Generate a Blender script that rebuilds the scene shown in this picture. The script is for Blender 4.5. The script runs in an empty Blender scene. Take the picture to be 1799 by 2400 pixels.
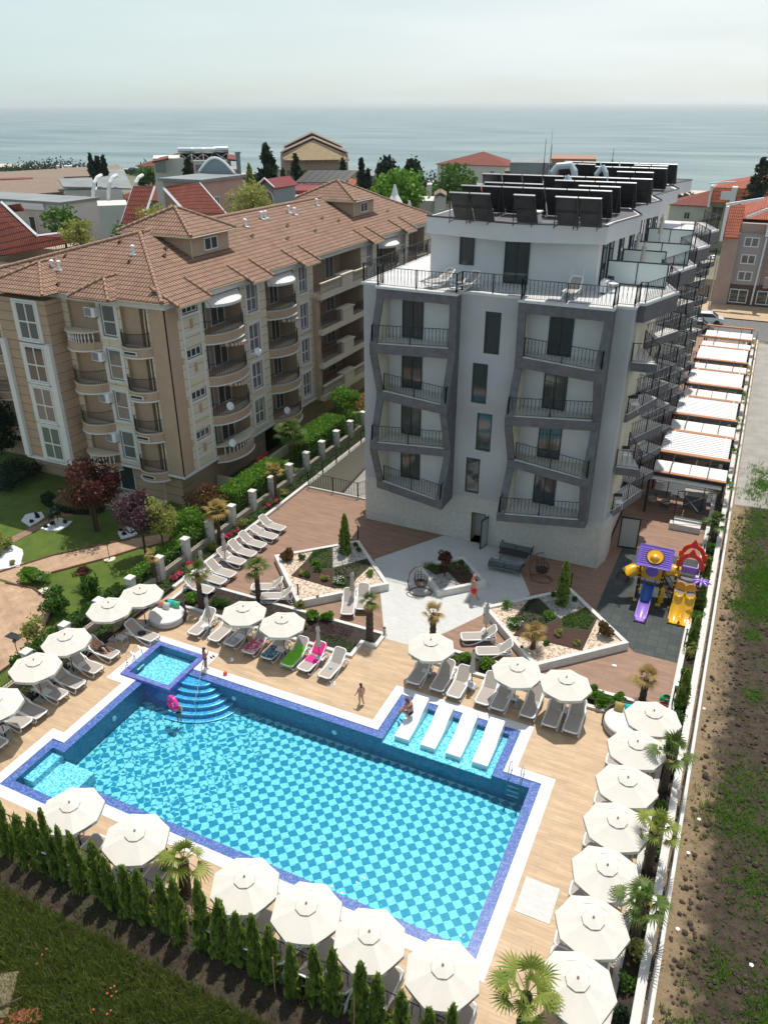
import bpy, math, random
from math import sin, cos, pi, radians, sqrt, atan2, hypot
from mathutils import Vector, Matrix
random.seed(7)
sc = bpy.context.scene
C = bpy.data.collections.new('place'); sc.collection.children.link(C)
# ---------- camera ----------
CH, PITCH, YAW, FP = 24.0, math.atan((1200-247)/1840.), radians(25), 1840.
cam = bpy.data.cameras.new('camera'); co = bpy.data.objects.new('camera', cam); C.objects.link(co)
co.location = (0, 0, CH); co.rotation_euler = (pi/2-PITCH, 0, YAW)
cam.sensor_fit = 'HORIZONTAL'; cam.sensor_width = 36; cam.lens = 36*FP/1799
cam.shift_x = 4.5/1799; cam.clip_start = .5; cam.clip_end = 90000
sc.camera = co
# ---------- sky and sun ----------
SE, SAZ = radians(70.5), radians(97)
w = bpy.data.worlds.new('World'); sc.world = w; w.use_nodes = True
nt = w.node_tree; nt.nodes.clear()
N = lambda t, t_=nt: t_.nodes.new(t)
sky = N('ShaderNodeTexSky'); sky.sky_type = 'NISHITA'; sky.sun_disc = False
sky.sun_elevation = SE; sky.sun_rotation = pi/2-SAZ; sky.air_density = 1.0; sky.dust_density = 1.0; sky.ozone_density = 1.5
bg = N('ShaderNodeBackground'); bg.inputs[1].default_value = .12
bg2 = N('ShaderNodeBackground'); bg2.inputs[0].default_value = (.80, .885, .90, 1); bg2.inputs[1].default_value = 1.08
tc = N('ShaderNodeTexCoord'); mp = N('ShaderNodeMapping'); mp.inputs['Scale'].default_value = (1.2, 1.2, 9)
nz = N('ShaderNodeTexNoise'); nz.inputs['Scale'].default_value = 1.6; nz.inputs['Detail'].default_value = 6; nz.inputs['Roughness'].default_value = .55
mr = N('ShaderNodeMapRange'); mr.inputs[1].default_value = .32; mr.inputs[2].default_value = .68; mr.inputs[3].default_value = .58; mr.inputs[4].default_value = .97
g_ = N('ShaderNodeVectorMath'); g_.operation = 'DOT_PRODUCT'; g_.inputs[1].default_value = (cos(radians(62)), sin(radians(62)), 1.6)
gm = N('ShaderNodeMapRange'); gm.inputs[1].default_value = .05; gm.inputs[2].default_value = 1.15; gc = N('ShaderNodeMix'); gc.data_type = 'RGBA'; gc.inputs[6].default_value = (.53, .71, .72, 1); gc.inputs[7].default_value = (.92, .94, .93, 1)
nt.links.new(tc.outputs['Generated'], g_.inputs[0]); nt.links.new(g_.outputs['Value'], gm.inputs[0]); nt.links.new(gm.outputs[0], gc.inputs[0]); nt.links.new(gc.outputs[2], bg2.inputs[0])
mx = N('ShaderNodeMixShader'); out = N('ShaderNodeOutputWorld')
L = nt.links.new
L(tc.outputs['Generated'], mp.inputs[0]); L(mp.outputs[0], nz.inputs[0]); L(nz.outputs[0], mr.inputs[0])
se = N('ShaderNodeSeparateXYZ'); L(tc.outputs['Generated'], se.inputs[0]); ze = N('ShaderNodeMapRange'); ze.inputs[1].default_value = .28; ze.inputs[2].default_value = .65; ze.inputs[3].default_value = 1; ze.inputs[4].default_value = .42; L(se.outputs[2], ze.inputs[0])
mu = N('ShaderNodeMath'); mu.operation = 'MULTIPLY'; L(mr.outputs[0], mu.inputs[0]); L(ze.outputs[0], mu.inputs[1]); L(mu.outputs[0], mx.inputs[0]); L(sky.outputs[0], bg.inputs[0]); L(bg.outputs[0], mx.inputs[1]); L(bg2.outputs[0], mx.inputs[2]); L(mx.outputs[0], out.inputs[0])
sd = bpy.data.lights.new('sun', 'SUN'); sd.energy = 4.4; sd.angle = radians(.5); sd.color = (1, .955, .88)
so = bpy.data.objects.new('sun', sd); C.objects.link(so)
so.rotation_euler = Vector((cos(SE)*cos(SAZ), cos(SE)*sin(SAZ), sin(SE))).to_track_quat('Z', 'Y').to_euler()
sc.view_settings.view_transform = 'Standard'; sc.view_settings.look = 'None'
sc.view_settings.exposure = 0.0; sc.view_settings.gamma = 1
sc.cycles.max_bounces = 6; sc.cycles.transparent_max_bounces = 12; sc.cycles.diffuse_bounces = 3; sc.cycles.glossy_bounces = 3
# ---------- photo pixel -> place ----------
def ray(x, y):
    dx = (x-895)/FP; dz = -(y-1200)/FP
    a, b, c = dx, cos(PITCH)+dz*sin(PITCH), -sin(PITCH)+dz*cos(PITCH)
    return Vector((a*cos(YAW)-b*sin(YAW), a*sin(YAW)+b*cos(YAW), c))
def G(x, y, z=0):
    r = ray(x, y); return Vector((0, 0, CH))+r*((z-CH)/r.z)
def GX(x, y, X): r = ray(x, y); return Vector((0, 0, CH))+r*(X/r.x)
def GY(x, y, Y): r = ray(x, y); return Vector((0, 0, CH))+r*(Y/r.y)
def GD(x, y, d):                       # at horizontal distance d
    r = ray(x, y); return Vector((0, 0, CH))+r*(d/hypot(r.x, r.y))
def S(ox, oy, s): return lambda x, y, z=0: G(ox+x/s, oy+y/s, z)
A1 = S(0, 1100, 2.763); A2 = S(400, 1100, 2.763); A3 = S(850, 1200, 2.551); A4 = S(1250, 1550, 2.603)
A5 = S(0, 1700, 2.369); A6 = S(600, 1800, 2.0725); PG = S(1380, 1200, 5.18); Z1 = S(0, 960, 5.024); Z3 = S(560, 960, 5.18)
# ---------- mesh helpers ----------
class MB:
    def __init__(s): s.v = []; s.f = []
    def poly(s, pts): n = len(s.v); s.v += [tuple(p) for p in pts]; s.f.append(tuple(range(n, n+len(pts)))); return s
    def box(s, x0, x1, y0, y1, z0, z1):
        n = len(s.v); s.v += [(x, y, z) for z in (z0, z1) for x, y in ((x0, y0), (x1, y0), (x1, y1), (x0, y1))]
        s.f += [(n+3, n+2, n+1, n), (n+4, n+5, n+6, n+7)]+[(n+i, n+(i+1) % 4, n+4+(i+1) % 4, n+4+i) for i in range(4)]; return s
    def cb(s, c, d, rz=0, rx=0, ry=0):
        m = Matrix.Translation(c) @ Matrix.Rotation(rz, 4, 'Z') @ Matrix.Rotation(ry, 4, 'Y') @ Matrix.Rotation(rx, 4, 'X')
        b = MB().box(-d[0]/2, d[0]/2, -d[1]/2, d[1]/2, -d[2]/2, d[2]/2); return s.add(b, m)
    def add(s, b, m=None):
        n = len(s.v); s.v += [tuple(m @ Vector(v)) for v in b.v] if m else list(b.v); s.f += [tuple(i+n for i in f) for f in b.f]; return s
    def prism(s, pts, z0, z1):
        a = sum(pts[i][0]*pts[(i+1) % len(pts)][1]-pts[(i+1) % len(pts)][0]*pts[i][1] for i in range(len(pts)))
        if a < 0: pts = pts[::-1]
        k = len(pts); n = len(s.v); s.v += [(p[0], p[1], z0) for p in pts]+[(p[0], p[1], z1) for p in pts]
        s.f += [tuple(range(n+k-1, n-1, -1)), tuple(range(n+k, n+2*k))]+[(n+i, n+(i+1) % k, n+k+(i+1) % k, n+k+i) for i in range(k)]; return s
    def slab(s, quad, t):                # thick skewed panel: quad corners, thickness along its normal
        q = [Vector(p) for p in quad]; nn = (q[1]-q[0]).cross(q[-1]-q[0]).normalized()*t
        k = len(q); n = len(s.v); s.v += [tuple(p) for p in q]+[tuple(p+nn) for p in q]
        s.f += [tuple(range(n+k-1, n-1, -1)), tuple(range(n+k, n+2*k))]+[(n+i, n+(i+1) % k, n+k+(i+1) % k, n+k+i) for i in range(k)]; return s
    def tube(s, pts, r, n=6, close=False, r1=None):
        pts = [Vector(p) for p in pts]; k = len(pts); b = len(s.v)
        for i, p in enumerate(pts):
            a = pts[(i-1) % k] if (close or i) else p; c = pts[(i+1) % k] if (close or i < k-1) else p
            d = (c-a).normalized() if (c-a).length > 1e-9 else Vector((0, 0, 1))
            u = d.cross(Vector((0, 0, 1))); u = u.normalized() if u.length > 1e-3 else Vector((1, 0, 0)); v = d.cross(u)
            rr = r if r1 is None else r+(r1-r)*i/max(1, k-1)
            if isinstance(r, (list, tuple)): rr = r[i]
            s.v += [tuple(p+(u*cos(2*pi*j/n)+v*sin(2*pi*j/n))*rr) for j in range(n)]
        for i in range(k if close else k-1):
            for j in range(n):
                i2 = (i+1) % k; s.f.append((b+i*n+j, b+i*n+(j+1) % n, b+i2*n+(j+1) % n, b+i2*n+j))
        if not close: s.f += [tuple(range(b, b+n)), tuple(range(b+(k-1)*n+n-1, b+(k-1)*n-1, -1))]
        return s
    def lathe(s, prof, n=16, c=(0, 0, 0), cap=True):
        b = len(s.v); k = len(prof)
        for r, z in prof: s.v += [(c[0]+r*cos(2*pi*j/n), c[1]+r*sin(2*pi*j/n), c[2]+z) for j in range(n)]
        for i in range(k-1):
            for j in range(n): s.f.append((b+i*n+j, b+i*n+(j+1) % n, b+(i+1)*n+(j+1) % n, b+(i+1)*n+j))
        if cap: s.f += [tuple(range(b+n-1, b-1, -1)), tuple(range(b+(k-1)*n, b+k*n))]
        return s
    def cells(s, add, sub, z):           # flat sheet: union of rects minus rects
        xs = sorted({v for r in add+sub for v in (r[0], r[1])}); ys = sorted({v for r in add+sub for v in (r[2], r[3])})
        ix = {}
        def V(x, y):
            if (x, y) not in ix: ix[(x, y)] = len(s.v); s.v.append((x, y, z))
            return ix[(x, y)]
        for i in range(len(xs)-1):
            for j in range(len(ys)-1):
                cx, cy = (xs[i]+xs[i+1])/2, (ys[j]+ys[j+1])/2
                inn = lambda L_: any(a < cx < b and c < cy < d for a, b, c, d in L_)
                if inn(add) and not inn(sub): s.f.append((V(xs[i], ys[j]), V(xs[i+1], ys[j]), V(xs[i+1], ys[j+1]), V(xs[i], ys[j+1])))
        return s
    def build(s, name, m, parent=None, smooth=False, bev=0, loc=None):
        me = bpy.data.meshes.new(name); me.from_pydata(s.v, [], s.f); me.update()
        if smooth: me.polygons.foreach_set('use_smooth', [True]*len(me.polygons))
        if m: me.materials.append(m)
        o = bpy.data.objects.new(name, me); C.objects.link(o)
        if parent: o.parent = parent
        if loc: o.location = loc
        if bev:
            b = o.modifiers.new('b', 'BEVEL'); b.width = bev; b.segments = 2; b.limit_method = 'ANGLE'
        return o
def B(*a): return MB().box(*a)
def tag(o, label, cat, group=None, kind=None):
    if label: o['label'] = label
    if cat: o['category'] = cat
    if group: o['group'] = group
    if kind: o['kind'] = kind
    return o
def thing(name, label, cat, loc=(0, 0, 0), rz=0, group=None, sc_=1):
    o = bpy.data.objects.new(name, None); C.objects.link(o); o.location = loc; o.rotation_euler = (0, 0, rz); o.scale = (sc_,)*3; o.empty_display_size = .2
    return tag(o, label, cat, group)
def struct(o): o['kind'] = 'structure'; return o
KIDS = {}
def kids(o): return [c for c in C.objects if c.parent == o]
def dup(root, loc, rz, label=None, group=None, scl=None, ks=None):
    def cp(o, par):
        c = o.copy(); C.objects.link(c)
        if par: c.parent = par
        if o.name not in KIDS: KIDS[o.name] = kids(o)
        for ch in KIDS[o.name]: cp(ch, c)
        return c
    r = cp(root, None); r.location = loc; r.rotation_euler = (0, 0, rz)
    if scl: r.scale = (scl,)*3 if not isinstance(scl, tuple) else scl
    if label: r['label'] = label
    if group: r['group'] = group
    return r
# ---------- materials ----------
def lin(c): return tuple(((v/255)/12.92 if v/255 <= .04045 else ((v/255+.055)/1.055)**2.4) for v in c)+(1,)
def mat(name, col, rough=.6, metal=0, var=None, vs=8, bump=0, bs=40, col2=None, spec=.5, sub=0, coat=0, island=0):
    m = bpy.data.materials.new(name); m.use_nodes = True; t = m.node_tree; b = t.nodes['Principled BSDF']
    if len(col) == 3: col = tuple(col)+(1,)
    b.inputs['Base Color'].default_value = col; b.inputs['Roughness'].default_value = rough; b.inputs['Metallic'].default_value = metal
    b.inputs['Specular IOR Level'].default_value = spec
    if coat: b.inputs['Coat Weight'].default_value = coat
    ln = t.links.new
    tcn = t.nodes.new('ShaderNodeTexCoord')
    if var or col2:
        n = t.nodes.new('ShaderNodeTexNoise'); n.inputs['Scale'].default_value = vs; n.inputs['Detail'].default_value = 5; ln(tcn.outputs['Object'], n.inputs[0])
        r = t.nodes.new('ShaderNodeMapRange'); r.inputs[1].default_value = .3; r.inputs[2].default_value = .7; ln(n.outputs[0], r.inputs[0])
        x = t.nodes.new('ShaderNodeMix'); x.data_type = 'RGBA'
        c2 = col2 if col2 else tuple(max(0, min(1, c*(1-var))) for c in col[:3])
        x.inputs[6].default_value = col; x.inputs[7].default_value = tuple(c2[:3])+(1,)
        ln(r.outputs[0], x.inputs[0]); ln(x.outputs[2], b.inputs['Base Color'])
        if island:
            g = t.nodes.new('ShaderNodeNewGeometry'); mm = t.nodes.new('ShaderNodeMath'); mm.operation = 'MULTIPLY_ADD'; mm.inputs[1].default_value = island; 
            ln(g.outputs['Random Per Island'], mm.inputs[0]); ln(r.outputs[0], mm.inputs[2]); cl = t.nodes.new('ShaderNodeMath'); cl.operation = 'MULTIPLY'; cl.inputs[1].default_value = 1/(1+island)
            ln(mm.outputs[0], cl.inputs[0]); ln(cl.outputs[0], x.inputs[0])
    if bump:
        n = t.nodes.new('ShaderNodeTexNoise'); n.inputs['Scale'].default_value = bs; n.inputs['Detail'].default_value = 4; ln(tcn.outputs['Object'], n.inputs[0])
        u = t.nodes.new('ShaderNodeBump'); u.inputs['Strength'].default_value = bump; u.inputs['Distance'].default_value = .03; ln(n.outputs[0], u.inputs['Height']); ln(u.outputs[0], b.inputs['Normal'])
    if sub:
        b.inputs['Transmission Weight'].default_value = 0
        tr = t.nodes.new('ShaderNodeBsdfTranslucent'); ms = t.nodes.new('ShaderNodeMixShader'); ms.inputs[0].default_value = sub
        src = b.inputs['Base Color'].links
        if src: ln(src[0].from_socket, tr.inputs[0])
        else: tr.inputs[0].default_value = col
        ln(b.outputs[0], ms.inputs[1]); ln(tr.outputs[0], ms.inputs[2]); ln(ms.outputs[0], t.nodes['Material Output'].inputs[0])
    return m
def brickmat(name, c1, c2, cm, w_, h_, mort=.004, rz=0, rough=.6, var=.25, vs=3, off=.5, bump=.3, planar=None, bias=0, spec=.4, freq=2):
    """plank / tile / block coursing in metres, with worn colour noise"""
    m = mat(name, c1, rough, spec=spec); t = m.node_tree; b = t.nodes['Principled BSDF']; ln = t.links.new
    tcn = t.nodes.new('ShaderNodeTexCoord'); mpn = t.nodes.new('ShaderNodeMapping'); mpn.inputs['Rotation'].default_value = (0, 0, rz)
    src = tcn.outputs['Object']
    if planar:
        sp = t.nodes.new('ShaderNodeSeparateXYZ'); cb = t.nodes.new('ShaderNodeCombineXYZ'); ln(src, sp.inputs[0])
        ln(sp.outputs[planar[0]], cb.inputs[0]); ln(sp.outputs[planar[1]], cb.inputs[1]); src = cb.outputs[0]
    ln(src, mpn.inputs[0])
    k = t.nodes.new('ShaderNodeTexBrick'); k.offset = off; k.offset_frequency = freq; k.inputs['Scale'].default_value = 1; k.inputs['Brick Width'].default_value = w_; k.inputs['Row Height'].default_value = h_
    k.inputs['Mortar Size'].default_value = mort; k.inputs['Mortar Smooth'].default_value = .1; k.inputs['Bias'].default_value = bias
    k.inputs['Color1'].default_value = tuple(c1[:3])+(1,); k.inputs['Color2'].default_value = tuple(c2[:3])+(1,); k.inputs['Mortar'].default_value = tuple(cm[:3])+(1,)
    ln(mpn.outputs[0], k.inputs[0])
    n = t.nodes.new('ShaderNodeTexNoise'); n.inputs['Scale'].default_value = vs; n.inputs['Detail'].default_value = 8; n.inputs['Roughness'].default_value = .65
    ms = t.nodes.new('ShaderNodeMapping'); ms.inputs['Scale'].default_value = (.35, 1.6, 1) if w_ > 3*h_ else (1, 1, 1); ms.inputs['Rotation'].default_value = (0, 0, rz)
    ln(src, ms.inputs[0]); ln(ms.outputs[0], n.inputs[0])
    r = t.nodes.new('ShaderNodeMapRange'); r.inputs[1].default_value = .3; r.inputs[2].default_value = .7; r.inputs[3].default_value = 1-var; r.inputs[4].default_value = 1+var*.5
    ln(n.outputs[0], r.inputs[0])
    x = t.nodes.new('ShaderNodeMix'); x.data_type = 'RGBA'; x.blend_type = 'MULTIPLY'; x.inputs[0].default_value = 1
    ln(k.outputs[0], x.inputs[6]); ln(r.outputs[0], x.inputs[7]); ln(x.outputs[2], b.inputs['Base Color'])
    if bump:
        u = t.nodes.new('ShaderNodeBump'); u.inputs['Strength'].default_value = bump; u.inputs['Distance'].default_value = .01; u.invert = True; ln(k.outputs['Fac'], u.inputs['Height']); ln(u.outputs[0], b.inputs['Normal'])
    return m
M = {}
M['plaster'] = mat('plaster', (.44, .44, .455), .85, var=.13, vs=.7, bump=.25, bs=25)
M['plasterw'] = mat('plaster_white', (.62, .61, .62), .85, var=.06, vs=1.2, bump=.25, bs=25)
M['stone'] = brickmat('travertine', (.54, .50, .46), (.49, .46, .43), (.42, .40, .38), 1.2, .6, .004, rough=.7, var=.18, vs=5, planar=(0, 2))
M['frame'] = mat('grey_render', (.145, .138, .15), .75, var=.35, vs=2.5, bump=.3, bs=18)
M['soffit'] = mat('soffit', (.62, .56, .44), .9, var=.06)
M['black'] = mat('black_metal', (.012, .013, .016), .45)
M['dark'] = mat('dark_frame', (.02, .028, .03), .35)
def glassmat(name, col=(.03, .045, .05), curtain=None):
    m = mat(name, col, .06, spec=.9)
    t = m.node_tree; b = t.nodes['Principled BSDF']
    if curtain:
        tcn = t.nodes.new('ShaderNodeTexCoord'); wv = t.nodes.new('ShaderNodeTexWave'); wv.inputs['Scale'].default_value = 5.5; wv.inputs['Distortion'].default_value = 3.0; wv.bands_direction = 'DIAGONAL'
        mpn = t.nodes.new('ShaderNodeMapping'); mpn.inputs['Scale'].default_value = (1, 1, .02); t.links.new(tcn.outputs['Object'], mpn.inputs[0]); t.links.new(mpn.outputs[0], wv.inputs[0])
        x = t.nodes.new('ShaderNodeMix'); x.data_type = 'RGBA'; x.inputs[6].default_value = tuple(col)+(1,); x.inputs[7].default_value = tuple(curtain)+(1,)
        t.links.new(wv.outputs[0], x.inputs[0]); t.links.new(x.outputs[2], b.inputs['Base Color'])
    return m
M['glass'] = glassmat('window_glass'); M['curtain'] = glassmat('curtained_glass', (.03, .036, .036), (.10, .10, .09))
M['curtainw'] = glassmat('white_curtained_glass', (.06, .075, .08), (.20, .21, .205))
M['white'] = mat('white_plastic', (.80, .80, .80), .4)
M['whitem'] = mat('white_metal', (.75, .76, .77), .45)
M['taupe'] = mat('taupe_sling', (.37, .325, .285), .75, var=.08, vs=60)
M['canvas'] = mat('ivory_canvas', (.70, .655, .585), .85, var=.03, vs=3, sub=.12)
M['canvasd'] = mat('closed_canvas', (.50, .46, .39), .85, var=.2, vs=9)
M['thread'] = mat('dark_seam', (.10, .09, .09), .8)
M['wood'] = mat('teak', (.22, .10, .05), .55, var=.3, vs=12)
M['steel'] = mat('steel', (.62, .64, .66), .22, 1)
M['curb'] = mat('curb_stone', (.66, .64, .60), .75, var=.18, vs=3, bump=.3, bs=30)
M['cream'] = mat('cream_render', (.62, .56, .44), .85, var=.08, vs=2)
M['tan'] = mat('tan_render', (.45, .325, .23), .85, var=.10, vs=2)
M['creamw'] = mat('white_trim', (.66, .67, .66), .7, var=.05)
M['soil'] = mat('soil', (.045, .032, .024), .95, var=.5, vs=6, bump=.8, bs=12)
M['mulch'] = mat('bark_mulch', (.085, .042, .030), .95, var=.5, vs=40, bump=1, bs=60)
M['gravel'] = mat('tan_gravel', (.62, .50, .38), .9, col2=(.34, .25, .19), vs=16, bump=1, bs=20)
M['gravelg'] = mat('grey_gravel', (.42, .40, .37), .9, col2=(.18, .17, .16), vs=18, bump=1, bs=22)
M['wgravel'] = mat('white_gravel', (.74, .75, .76), .9, var=.25, vs=18, bump=1, bs=20)
def leafm(name, c, c2, sub=.35): return mat(name, c, .55, col2=c2, vs=1.7, sub=sub, island=1.6, spec=.3)
M['leaf'] = leafm('leaf_green', (.035, .10, .012), (.11, .22, .03))
M['leafb'] = leafm('leaf_bright', (.07, .20, .015), (.20, .36, .04))
M['leafy'] = leafm('leaf_yellow', (.22, .26, .04), (.42, .42, .14))
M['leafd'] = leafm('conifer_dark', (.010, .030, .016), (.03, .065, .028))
M['thuja'] = leafm('thuja_green', (.10, .19, .03), (.38, .48, .10), .6)
M['leafr'] = leafm('leaf_red', (.055, .018, .016), (.15, .045, .03))
M['leafp'] = leafm('leaf_purple', (.05, .022, .035), (.16, .08, .10)); M['leafo'] = leafm('leaf_rust', (.06, .065, .015), (.26, .10, .05))
M['palm'] = leafm('palm_leaf', (.045, .10, .018), (.16, .22, .04))
M['palmg'] = leafm('palm_leaf_lime', (.10, .17, .025), (.34, .36, .06))
M['palmy'] = leafm('palm_leaf_dry', (.30, .22, .06), (.42, .28, .10))
M['bark'] = mat('bark', (.10, .065, .045), .95, var=.5, vs=14, bump=1, bs=30)
M['pink'] = mat('pink_flower', (.62, .02, .12), .6, sub=.2, col2=(.75, .15, .30), vs=20)
M['wflower'] = mat('white_flower', (.7, .7, .6), .6)
# ================= SETTING =================
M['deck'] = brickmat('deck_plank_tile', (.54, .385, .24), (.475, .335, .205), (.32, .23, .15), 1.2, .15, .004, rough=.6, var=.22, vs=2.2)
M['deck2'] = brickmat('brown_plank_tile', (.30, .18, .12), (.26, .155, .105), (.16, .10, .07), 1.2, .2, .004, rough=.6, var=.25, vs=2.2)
M['patio'] = brickmat('pale_patio_tile', (.56, .56, .53), (.52, .52, .50), (.45, .45, .43), .5, .1, .004, rough=.55, var=.10, vs=4, rz=pi/4)
M['rubber'] = brickmat('rubber_tile', (.050, .062, .060), (.074, .085, .078), (.03, .035, .035), .5, .5, .01, rough=.9, var=.2, vs=3, off=0)
M['paving'] = brickmat('stamped_concrete', (.46, .30, .19), (.42, .275, .175), (.36, .24, .15), .3, .3, .01, rough=.8, var=.35, vs=1.2, rz=.5)
M['lawn'] = mat('lawn_grass', (.060, .105, .008), .95, col2=(.10, .15, .016), vs=1.2, bump=1, bs=60)
M['asphalt'] = mat('asphalt', (.16, .155, .15), .9, var=.25, vs=2)
M['road'] = mat('dusty_road', (.34, .32, .29), .95, var=.25, vs=.8, bump=.5, bs=4)
M['sand'] = mat('sand', (.58, .50, .38), .95, var=.2, vs=.1)
M['coast'] = mat('coast_ground', (.10, .12, .05), .95, col2=(.20, .17, .12), vs=.05)
def ground_mat():
    m = mat('field_earth', (.07, .05, .034), .95); t = m.node_tree; b = t.nodes['Principled BSDF']; ln = t.links.new
    tcn = t.nodes.new('ShaderNodeTexCoord')
    def noise(sc_, det=6, ro=.6):
        n = t.nodes.new('ShaderNodeTexNoise'); n.inputs['Scale'].default_value = sc_; n.inputs['Detail'].default_value = det; n.inputs['Roughness'].default_value = ro; ln(tcn.outputs['Object'], n.inputs[0]); return n
    def ramp(n, a, bb):
        r = t.nodes.new('ShaderNodeMapRange'); r.inputs[1].default_value = a; r.inputs[2].default_value = bb; ln(n, r.inputs[0]); return r.outputs[0]
    def mix(f, a, c):
        x = t.nodes.new('ShaderNodeMix'); x.data_type = 'RGBA'; ln(f, x.inputs[0])
        for i, v in ((6, a), (7, c)):
            if isinstance(v, tuple): x.inputs[i].default_value = v+(1,)
            else: ln(v, x.inputs[i])
        return x.outputs[2]
    c1 = mix(ramp(noise(2.2, 8, .7).outputs[0], .38, .62), (.034, .025, .017), (.082, .058, .037))
    c2 = mix(ramp(noise(.55).outputs[0], .57, .72), c1, (.030, .050, .012))
    # pale sandy strip along the wall foot
    sp = t.nodes.new('ShaderNodeSeparateXYZ'); ln(tcn.outputs['Object'], sp.inputs[0])
    ad = t.nodes.new('ShaderNodeMath'); ad.operation = 'MULTIPLY_ADD'; ad.inputs[1].default_value = 3.2; nn = noise(1.1, 7, .7); ln(nn.outputs[0], ad.inputs[0]); ln(sp.outputs[0], ad.inputs[2])
    g1 = t.nodes.new('ShaderNodeMapRange'); g1.inputs[1].default_value = 4.3; g1.inputs[2].default_value = 3.4; ln(ad.outputs[0], g1.inputs[0])
    g2 = t.nodes.new('ShaderNodeMath'); g2.operation = 'GREATER_THAN'; g2.inputs[1].default_value = 0; ln(sp.outputs[0], g2.inputs[0])
    g3 = t.nodes.new('ShaderNodeMath'); g3.operation = 'MULTIPLY'; ln(g1.outputs[0], g3.inputs[0]); ln(g2.outputs[0], g3.inputs[1])
    c3 = mix(g3.outputs[0], c2, (.30, .215, .125))
    ln(c3, b.inputs['Base Color'])
    u = t.nodes.new('ShaderNodeBump'); u.inputs['Strength'].default_value = 1; u.inputs['Distance'].default_value = .25; n = noise(3, 8, .7); ln(n.outputs[0], u.inputs['Height']); ln(u.outputs[0], b.inputs['Normal'])
    return m
M['ground'] = ground_mat()
POOL = [(-22.8, -3.88, 15.2, 23.32), (-23.42, -20.0, 14.2, 17.0), (-11.08, -5.45, 23.0, 25.88), (-23.73, -20.85, 21.53, 24.33)]
INN = [(-22.42, -4.26, 15.6, 22.94), (-23.05, -20.4, 14.6, 16.62), (-10.7, -5.83, 22.8, 25.5)]
KID = (-23.73, -20.85, 21.53, 24.33); KIDI = (-23.41, -21.12, 21.78, 24.06)
grow = lambda r, d: (r[0]-d, r[1]+d, r[2]-d, r[3]+d)
COP = [grow(r, .46) for r in POOL]
RAMP = (-25.9, -20.3, 43.25, 62)
def sheet(name, m, add, sub, z): return struct(MB().cells(add, sub, z).build(name, m))
sheet('ground', M['ground'], [(-420, 620, -80, 285)], [grow(r, .1) for r in POOL]+[RAMP, (-26.05, .1, 12.7, 43.2)], -.06)
sheet('beach', M['sand'], [(-420, 620, 268, 286)], [], .05)
sheet('coast_ground', M['coast'], [(-420, 620, 135, 268)], [], -.02)
g = MB().poly([(-420, 285, -.06), (620, 285, -.06), (620, 305, -9), (-420, 305, -9)]); struct(g.build('shore_slope', M['sand']))
wsea = mat('sea_water', (.10, .27, .27), .38, spec=.35)
def seam(m):
    t = m.node_tree; b = t.nodes['Principled BSDF']; tcn = t.nodes.new('ShaderNodeTexCoord'); mpn = t.nodes.new('ShaderNodeMapping'); mpn.inputs['Scale'].default_value = (.05, .16, 1); mpn.inputs['Rotation'].default_value = (0, 0, -YAW)
    n = t.nodes.new('ShaderNodeTexNoise'); n.inputs['Scale'].default_value = 1.6; n.inputs['Detail'].default_value = 9; n.inputs['Roughness'].default_value = .7
    t.links.new(tcn.outputs['Object'], mpn.inputs[0]); t.links.new(mpn.outputs[0], n.inputs[0])
    u = t.nodes.new('ShaderNodeBump'); u.inputs['Strength'].default_value = .8; u.inputs['Distance'].default_value = 2.0; t.links.new(n.outputs[0], u.inputs['Height']); t.links.new(u.outputs[0], b.inputs['Normal'])
    n2 = t.nodes.new('ShaderNodeTexNoise'); n2.inputs['Scale'].default_value = .12; n2.inputs['Detail'].default_value = 5; t.links.new(mpn.outputs[0], n2.inputs[0])
    r = t.nodes.new('ShaderNodeMapRange'); r.inputs[1].default_value = .35; r.inputs[2].default_value = .65; t.links.new(n2.outputs[0], r.inputs[0])
    x = t.nodes.new('ShaderNodeMix'); x.data_type = 'RGBA'; x.inputs[6].default_value = (.075, .15, .155, 1); x.inputs[7].default_value = (.20, .275, .27, 1); t.links.new(r.outputs[0], x.inputs[0]); t.links.new(x.outputs[2], b.inputs['Base Color'])
seam(wsea)
g = MB().poly([(-40000, 287, -8), (40000, 287, -8), (40000, 40000, -8), (-40000, 40000, -8)]); struct(g.build('sea', wsea))
# surf line
g = MB()
for i in range(60):
    x = -300+i*15+random.uniform(-4, 4); g.cells([(x, x+random.uniform(6, 14), 302+random.uniform(-2, 4), 308+random.uniform(0, 5))], [], -7.9)
struct(g.build('surf', M['white']))
# dirt road and street, right of the wall
struct(MB().poly([(1.55, 53.2, -.05), (30, 56, -.05), (30, 98, -.05), (1.55, 98, -.05)]).build('dirt_road', M['road']))
sheet('street', M['asphalt'], [(-60, 60, 99, 109)], [], -.04)
sheet('pavement', M['deck'], [(-60, 60, 109, 118)], [], .08)
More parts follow.
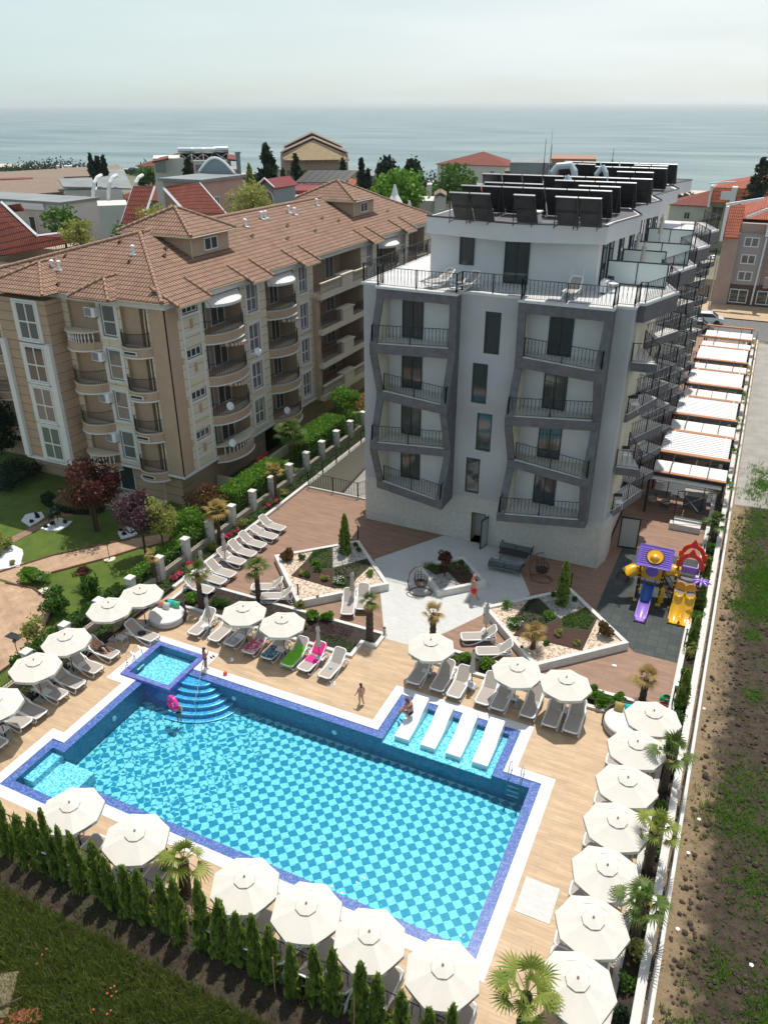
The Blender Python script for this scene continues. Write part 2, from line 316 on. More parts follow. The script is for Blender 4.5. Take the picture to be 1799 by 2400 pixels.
# decks
UP = 29.72
sheet('pool_deck', M['deck'], [(-26.05, .12, 12.6, UP)], [r for r in COP]+[(-3.28, -2.06, 17.48, 18.95)], 0)
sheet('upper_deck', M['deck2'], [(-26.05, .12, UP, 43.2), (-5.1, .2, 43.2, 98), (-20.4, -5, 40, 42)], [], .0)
struct(MB().poly([(x, y, .006) for x, y in [(-14.73, 40.72), (-17.41, 36.25), (-15.43, 32.9), (-13.57, 29.4), (-12.34, 29.4), (-10.97, 31.13), (-9.72, 33.5), (-7.95, 36.4), (-9.17, 38.6), (-9.03, 40.72)]]).build('patio', M['patio']))
struct(MB().poly([(x, y, .008) for x, y in [(-4.28, 44.2), (-4.4, 36.0), (-1.9, 33.6), (.1, 33.6), (.1, 44.2)]]).build('playground_floor', M['rubber']))
struct(MB().box(-3.27, -2.07, 17.49, 18.94, -.05, .012).build('tiled_slab', M['patio']))
for yy in (53.2, 61.5, 69.7): struct(MB().poly([(-3.7, yy-.6, .007), (.1, yy-.6, .007), (.1, yy+4, .007), (-3.7, yy+4, .007)]).build('patio_strip', M['patio']))
# ---------- pool ----------
def watertile(name, ca, cbb, scale, dist=0, rz=pi/4, cell=.31):
    m = mat(name, ca, .35); t = m.node_tree; b = t.nodes['Principled BSDF']; ln = t.links.new
    tcn = t.nodes.new('ShaderNodeTexCoord'); src = tcn.outputs['Object']
    n = t.nodes.new('ShaderNodeTexNoise'); n.inputs['Scale'].default_value = 1.3; n.inputs['Detail'].default_value = 2; ln(src, n.inputs[0])
    n.inputs['Scale'].default_value = 2.2; sx = t.nodes.new('ShaderNodeSeparateXYZ'); ln(src, sx.inputs[0]); am = t.nodes.new('ShaderNodeMapRange'); am.inputs[1].default_value = -9; am.inputs[2].default_value = -19; am.inputs[3].default_value = dist*.7; am.inputs[4].default_value = dist*3.2; ln(sx.outputs[0], am.inputs[0])
    vs_ = t.nodes.new('ShaderNodeVectorMath'); vs_.operation = 'SCALE'; ln(n.outputs[1], vs_.inputs[0]); ln(am.outputs[0], vs_.inputs['Scale']); vm = t.nodes.new('ShaderNodeVectorMath'); vm.operation = 'ADD'; ln(vs_.outputs[0], vm.inputs[0]); ln(src, vm.inputs[1])
    mpn = t.nodes.new('ShaderNodeMapping'); mpn.inputs['Rotation'].default_value = (0, 0, rz); ln(vm.outputs[0], mpn.inputs[0])
    k = t.nodes.new('ShaderNodeTexChecker'); k.inputs['Scale'].default_value = 1/cell; k.inputs[1].default_value = ca+(1,); k.inputs[2].default_value = cbb+(1,); ln(mpn.outputs[0], k.inputs[0])
    v = t.nodes.new('ShaderNodeTexNoise'); v.inputs['Scale'].default_value = 38; v.inputs['Detail'].default_value = 2; ln(src, v.inputs[0])
    r = t.nodes.new('ShaderNodeMapRange'); r.inputs[1].default_value = .3; r.inputs[2].default_value = .7; r.inputs[3].default_value = .62; r.inputs[4].default_value = 1.3; ln(v.outputs[0], r.inputs[0])
    x = t.nodes.new('ShaderNodeMix'); x.data_type = 'RGBA'; x.blend_type = 'MULTIPLY'; x.inputs[0].default_value = 1; ln(k.outputs[0], x.inputs[6]); ln(r.outputs[0], x.inputs[7]); ln(x.outputs[2], b.inputs['Base Color'])
    return m
def mosaic(name, c1, c2, c3=None, sc_=16):
    m = mat(name, c1, .3); t = m.node_tree; b = t.nodes['Principled BSDF']; ln = t.links.new
    tcn = t.nodes.new('ShaderNodeTexCoord'); v = t.nodes.new('ShaderNodeTexVoronoi'); v.inputs['Scale'].default_value = sc_; ln(tcn.outputs['Object'], v.inputs[0])
    sp = t.nodes.new('ShaderNodeSeparateColor'); ln(v.outputs['Color'], sp.inputs[0])
    r = t.nodes.new('ShaderNodeMapRange'); r.inputs[1].default_value = .55; r.inputs[2].default_value = .8; ln(sp.outputs[0], r.inputs[0])
    x = t.nodes.new('ShaderNodeMix'); x.data_type = 'RGBA'; x.inputs[6].default_value = c1+(1,); x.inputs[7].default_value = c2+(1,); ln(r.outputs[0], x.inputs[0]); ln(x.outputs[2], b.inputs['Base Color'])
    return m
M['tile'] = watertile('checker_tile', (.37, .66, .67), (.0, .235, .37), 1, .13)
M['walltile'] = mosaic('deep_blue_mosaic', (.0, .155, .28), (.01, .22, .36), sc_=12)
M['border'] = mosaic('blue_mosaic', (.045, .105, .34), (.15, .21, .44), sc_=22)
M['borderp'] = mosaic('violet_mosaic', (.12, .12, .40), (.12, .22, .46), sc_=7)
M['pale'] = mosaic('pale_mosaic', (.56, .76, .80), (.12, .42, .58), sc_=17)
M['stepm'] = mosaic('step_mosaic', (.06, .30, .58), (.22, .52, .72), sc_=20)
M['coping'] = brickmat('white_coping', (.70, .70, .70), (.66, .66, .67), (.5, .5, .5), .5, .1, .006, rough=.6, var=.05)
pool = thing('swimming_pool', 'large blue mosaic swimming pool with checkered floor and white coping', 'swimming pool')
MB().cells(COP, POOL, .012).build('coping', M['coping'], pool)
MB().cells(POOL[:3], INN+[KID], -.03).build('mosaic_border', M['border'], pool)
def walls(rects, z0, z1, mb, skip=None):             # inner walls along the outline of a union of rects
    al = rects+([skip] if skip else []); xs = sorted({v for r in al for v in r[:2]}); ys = sorted({v for r in al for v in r[2:]})
    ins = lambda x, y: any(a < x < b and c < y < d for a, b, c, d in rects)
    for i in range(len(xs)-1):
        for j in range(len(ys)-1):
            cx, cy = (xs[i]+xs[i+1])/2, (ys[j]+ys[j+1])/2
            if not ins(cx, cy): continue
            for nx, ny, e in (((xs[i]-.01), cy, ((xs[i], ys[j]), (xs[i], ys[j+1]))), (xs[i+1]+.01, cy, ((xs[i+1], ys[j+1]), (xs[i+1], ys[j]))), (cx, ys[j]-.01, ((xs[i+1], ys[j]), (xs[i], ys[j]))), (cx, ys[j+1]+.01, ((xs[i], ys[j+1]), (xs[i+1], ys[j+1])))):
                if skip and skip[0] < nx < skip[1] and skip[2] < ny < skip[3]: continue
                if not ins(nx, ny): mb.poly([(*e[0], z0), (*e[1], z0), (*e[1], z1), (*e[0], z1)])
    return mb
DEP = -1.12
MAIN = [INN[0]]
walls(INN, DEP, -.03, MB(), KID).build('basin_wall', M['walltile'], pool)
walls(POOL, -.03, .012, MB(), grow(KID, -.02)).build('coping_edge', M['coping'], pool)
MB().cells([(INN[0][0], INN[0][1], INN[0][2], INN[0][3]-.002)], [], DEP).build('basin_floor', M['tile'], pool)
# shelf for the loungers, shallow bay on the left
B(-10.7, -5.83, 22.96, 25.5, -.30, -.24).build('shelf', M['pale'], pool); B(-10.7, -5.83, 22.942, 25.5, DEP, -.301).build('shelf_wall', M['walltile'], pool)
B(-23.05, -20.4, 14.6, 15.6, DEP, -.55).build('bay_floor', M['pale'], pool)
MB().box(-23.05, -22.42, 15.6, 16.62, DEP, -.55).box(-22.42, -20.9, 15.6, 16.62, DEP+.01, -.551).build('bay_floor', M['pale'], pool)
MB().box(-23.05, -22.55, 15.0, 16.62, -.55, -.26).build('bench', M['pale'], pool)
for k in range(6, 0, -1):
    rx, ry = 1.25+.3*(k-1), .55+.29*(k-1); zt = -.12-.19*(k-1)
    pts = [(-20.85, 22.94)]+[(-20.85+rx*cos(a), 22.94-ry*sin(a)) for a in [pi/2*i/14 for i in range(15)]]
    st = MB().prism(pts, zt-.19, zt).build('step', M['stepm'], pool)
    st2 = MB().tube([(x, y, zt) for x, y in pts[1:]], .028, 5).build('nosing', M['pale'], st)
water = bpy.data.materials.new('water'); water.use_nodes = True
def waterm(m, tint, bsc=1.4, bst=.22):
    t = m.node_tree; t.nodes.clear(); ln = t.links.new; o = t.nodes.new('ShaderNodeOutputMaterial'); tr = t.nodes.new('ShaderNodeBsdfTransparent'); tr.inputs[0].default_value = tint
    gl = t.nodes.new('ShaderNodeBsdfGlossy'); gl.inputs['Roughness'].default_value = .04; fr = t.nodes.new('ShaderNodeFresnel'); fr.inputs[0].default_value = 1.33; ms = t.nodes.new('ShaderNodeMixShader')
    tcn = t.nodes.new('ShaderNodeTexCoord'); n = t.nodes.new('ShaderNodeTexNoise'); n.inputs['Scale'].default_value = bsc; n.inputs['Detail'].default_value = 3; ln(tcn.outputs['Object'], n.inputs[0])
    wv = t.nodes.new('ShaderNodeTexWave'); wv.wave_type = 'RINGS'; wv.rings_direction = 'SPHERICAL'; wv.inputs['Scale'].default_value = .75; wv.inputs['Distortion'].default_value = 1.5; wv.inputs['Detail'].default_value = 2
    mpn = t.nodes.new('ShaderNodeMapping'); mpn.inputs['Location'].default_value = (18.6, -21.2, 0); ln(tcn.outputs['Object'], mpn.inputs[0]); ln(mpn.outputs[0], wv.inputs[0])
    ad = t.nodes.new('ShaderNodeMath'); ad.operation = 'MULTIPLY_ADD'; ad.inputs[1].default_value = .35; ln(wv.outputs[0], ad.inputs[0]); ln(n.outputs[0], ad.inputs[2])
    u = t.nodes.new('ShaderNodeBump'); u.inputs['Strength'].default_value = bst; u.inputs['Distance'].default_value = .12; ln(ad.outputs[0], u.inputs['Height']); ln(u.outputs[0], gl.inputs['Normal']); ln(u.outputs[0], fr.inputs['Normal'])
    ln(fr.outputs[0], ms.inputs[0]); ln(tr.outputs[0], ms.inputs[1]); ln(gl.outputs[0], ms.inputs[2]); ln(ms.outputs[0], o.inputs[0])
waterm(water, (.62, .93, .98, 1), bst=.45)
sheet('water', water, INN, [KID], -.06)
kp = thing('toddler_pool', 'small raised square toddler pool with violet mosaic rim', 'swimming pool')
MB().cells([KID], [KIDI], .10).build('rim', M['borderp'], kp)
g = walls([KIDI], -.5, .10, MB()); g.build('basin_wall', M['walltile'], kp)
B(KIDI[0], KIDI[1], KIDI[2], KIDI[3], -.6, -.34).build('basin_floor', M['pale'], kp)
k = KID; MB().box(k[0], k[1], k[2], k[2]+.02, DEP, .097).box(k[1]-.02, k[1], k[2]+.02, k[3], DEP, .097).build('rim_edge', M['borderp'], kp)
sheet('toddler_pool_water', water, [KIDI], [], .06)
# pool lights
for x, y in ((-18.3, 22.93), (-13, 22.93), (-22.41, 19.5)):
    g = MB().lathe([(.12, 0), (.12, .03)], 14); o = g.build('pool_light', M['white'], pool); o.location = (x, y, -.55)
    o.rotation_euler = (pi/2, 0, 0) if y > 22 else (0, pi/2, 0)
# right boundary wall with long rail, curb
t = thing('boundary_wall', 'long white boundary wall between the resort and the bare field', 'wall')
B(.84, 1.12, 6, 98, -.06, .55).build('wall_coping', M['curb'], t)
B(1.30, 1.42, 6, 98, -.06, .35).build('outer_kerb', M['curb'], t)
g = MB(); 
for i in range(44): g.cb((1.22, 6.5+i*2.12, .72), (.05, .05, 1.3))
g.box(1.195, 1.245, 6, 98, 1.30, 1.36).box(1.205, 1.235, 6, 98, .55, .60); g.build('railing', M['black'], t)
t = thing('planting_kerb', 'low white kerb edging the planted strip beside the playground', 'kerb'); B(.12, .36, 29.5, 98, -.05, .28).build('kerb_stone', M['curb'], t); B(.13, .35, 12.6, 29.48, -.05, .15).build('kerb_stone', M['curb'], t)
struct(B(.36, .84, 6, 98, -.05, .10).build('planting_strip', M['soil']))
# left planting strip and retaining wall
struct(B(-27.15, -26.25, 12.6, 62, -.05, .10).build('flower_bed', M['soil']))
t = thing('bed_kerb', 'white kerb stones beside the raised loungers along the flower bed', 'kerb')
B(-26.28, -26.05, 28.6, 62, -.05, .18).build('kerb_stone', M['curb'], t)
t = thing('garden_fence', 'low stone wall with square pillars and black railing between hotel gardens', 'fence')
B(-27.45, -27.2, 14, 78, -.06, .55).build('base_wall', mat('rough_stone', (.42, .37, .29), .9, var=.25, vs=4, bump=.8, bs=14), t)
PIL = [(i*2.353+14.9) for i in range(27)]
for y in PIL: MB().box(-27.52, -27.14, y-.19, y+.19, -.06, 1.5).box(-27.56, -27.1, y-.23, y+.23, 1.5, 1.58).build('pillar', M['curb'], t)
for i in range(len(PIL)-1):
    g = MB(); a, b = PIL[i]+.19, PIL[i+1]-.19
    top = [(-27.33, a+(b-a)*k/6, 1.15+.18*sin(pi*k/6)) for k in range(7)]
    g.tube(top, .02, 4); g.tube([(-27.33, a, .7), (-27.33, b, .7)], .015, 4)
    for k in range(1, 14): yy = a+(b-a)*k/14; g.tube([(-27.33, yy, .55), (-27.33, yy, 1.15+.18*sin(pi*k/14))], .009, 3)
    g.build('railing_panel', M['black'], t)
# ramp
struct(MB().poly([(-25.9, 43.25, -3.1), (-20.3, 43.25, -3.1), (-20.3, 62, -1.2), (-25.9, 62, -1.2)]).build('ramp', M['road']))
t = thing('ramp_wall', 'pale rendered retaining wall lining the sunken garage ramp', 'wall')
mm = mat('pale_render', (.56, .54, .46), .9, var=.08)
B(-26.04, -25.9, 43.25, 62, -3.5, .16).build('wall', mm, t); B(-25.9, -20.3, 43.1, 43.25, -3.5, .1).build('wall', mm, t)
# railing helper with crossed bars
def rail(pts, h, mbar, mpost, gap=.10, r=.011, pr=.03, seed=1, endposts=True):
    rr = random.Random(seed)
    for (x0, y0, z0), (x1, y1, z1) in zip(pts[:-1], pts[1:]):
        Ln = hypot(x1-x0, y1-y0)
        P_ = lambda s: (x0+(x1-x0)*s, y0+(y1-y0)*s, z0+(z1-z0)*s)
        for zz in (.07, h):
            a, b = P_(0), P_(1); mbar.tube([(a[0], a[1], a[2]+zz), (b[0], b[1], b[2]+zz)], .02 if zz > .1 else .014, 4)
        n = max(2, int(Ln/gap))
        for i in range(n):
            s0 = (i+.5)/n; s1 = min(1, max(0, s0+(.75 if i % 2 else -.75)/n)); a, b = P_(s0), P_(s1)
            mbar.tube([(a[0], a[1], a[2]+.07), (b[0], b[1], b[2]+h)], r, 3)
        k = max(1, round(Ln/2.0))
        for i in range(k+1):
            a = P_(i/k); mpost.box(a[0]-pr, a[0]+pr, a[1]-pr, a[1]+pr, a[2], a[2]+h+.02)
t = thing('ramp_railing', 'black crossed bar railing guarding the top of the garage ramp', 'railing')
g1 = g2 = MB(); rail([(-26.0, 56, .16), (-25.85, 43.17, .16), (-21.95, 43.17, .1), (-20.25, 46.5, .1)], 1.05, g1, g2)
g1.build('crossed_bars', M['black'], t)
M['gravel'] = mosaic('tan_gravel_chips', (.64, .53, .40), (.30, .21, .15), None, 13); M['gravelg'] = mosaic('grey_gravel_chips', (.40, .38, .35), (.14, .13, .12), None, 14)
# ---------- lawn garden ----------
sheet('lawn', M['lawn'], [(-75, -27.45, 10, 90)], [], -.045)
def gpoly(name, m, pts, z=-.03): return struct(MB().poly([(p[0], p[1], z) for p in pts]).build(name, m))
cen = (-34.2, 20.2)
circ = [(-75, 25.3), (-60, 25.3), (-35.2, 25.1), (-33.4, 25.35), (-31.9, 24.9), (-30.6, 23.95), (-29.6, 22.3), (-29.2, 21.2), (-29.1, 20.2), (-29.05, 18), (-28.2, 16.5), (-27.6, 15), (-27.6, 10), (-75, 10)]
gpoly('paved_yard', M['paving'], circ, -.03)
gpoly('garden_path', M['paving'], [(-36.61, 25.3), (-35.18, 28.44), (-33.35, 30.76), (-32.30, 32.07), (-30.5, 33.8), (-30.0, 32.9), (-30.97, 31.52), (-31.89, 29.75), (-33.71, 26.99), (-34.6, 25.3)], -.026)
gpoly('garden_path', M['paving'], [(-38.5, 25.3), (-36.61, 27.0), (-36.0, 27.2), (-36.61, 25.3)], -.024)
p1 = [Z1(40, 1540), Z1(560, 1290), Z1(600, 1180), Z1(570, 1110), Z1(690, 990), Z1(740, 1010), Z1(660, 1090), Z1(700, 1210), Z1(860, 1215), Z1(1000, 1205), Z1(1290, 1140), Z1(1330, 1160), Z1(1020, 1245), Z1(700, 1255), Z1(620, 1320), Z1(160, 1560)]
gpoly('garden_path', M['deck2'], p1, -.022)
g = MB()
for chain in ([(-36.61, 25.5), (-35.18, 28.44), (-33.35, 30.76), (-32.30, 32.07)], [(-33.71, 26.99), (-31.89, 29.75), (-30.97, 31.52)], circ[2:10]):
    g.tube([(p[0], p[1], .0) for p in chain], .06, 5)
tag(g.build('brick_edging', mat('edging_brick', (.16, .07, .05), .9, var=.3)), 'dark red brick edging along the garden path and paved yard', 'edging')
for i, (pts, lb) in enumerate([([(250, 1310), (300, 1240), (400, 1215), (490, 1208), (525, 1270), (440, 1330), (350, 1375)], 'white gravel island left of the crossing path'), ([(475, 1400), (600, 1340), (720, 1320), (855, 1315), (800, 1370), (700, 1425), (560, 1428)], 'white gravel island right of the crossing path'), ([(1385, 1450), (1430, 1390), (1560, 1380), (1620, 1470), (1530, 1500), (1430, 1530)], 'small white gravel island under the purple tree'), ([(0, 1640), (160, 1600), (265, 1650), (275, 1700), (235, 1850), (0, 1885)], 'white gravel bed with yellow shrubs at the frame edge')]):
    MBp = MB().prism([tuple(Z1(*p)[:2]) for p in pts], -.04, .03).build('gravel_bed', M['wgravel']); tag(MBp, lb, 'gravel bed')
# floor hatch in yard
t = thing('drain_grate', 'dark rectangular drain opening in the paved yard', 'drain'); B(-31.2, -30.3, 21.4, 21.85, -.029, -.02).build('grate', M['black'], t)
# diamond planters
def planter(name, cx, cy, R, h, label, wedges, w_=.22):
    t = thing(name, label, 'planter', (cx, cy, 0))
    o4 = [(R, 0), (0, R), (-R, 0), (0, -R)]; i4 = [(R-w_*1.41, 0), (0, R-w_*1.41), (-R+w_*1.41, 0), (0, -R+w_*1.41)]
    g = MB()
    for i in range(4):
        j = (i+1) % 4; g.prism([o4[i], o4[j], i4[j], i4[i]], -.02, h)
    g.build('curb', M['curb'], t)
    MB().prism(i4, -.02, h-.10).build('fill', wedges[0], t)
    for k, (m_, pts, nm) in enumerate(wedges[1:]): MB().prism(pts, h-.11, h-.07+.004*k).build(nm, m_, t)
    return t
M['gcover'] = mat('ground_cover', (.03, .055, .015), .9, col2=(.06, .035, .025), vs=5, bump=1, bs=40)
loc = lambda cx, cy, F, pts, z=.35: [((F(*p, z)).x-cx, (F(*p, z)).y-cy) for p in pts]
planter('diamond_planter', -18.93, 33.53, 3.72, .45, 'left diamond shaped stone planter with slim cypress and gravel wedges', [M['gravel'],
    (M['gravelg'], loc(-18.93, 33.53, A2, [(1050, 500), (1200, 475), (1275, 580), (1050, 640)]), 'gravel_wedge'),
    (M['mulch'], loc(-18.93, 33.53, A2, [(780, 690), (870, 600), (1050, 650), (1050, 770)]), 'mulch_wedge'),
    (M['gcover'], loc(-18.93, 33.53, A2, [(870, 600), (930, 520), (1050, 500), (1050, 660), (940, 650)]), 'planting_wedge'),
    (M['gcover'], loc(-18.93, 33.53, A2, [(1050, 640), (1275, 580), (1310, 610), (1200, 710), (1170, 775), (1050, 770)]), 'planting_wedge')])
planter('diamond_planter', -12.5, 36.1, 2.1, .40, 'small central diamond planter with the red topiary ball', [M['gravelg'],
    (M['mulch'], [(1.6, .0), (0, 1.65), (-.9, .75), (.9, -.8)], 'mulch_wedge'), (M['gcover'], [(-1.6, .05), (-.3, 1.4), (0, .5), (-.8, -.4)], 'planting_wedge')])
planter('diamond_planter', -6.0, 33.65, 3.75, .45, 'right diamond stone planter next to the playground', [M['gravel'],
    (M['gravelg'], loc(-6.0, 33.65, A3, [(1045, 510), (1220, 475), (1320, 565), (1180, 640)]), 'gravel_wedge'),
    (M['mulch'], loc(-6.0, 33.65, A3, [(900, 740), (960, 640), (1180, 640), (1400, 640), (1310, 830), (1030, 760)]), 'mulch_wedge'),
    (M['gcover'], loc(-6.0, 33.65, A3, [(1180, 640), (1330, 570), (1400, 640), (1355, 715), (1180, 700)]), 'planting_wedge'),
    (M['gcover'], loc(-6.0, 33.65, A3, [(890, 650), (1000, 515), (1045, 515), (1180, 645), (1060, 700)]), 'planting_wedge')])
# strip beds
def bed(name, label, outer, inner, cat='flower bed'):
    t = thing(name, label, cat); g = MB(); k = len(outer)
    for i in range(k): j = (i+1) % k; g.prism([outer[i], outer[j], inner[j], inner[i]], -.02, .14)
    g.build('kerb', M['curb'], t); MB().prism(inner, -.02, .07).build('soil', M['soil'], t)
bed('strip_bed', 'long angular flower bed behind the towel covered loungers', [(-25.6, 29.72), (-13.57, 29.72), (-13.57, 28.45), (-14.33, 28.45), (-14.33, 27.25), (-25.6, 27.25)], [(-25.4, 29.52), (-13.77, 29.52), (-13.77, 28.65), (-14.53, 28.65), (-14.53, 27.45), (-25.4, 27.45)])
bed('strip_bed', 'long narrow flower bed behind the right hand loungers', [(-11.7, 29.9), (.1, 29.9), (.1, 28.5), (-11.7, 28.5)], [(-11.5, 29.7), (-.1, 29.7), (-.1, 28.7), (-11.5, 28.7)])
hz = bpy.data.materials.new('haze_air'); hz.use_nodes = True; hz.node_tree.nodes.clear(); vo = hz.node_tree.nodes.new('ShaderNodeOutputMaterial'); pv = hz.node_tree.nodes.new('ShaderNodeVolumePrincipled'); pv.inputs['Color'].default_value = (.93, .97, 1, 1); pv.inputs['Density'].default_value = 1.0e-4; pv.inputs['Anisotropy'].default_value = .2; hz.node_tree.links.new(pv.outputs[0], vo.inputs['Volume'])
o = MB().box(-41000, 41000, -900, 41000, -11, 34).build('haze', hz); tag(o, 'thin pale sea haze', 'haze', None, 'stuff')
# ================= WHITE HOTEL =================
hotel = thing('hotel_building', 'modern white and grey apartment hotel with zigzag balcony frames, next to the pool', 'building')
def quad(mb, *p): mb.poly(p)
def window(parent, x0, x1, z0, z1, Y, leaves=1, gm='glass', fr='dark', fw=.06, name='window', face=-1, dz=0):
    """window in a wall plane facing -Y: frame with pane sub-parts"""
    g = MB(); d = .06
    y0, y1 = (Y-d, Y) if face < 0 else (Y, Y+d)
    g.box(x0, x1, y0, y1, z0, z0+fw).box(x0, x1, y0, y1, z1-fw, z1).box(x0, x0+fw, y0, y1, z0+fw, z1-fw).box(x1-fw, x1, y0, y1, z0+fw, z1-fw)
    for k in range(1, leaves):
        xm = x0+(x1-x0)*k/leaves; g.box(xm-fw/2, xm+fw/2, y0, y1, z0+fw, z1-fw)
    f = g.build(name, M[fr], parent)
    MB().box(x0+fw, x1-fw, Y-.02, Y+.02, z0+fw, z1-fw).build('pane', M[gm], f)
    return f
def windowx(parent, y0, y1, z0, z1, X, leaves=1, gm='glass', fr='creamw', fw=.07, name='window', split=None, sill=False):
    """window in a wall plane facing +X"""
    g = MB(); a, b = X-.05, X+.05
    g.box(a, b, y0, y1, z0, z0+fw).box(a, b, y0, y1, z1-fw, z1).box(a, b, y0, y0+fw, z0+fw, z1-fw).box(a, b, y1-fw, y1, z0+fw, z1-fw)
    for k in range(1, leaves):
        ym = y0+(y1-y0)*k/leaves; g.box(a, b, ym-fw/2, ym+fw/2, z0+fw, z1-fw)
    if split: zz = z0+(z1-z0)*split; g.box(a+.005, b-.005, y0+fw, y1-fw, zz-fw/2, zz+fw/2)
    f = g.build(name, M[fr], parent)
    MB().box(X-.02, X+.02, y0+fw, y1-fw, z0+fw, z1-fw).build('pane', M[gm], f)
    if sill: MB().box(X, X+.16, y0-.08, y1+.08, z0-.08, z0-.002).build('sill', M['creamw'], f)
    return f
YW = 40.75
# openings of the front wall
OP = [(-18.75, -14.75)]+[(-10.6, -6.55)]
FLZ = [12.13, 9.13, 6.2, 3.28]
stairw = [(-12.87, -11.98, 11.9, 14.2), (-13.43, -12.54, 8.98, 11.3), (-13.0, -12.1, 6.12, 8.43), (-13.52, -12.65, 3.3, 5.58)]
# main wall as cells in XZ
g = MB(); hol = [(a, b, z, z+2.42) for a, b in OP for z in FLZ]+[(a, b, c, d) for a, b, c, d in stairw]
hol += [(-12.98, -12.1, 0, 2.05)]
cc = MB().cells([(-20.17, -5.22, 3.05, 15.0)], hol, 0); g.v = [(x, YW, z) for x, z, _ in cc.v]; g.f = cc.f; g.build('front_wall', M['plaster'], hotel)
g = MB(); cc = MB().cells([(-20.17, -5.22, -.05, 3.045)], hol, 0); g.v = [(x, YW-.004, z) for x, z, _ in cc.v]; g.f = cc.f; g.build('stone_base', M['stone'], hotel)
g = MB()
for a, b, c, d in hol:                   # reveals
    dp = .42 if (b-a) > 2 else .12 if c > 1 else 1.2
    g.poly([(a, YW, c), (a, YW+dp, c), (a, YW+dp, d), (a, YW, d)]).poly([(b, YW, c), (b, YW, d), (b, YW+dp, d), (b, YW+dp, c)]).poly([(a, YW, d), (a, YW+dp, d), (b, YW+dp, d), (b, YW, d)]).poly([(a, YW, c), (b, YW, c), (b, YW+dp, c), (a, YW+dp, c)])
g.build('reveal', M['soffit'], hotel)
g = MB()
for a, b in OP:
    g.poly([(a, YW+.42, 3.2), (b, YW+.42, 3.2), (b, YW+.42, 15), (a, YW+.42, 15)])
g.build('recess_wall', M['plasterw'], hotel)
for a, b, c, d in stairw: window(hotel, a+.02, b-.02, c+.02, d-.02, YW+.11, 1, 'glass', 'dark', .06)
# door, ajar
t = MB().box(-12.98, -12.92, YW, YW+.1, 0, 2.05).box(-12.16, -12.1, YW, YW+.1, 0, 2.05).box(-12.92, -12.16, YW, YW+.1, 1.99, 2.05).build('doorway', M['dark'], hotel)
MB().box(-12.92, -12.16, YW+1.15, YW+1.2, 0, 2.0).build('dark_interior', M['black'], t)
df = MB().cb((-12.0, YW-.38, 1.0), (.05, .8, 2.0), radians(-14)).build('door_leaf', M['dark'], t)
MB().cb((-12.0, YW-.38, 1.0), (.062, .64, 1.8), radians(-14)).build('pane', mat('frosted_glass', (.30, .34, .34), .25), df)
# side wall (right) cream + body
g = MB(); zz = [-.05, 3.05, 15.0]
g.poly([(-5.22, YW, 3.05), (-5.22, 41.9, 3.05), (-5.22, 41.9, 15.0), (-5.22, YW, 15.0)]).build('corner_wall', M['plaster'], hotel)
B(-5.6, -5.1, 41.9, 76, 3.05, 15.0).build('side_wall', M['soffit'], hotel)
g = MB().prism([(-5.22, YW), (-4.95, 41.9), (-4.95, 43.2), (-5.22, 44.5), (-5.22, 76), (-5.7, 76), (-5.7, YW+.01)], -.05, 3.04); g.build('stone_base', M['stone'], hotel)
MB().box(-20.16, -20.0, YW+.01, 76, -3.5, 15.0).build('side_wall', M['plaster'], hotel)
B(-20.1, -5.3, YW+.9, 76, -.05, 14.95).build('core', M['plasterw'], hotel)
B(-20.1, -5.3, 76, 76.2, -.05, 14.95).build('rear_wall', M['plaster'], hotel)
# terrace slab, plan follows the frames
TR = [(-20.3, 44), (-20.3, 40.72), (-19.1, 40.72), (-19.1, 40.05), (-14.24, 40.0), (-14.24, 40.72), (-10.93, 40.72), (-10.93, 40.0), (-6.05, 40.0), (-6.05, 40.72), (-5.12, 40.75), (-5.12, 41.8), (-4.84, 41.84)]
for k in range(4): TR += [(-3.62, 45.5+k*9.0), (-5.05, 49.1+k*9.4-(k > 0)*.2)] if k == 0 else []
SAW = [(-4.84, 41.84), (-3.66, 45.53), (-5.06, 49.13), (-3.61, 54.34), (-5.05, 58.6), (-3.52, 63.0), (-5.05, 67.4), (-3.55, 71.8), (-5.05, 76)]
terr = [p for p in TR if not (p[1] > 45 and p[0] > -6)]+SAW[1:]+[(-20.3, 76)]
MB().prism(terr, 15.0, 15.13).build('terrace_floor', brickmat('terrace_tile', (.62, .61, .60), (.58, .58, .57), (.45, .45, .45), .6, .6, .006, rough=.6, var=.1), hotel)
g = MB()
g.prism([(-4.84, 41.86), *SAW[1:], (-5.3, 76), (-5.3, 41.86)], 14.15, 14.998).build('grey_fascia', M['frame'], hotel)
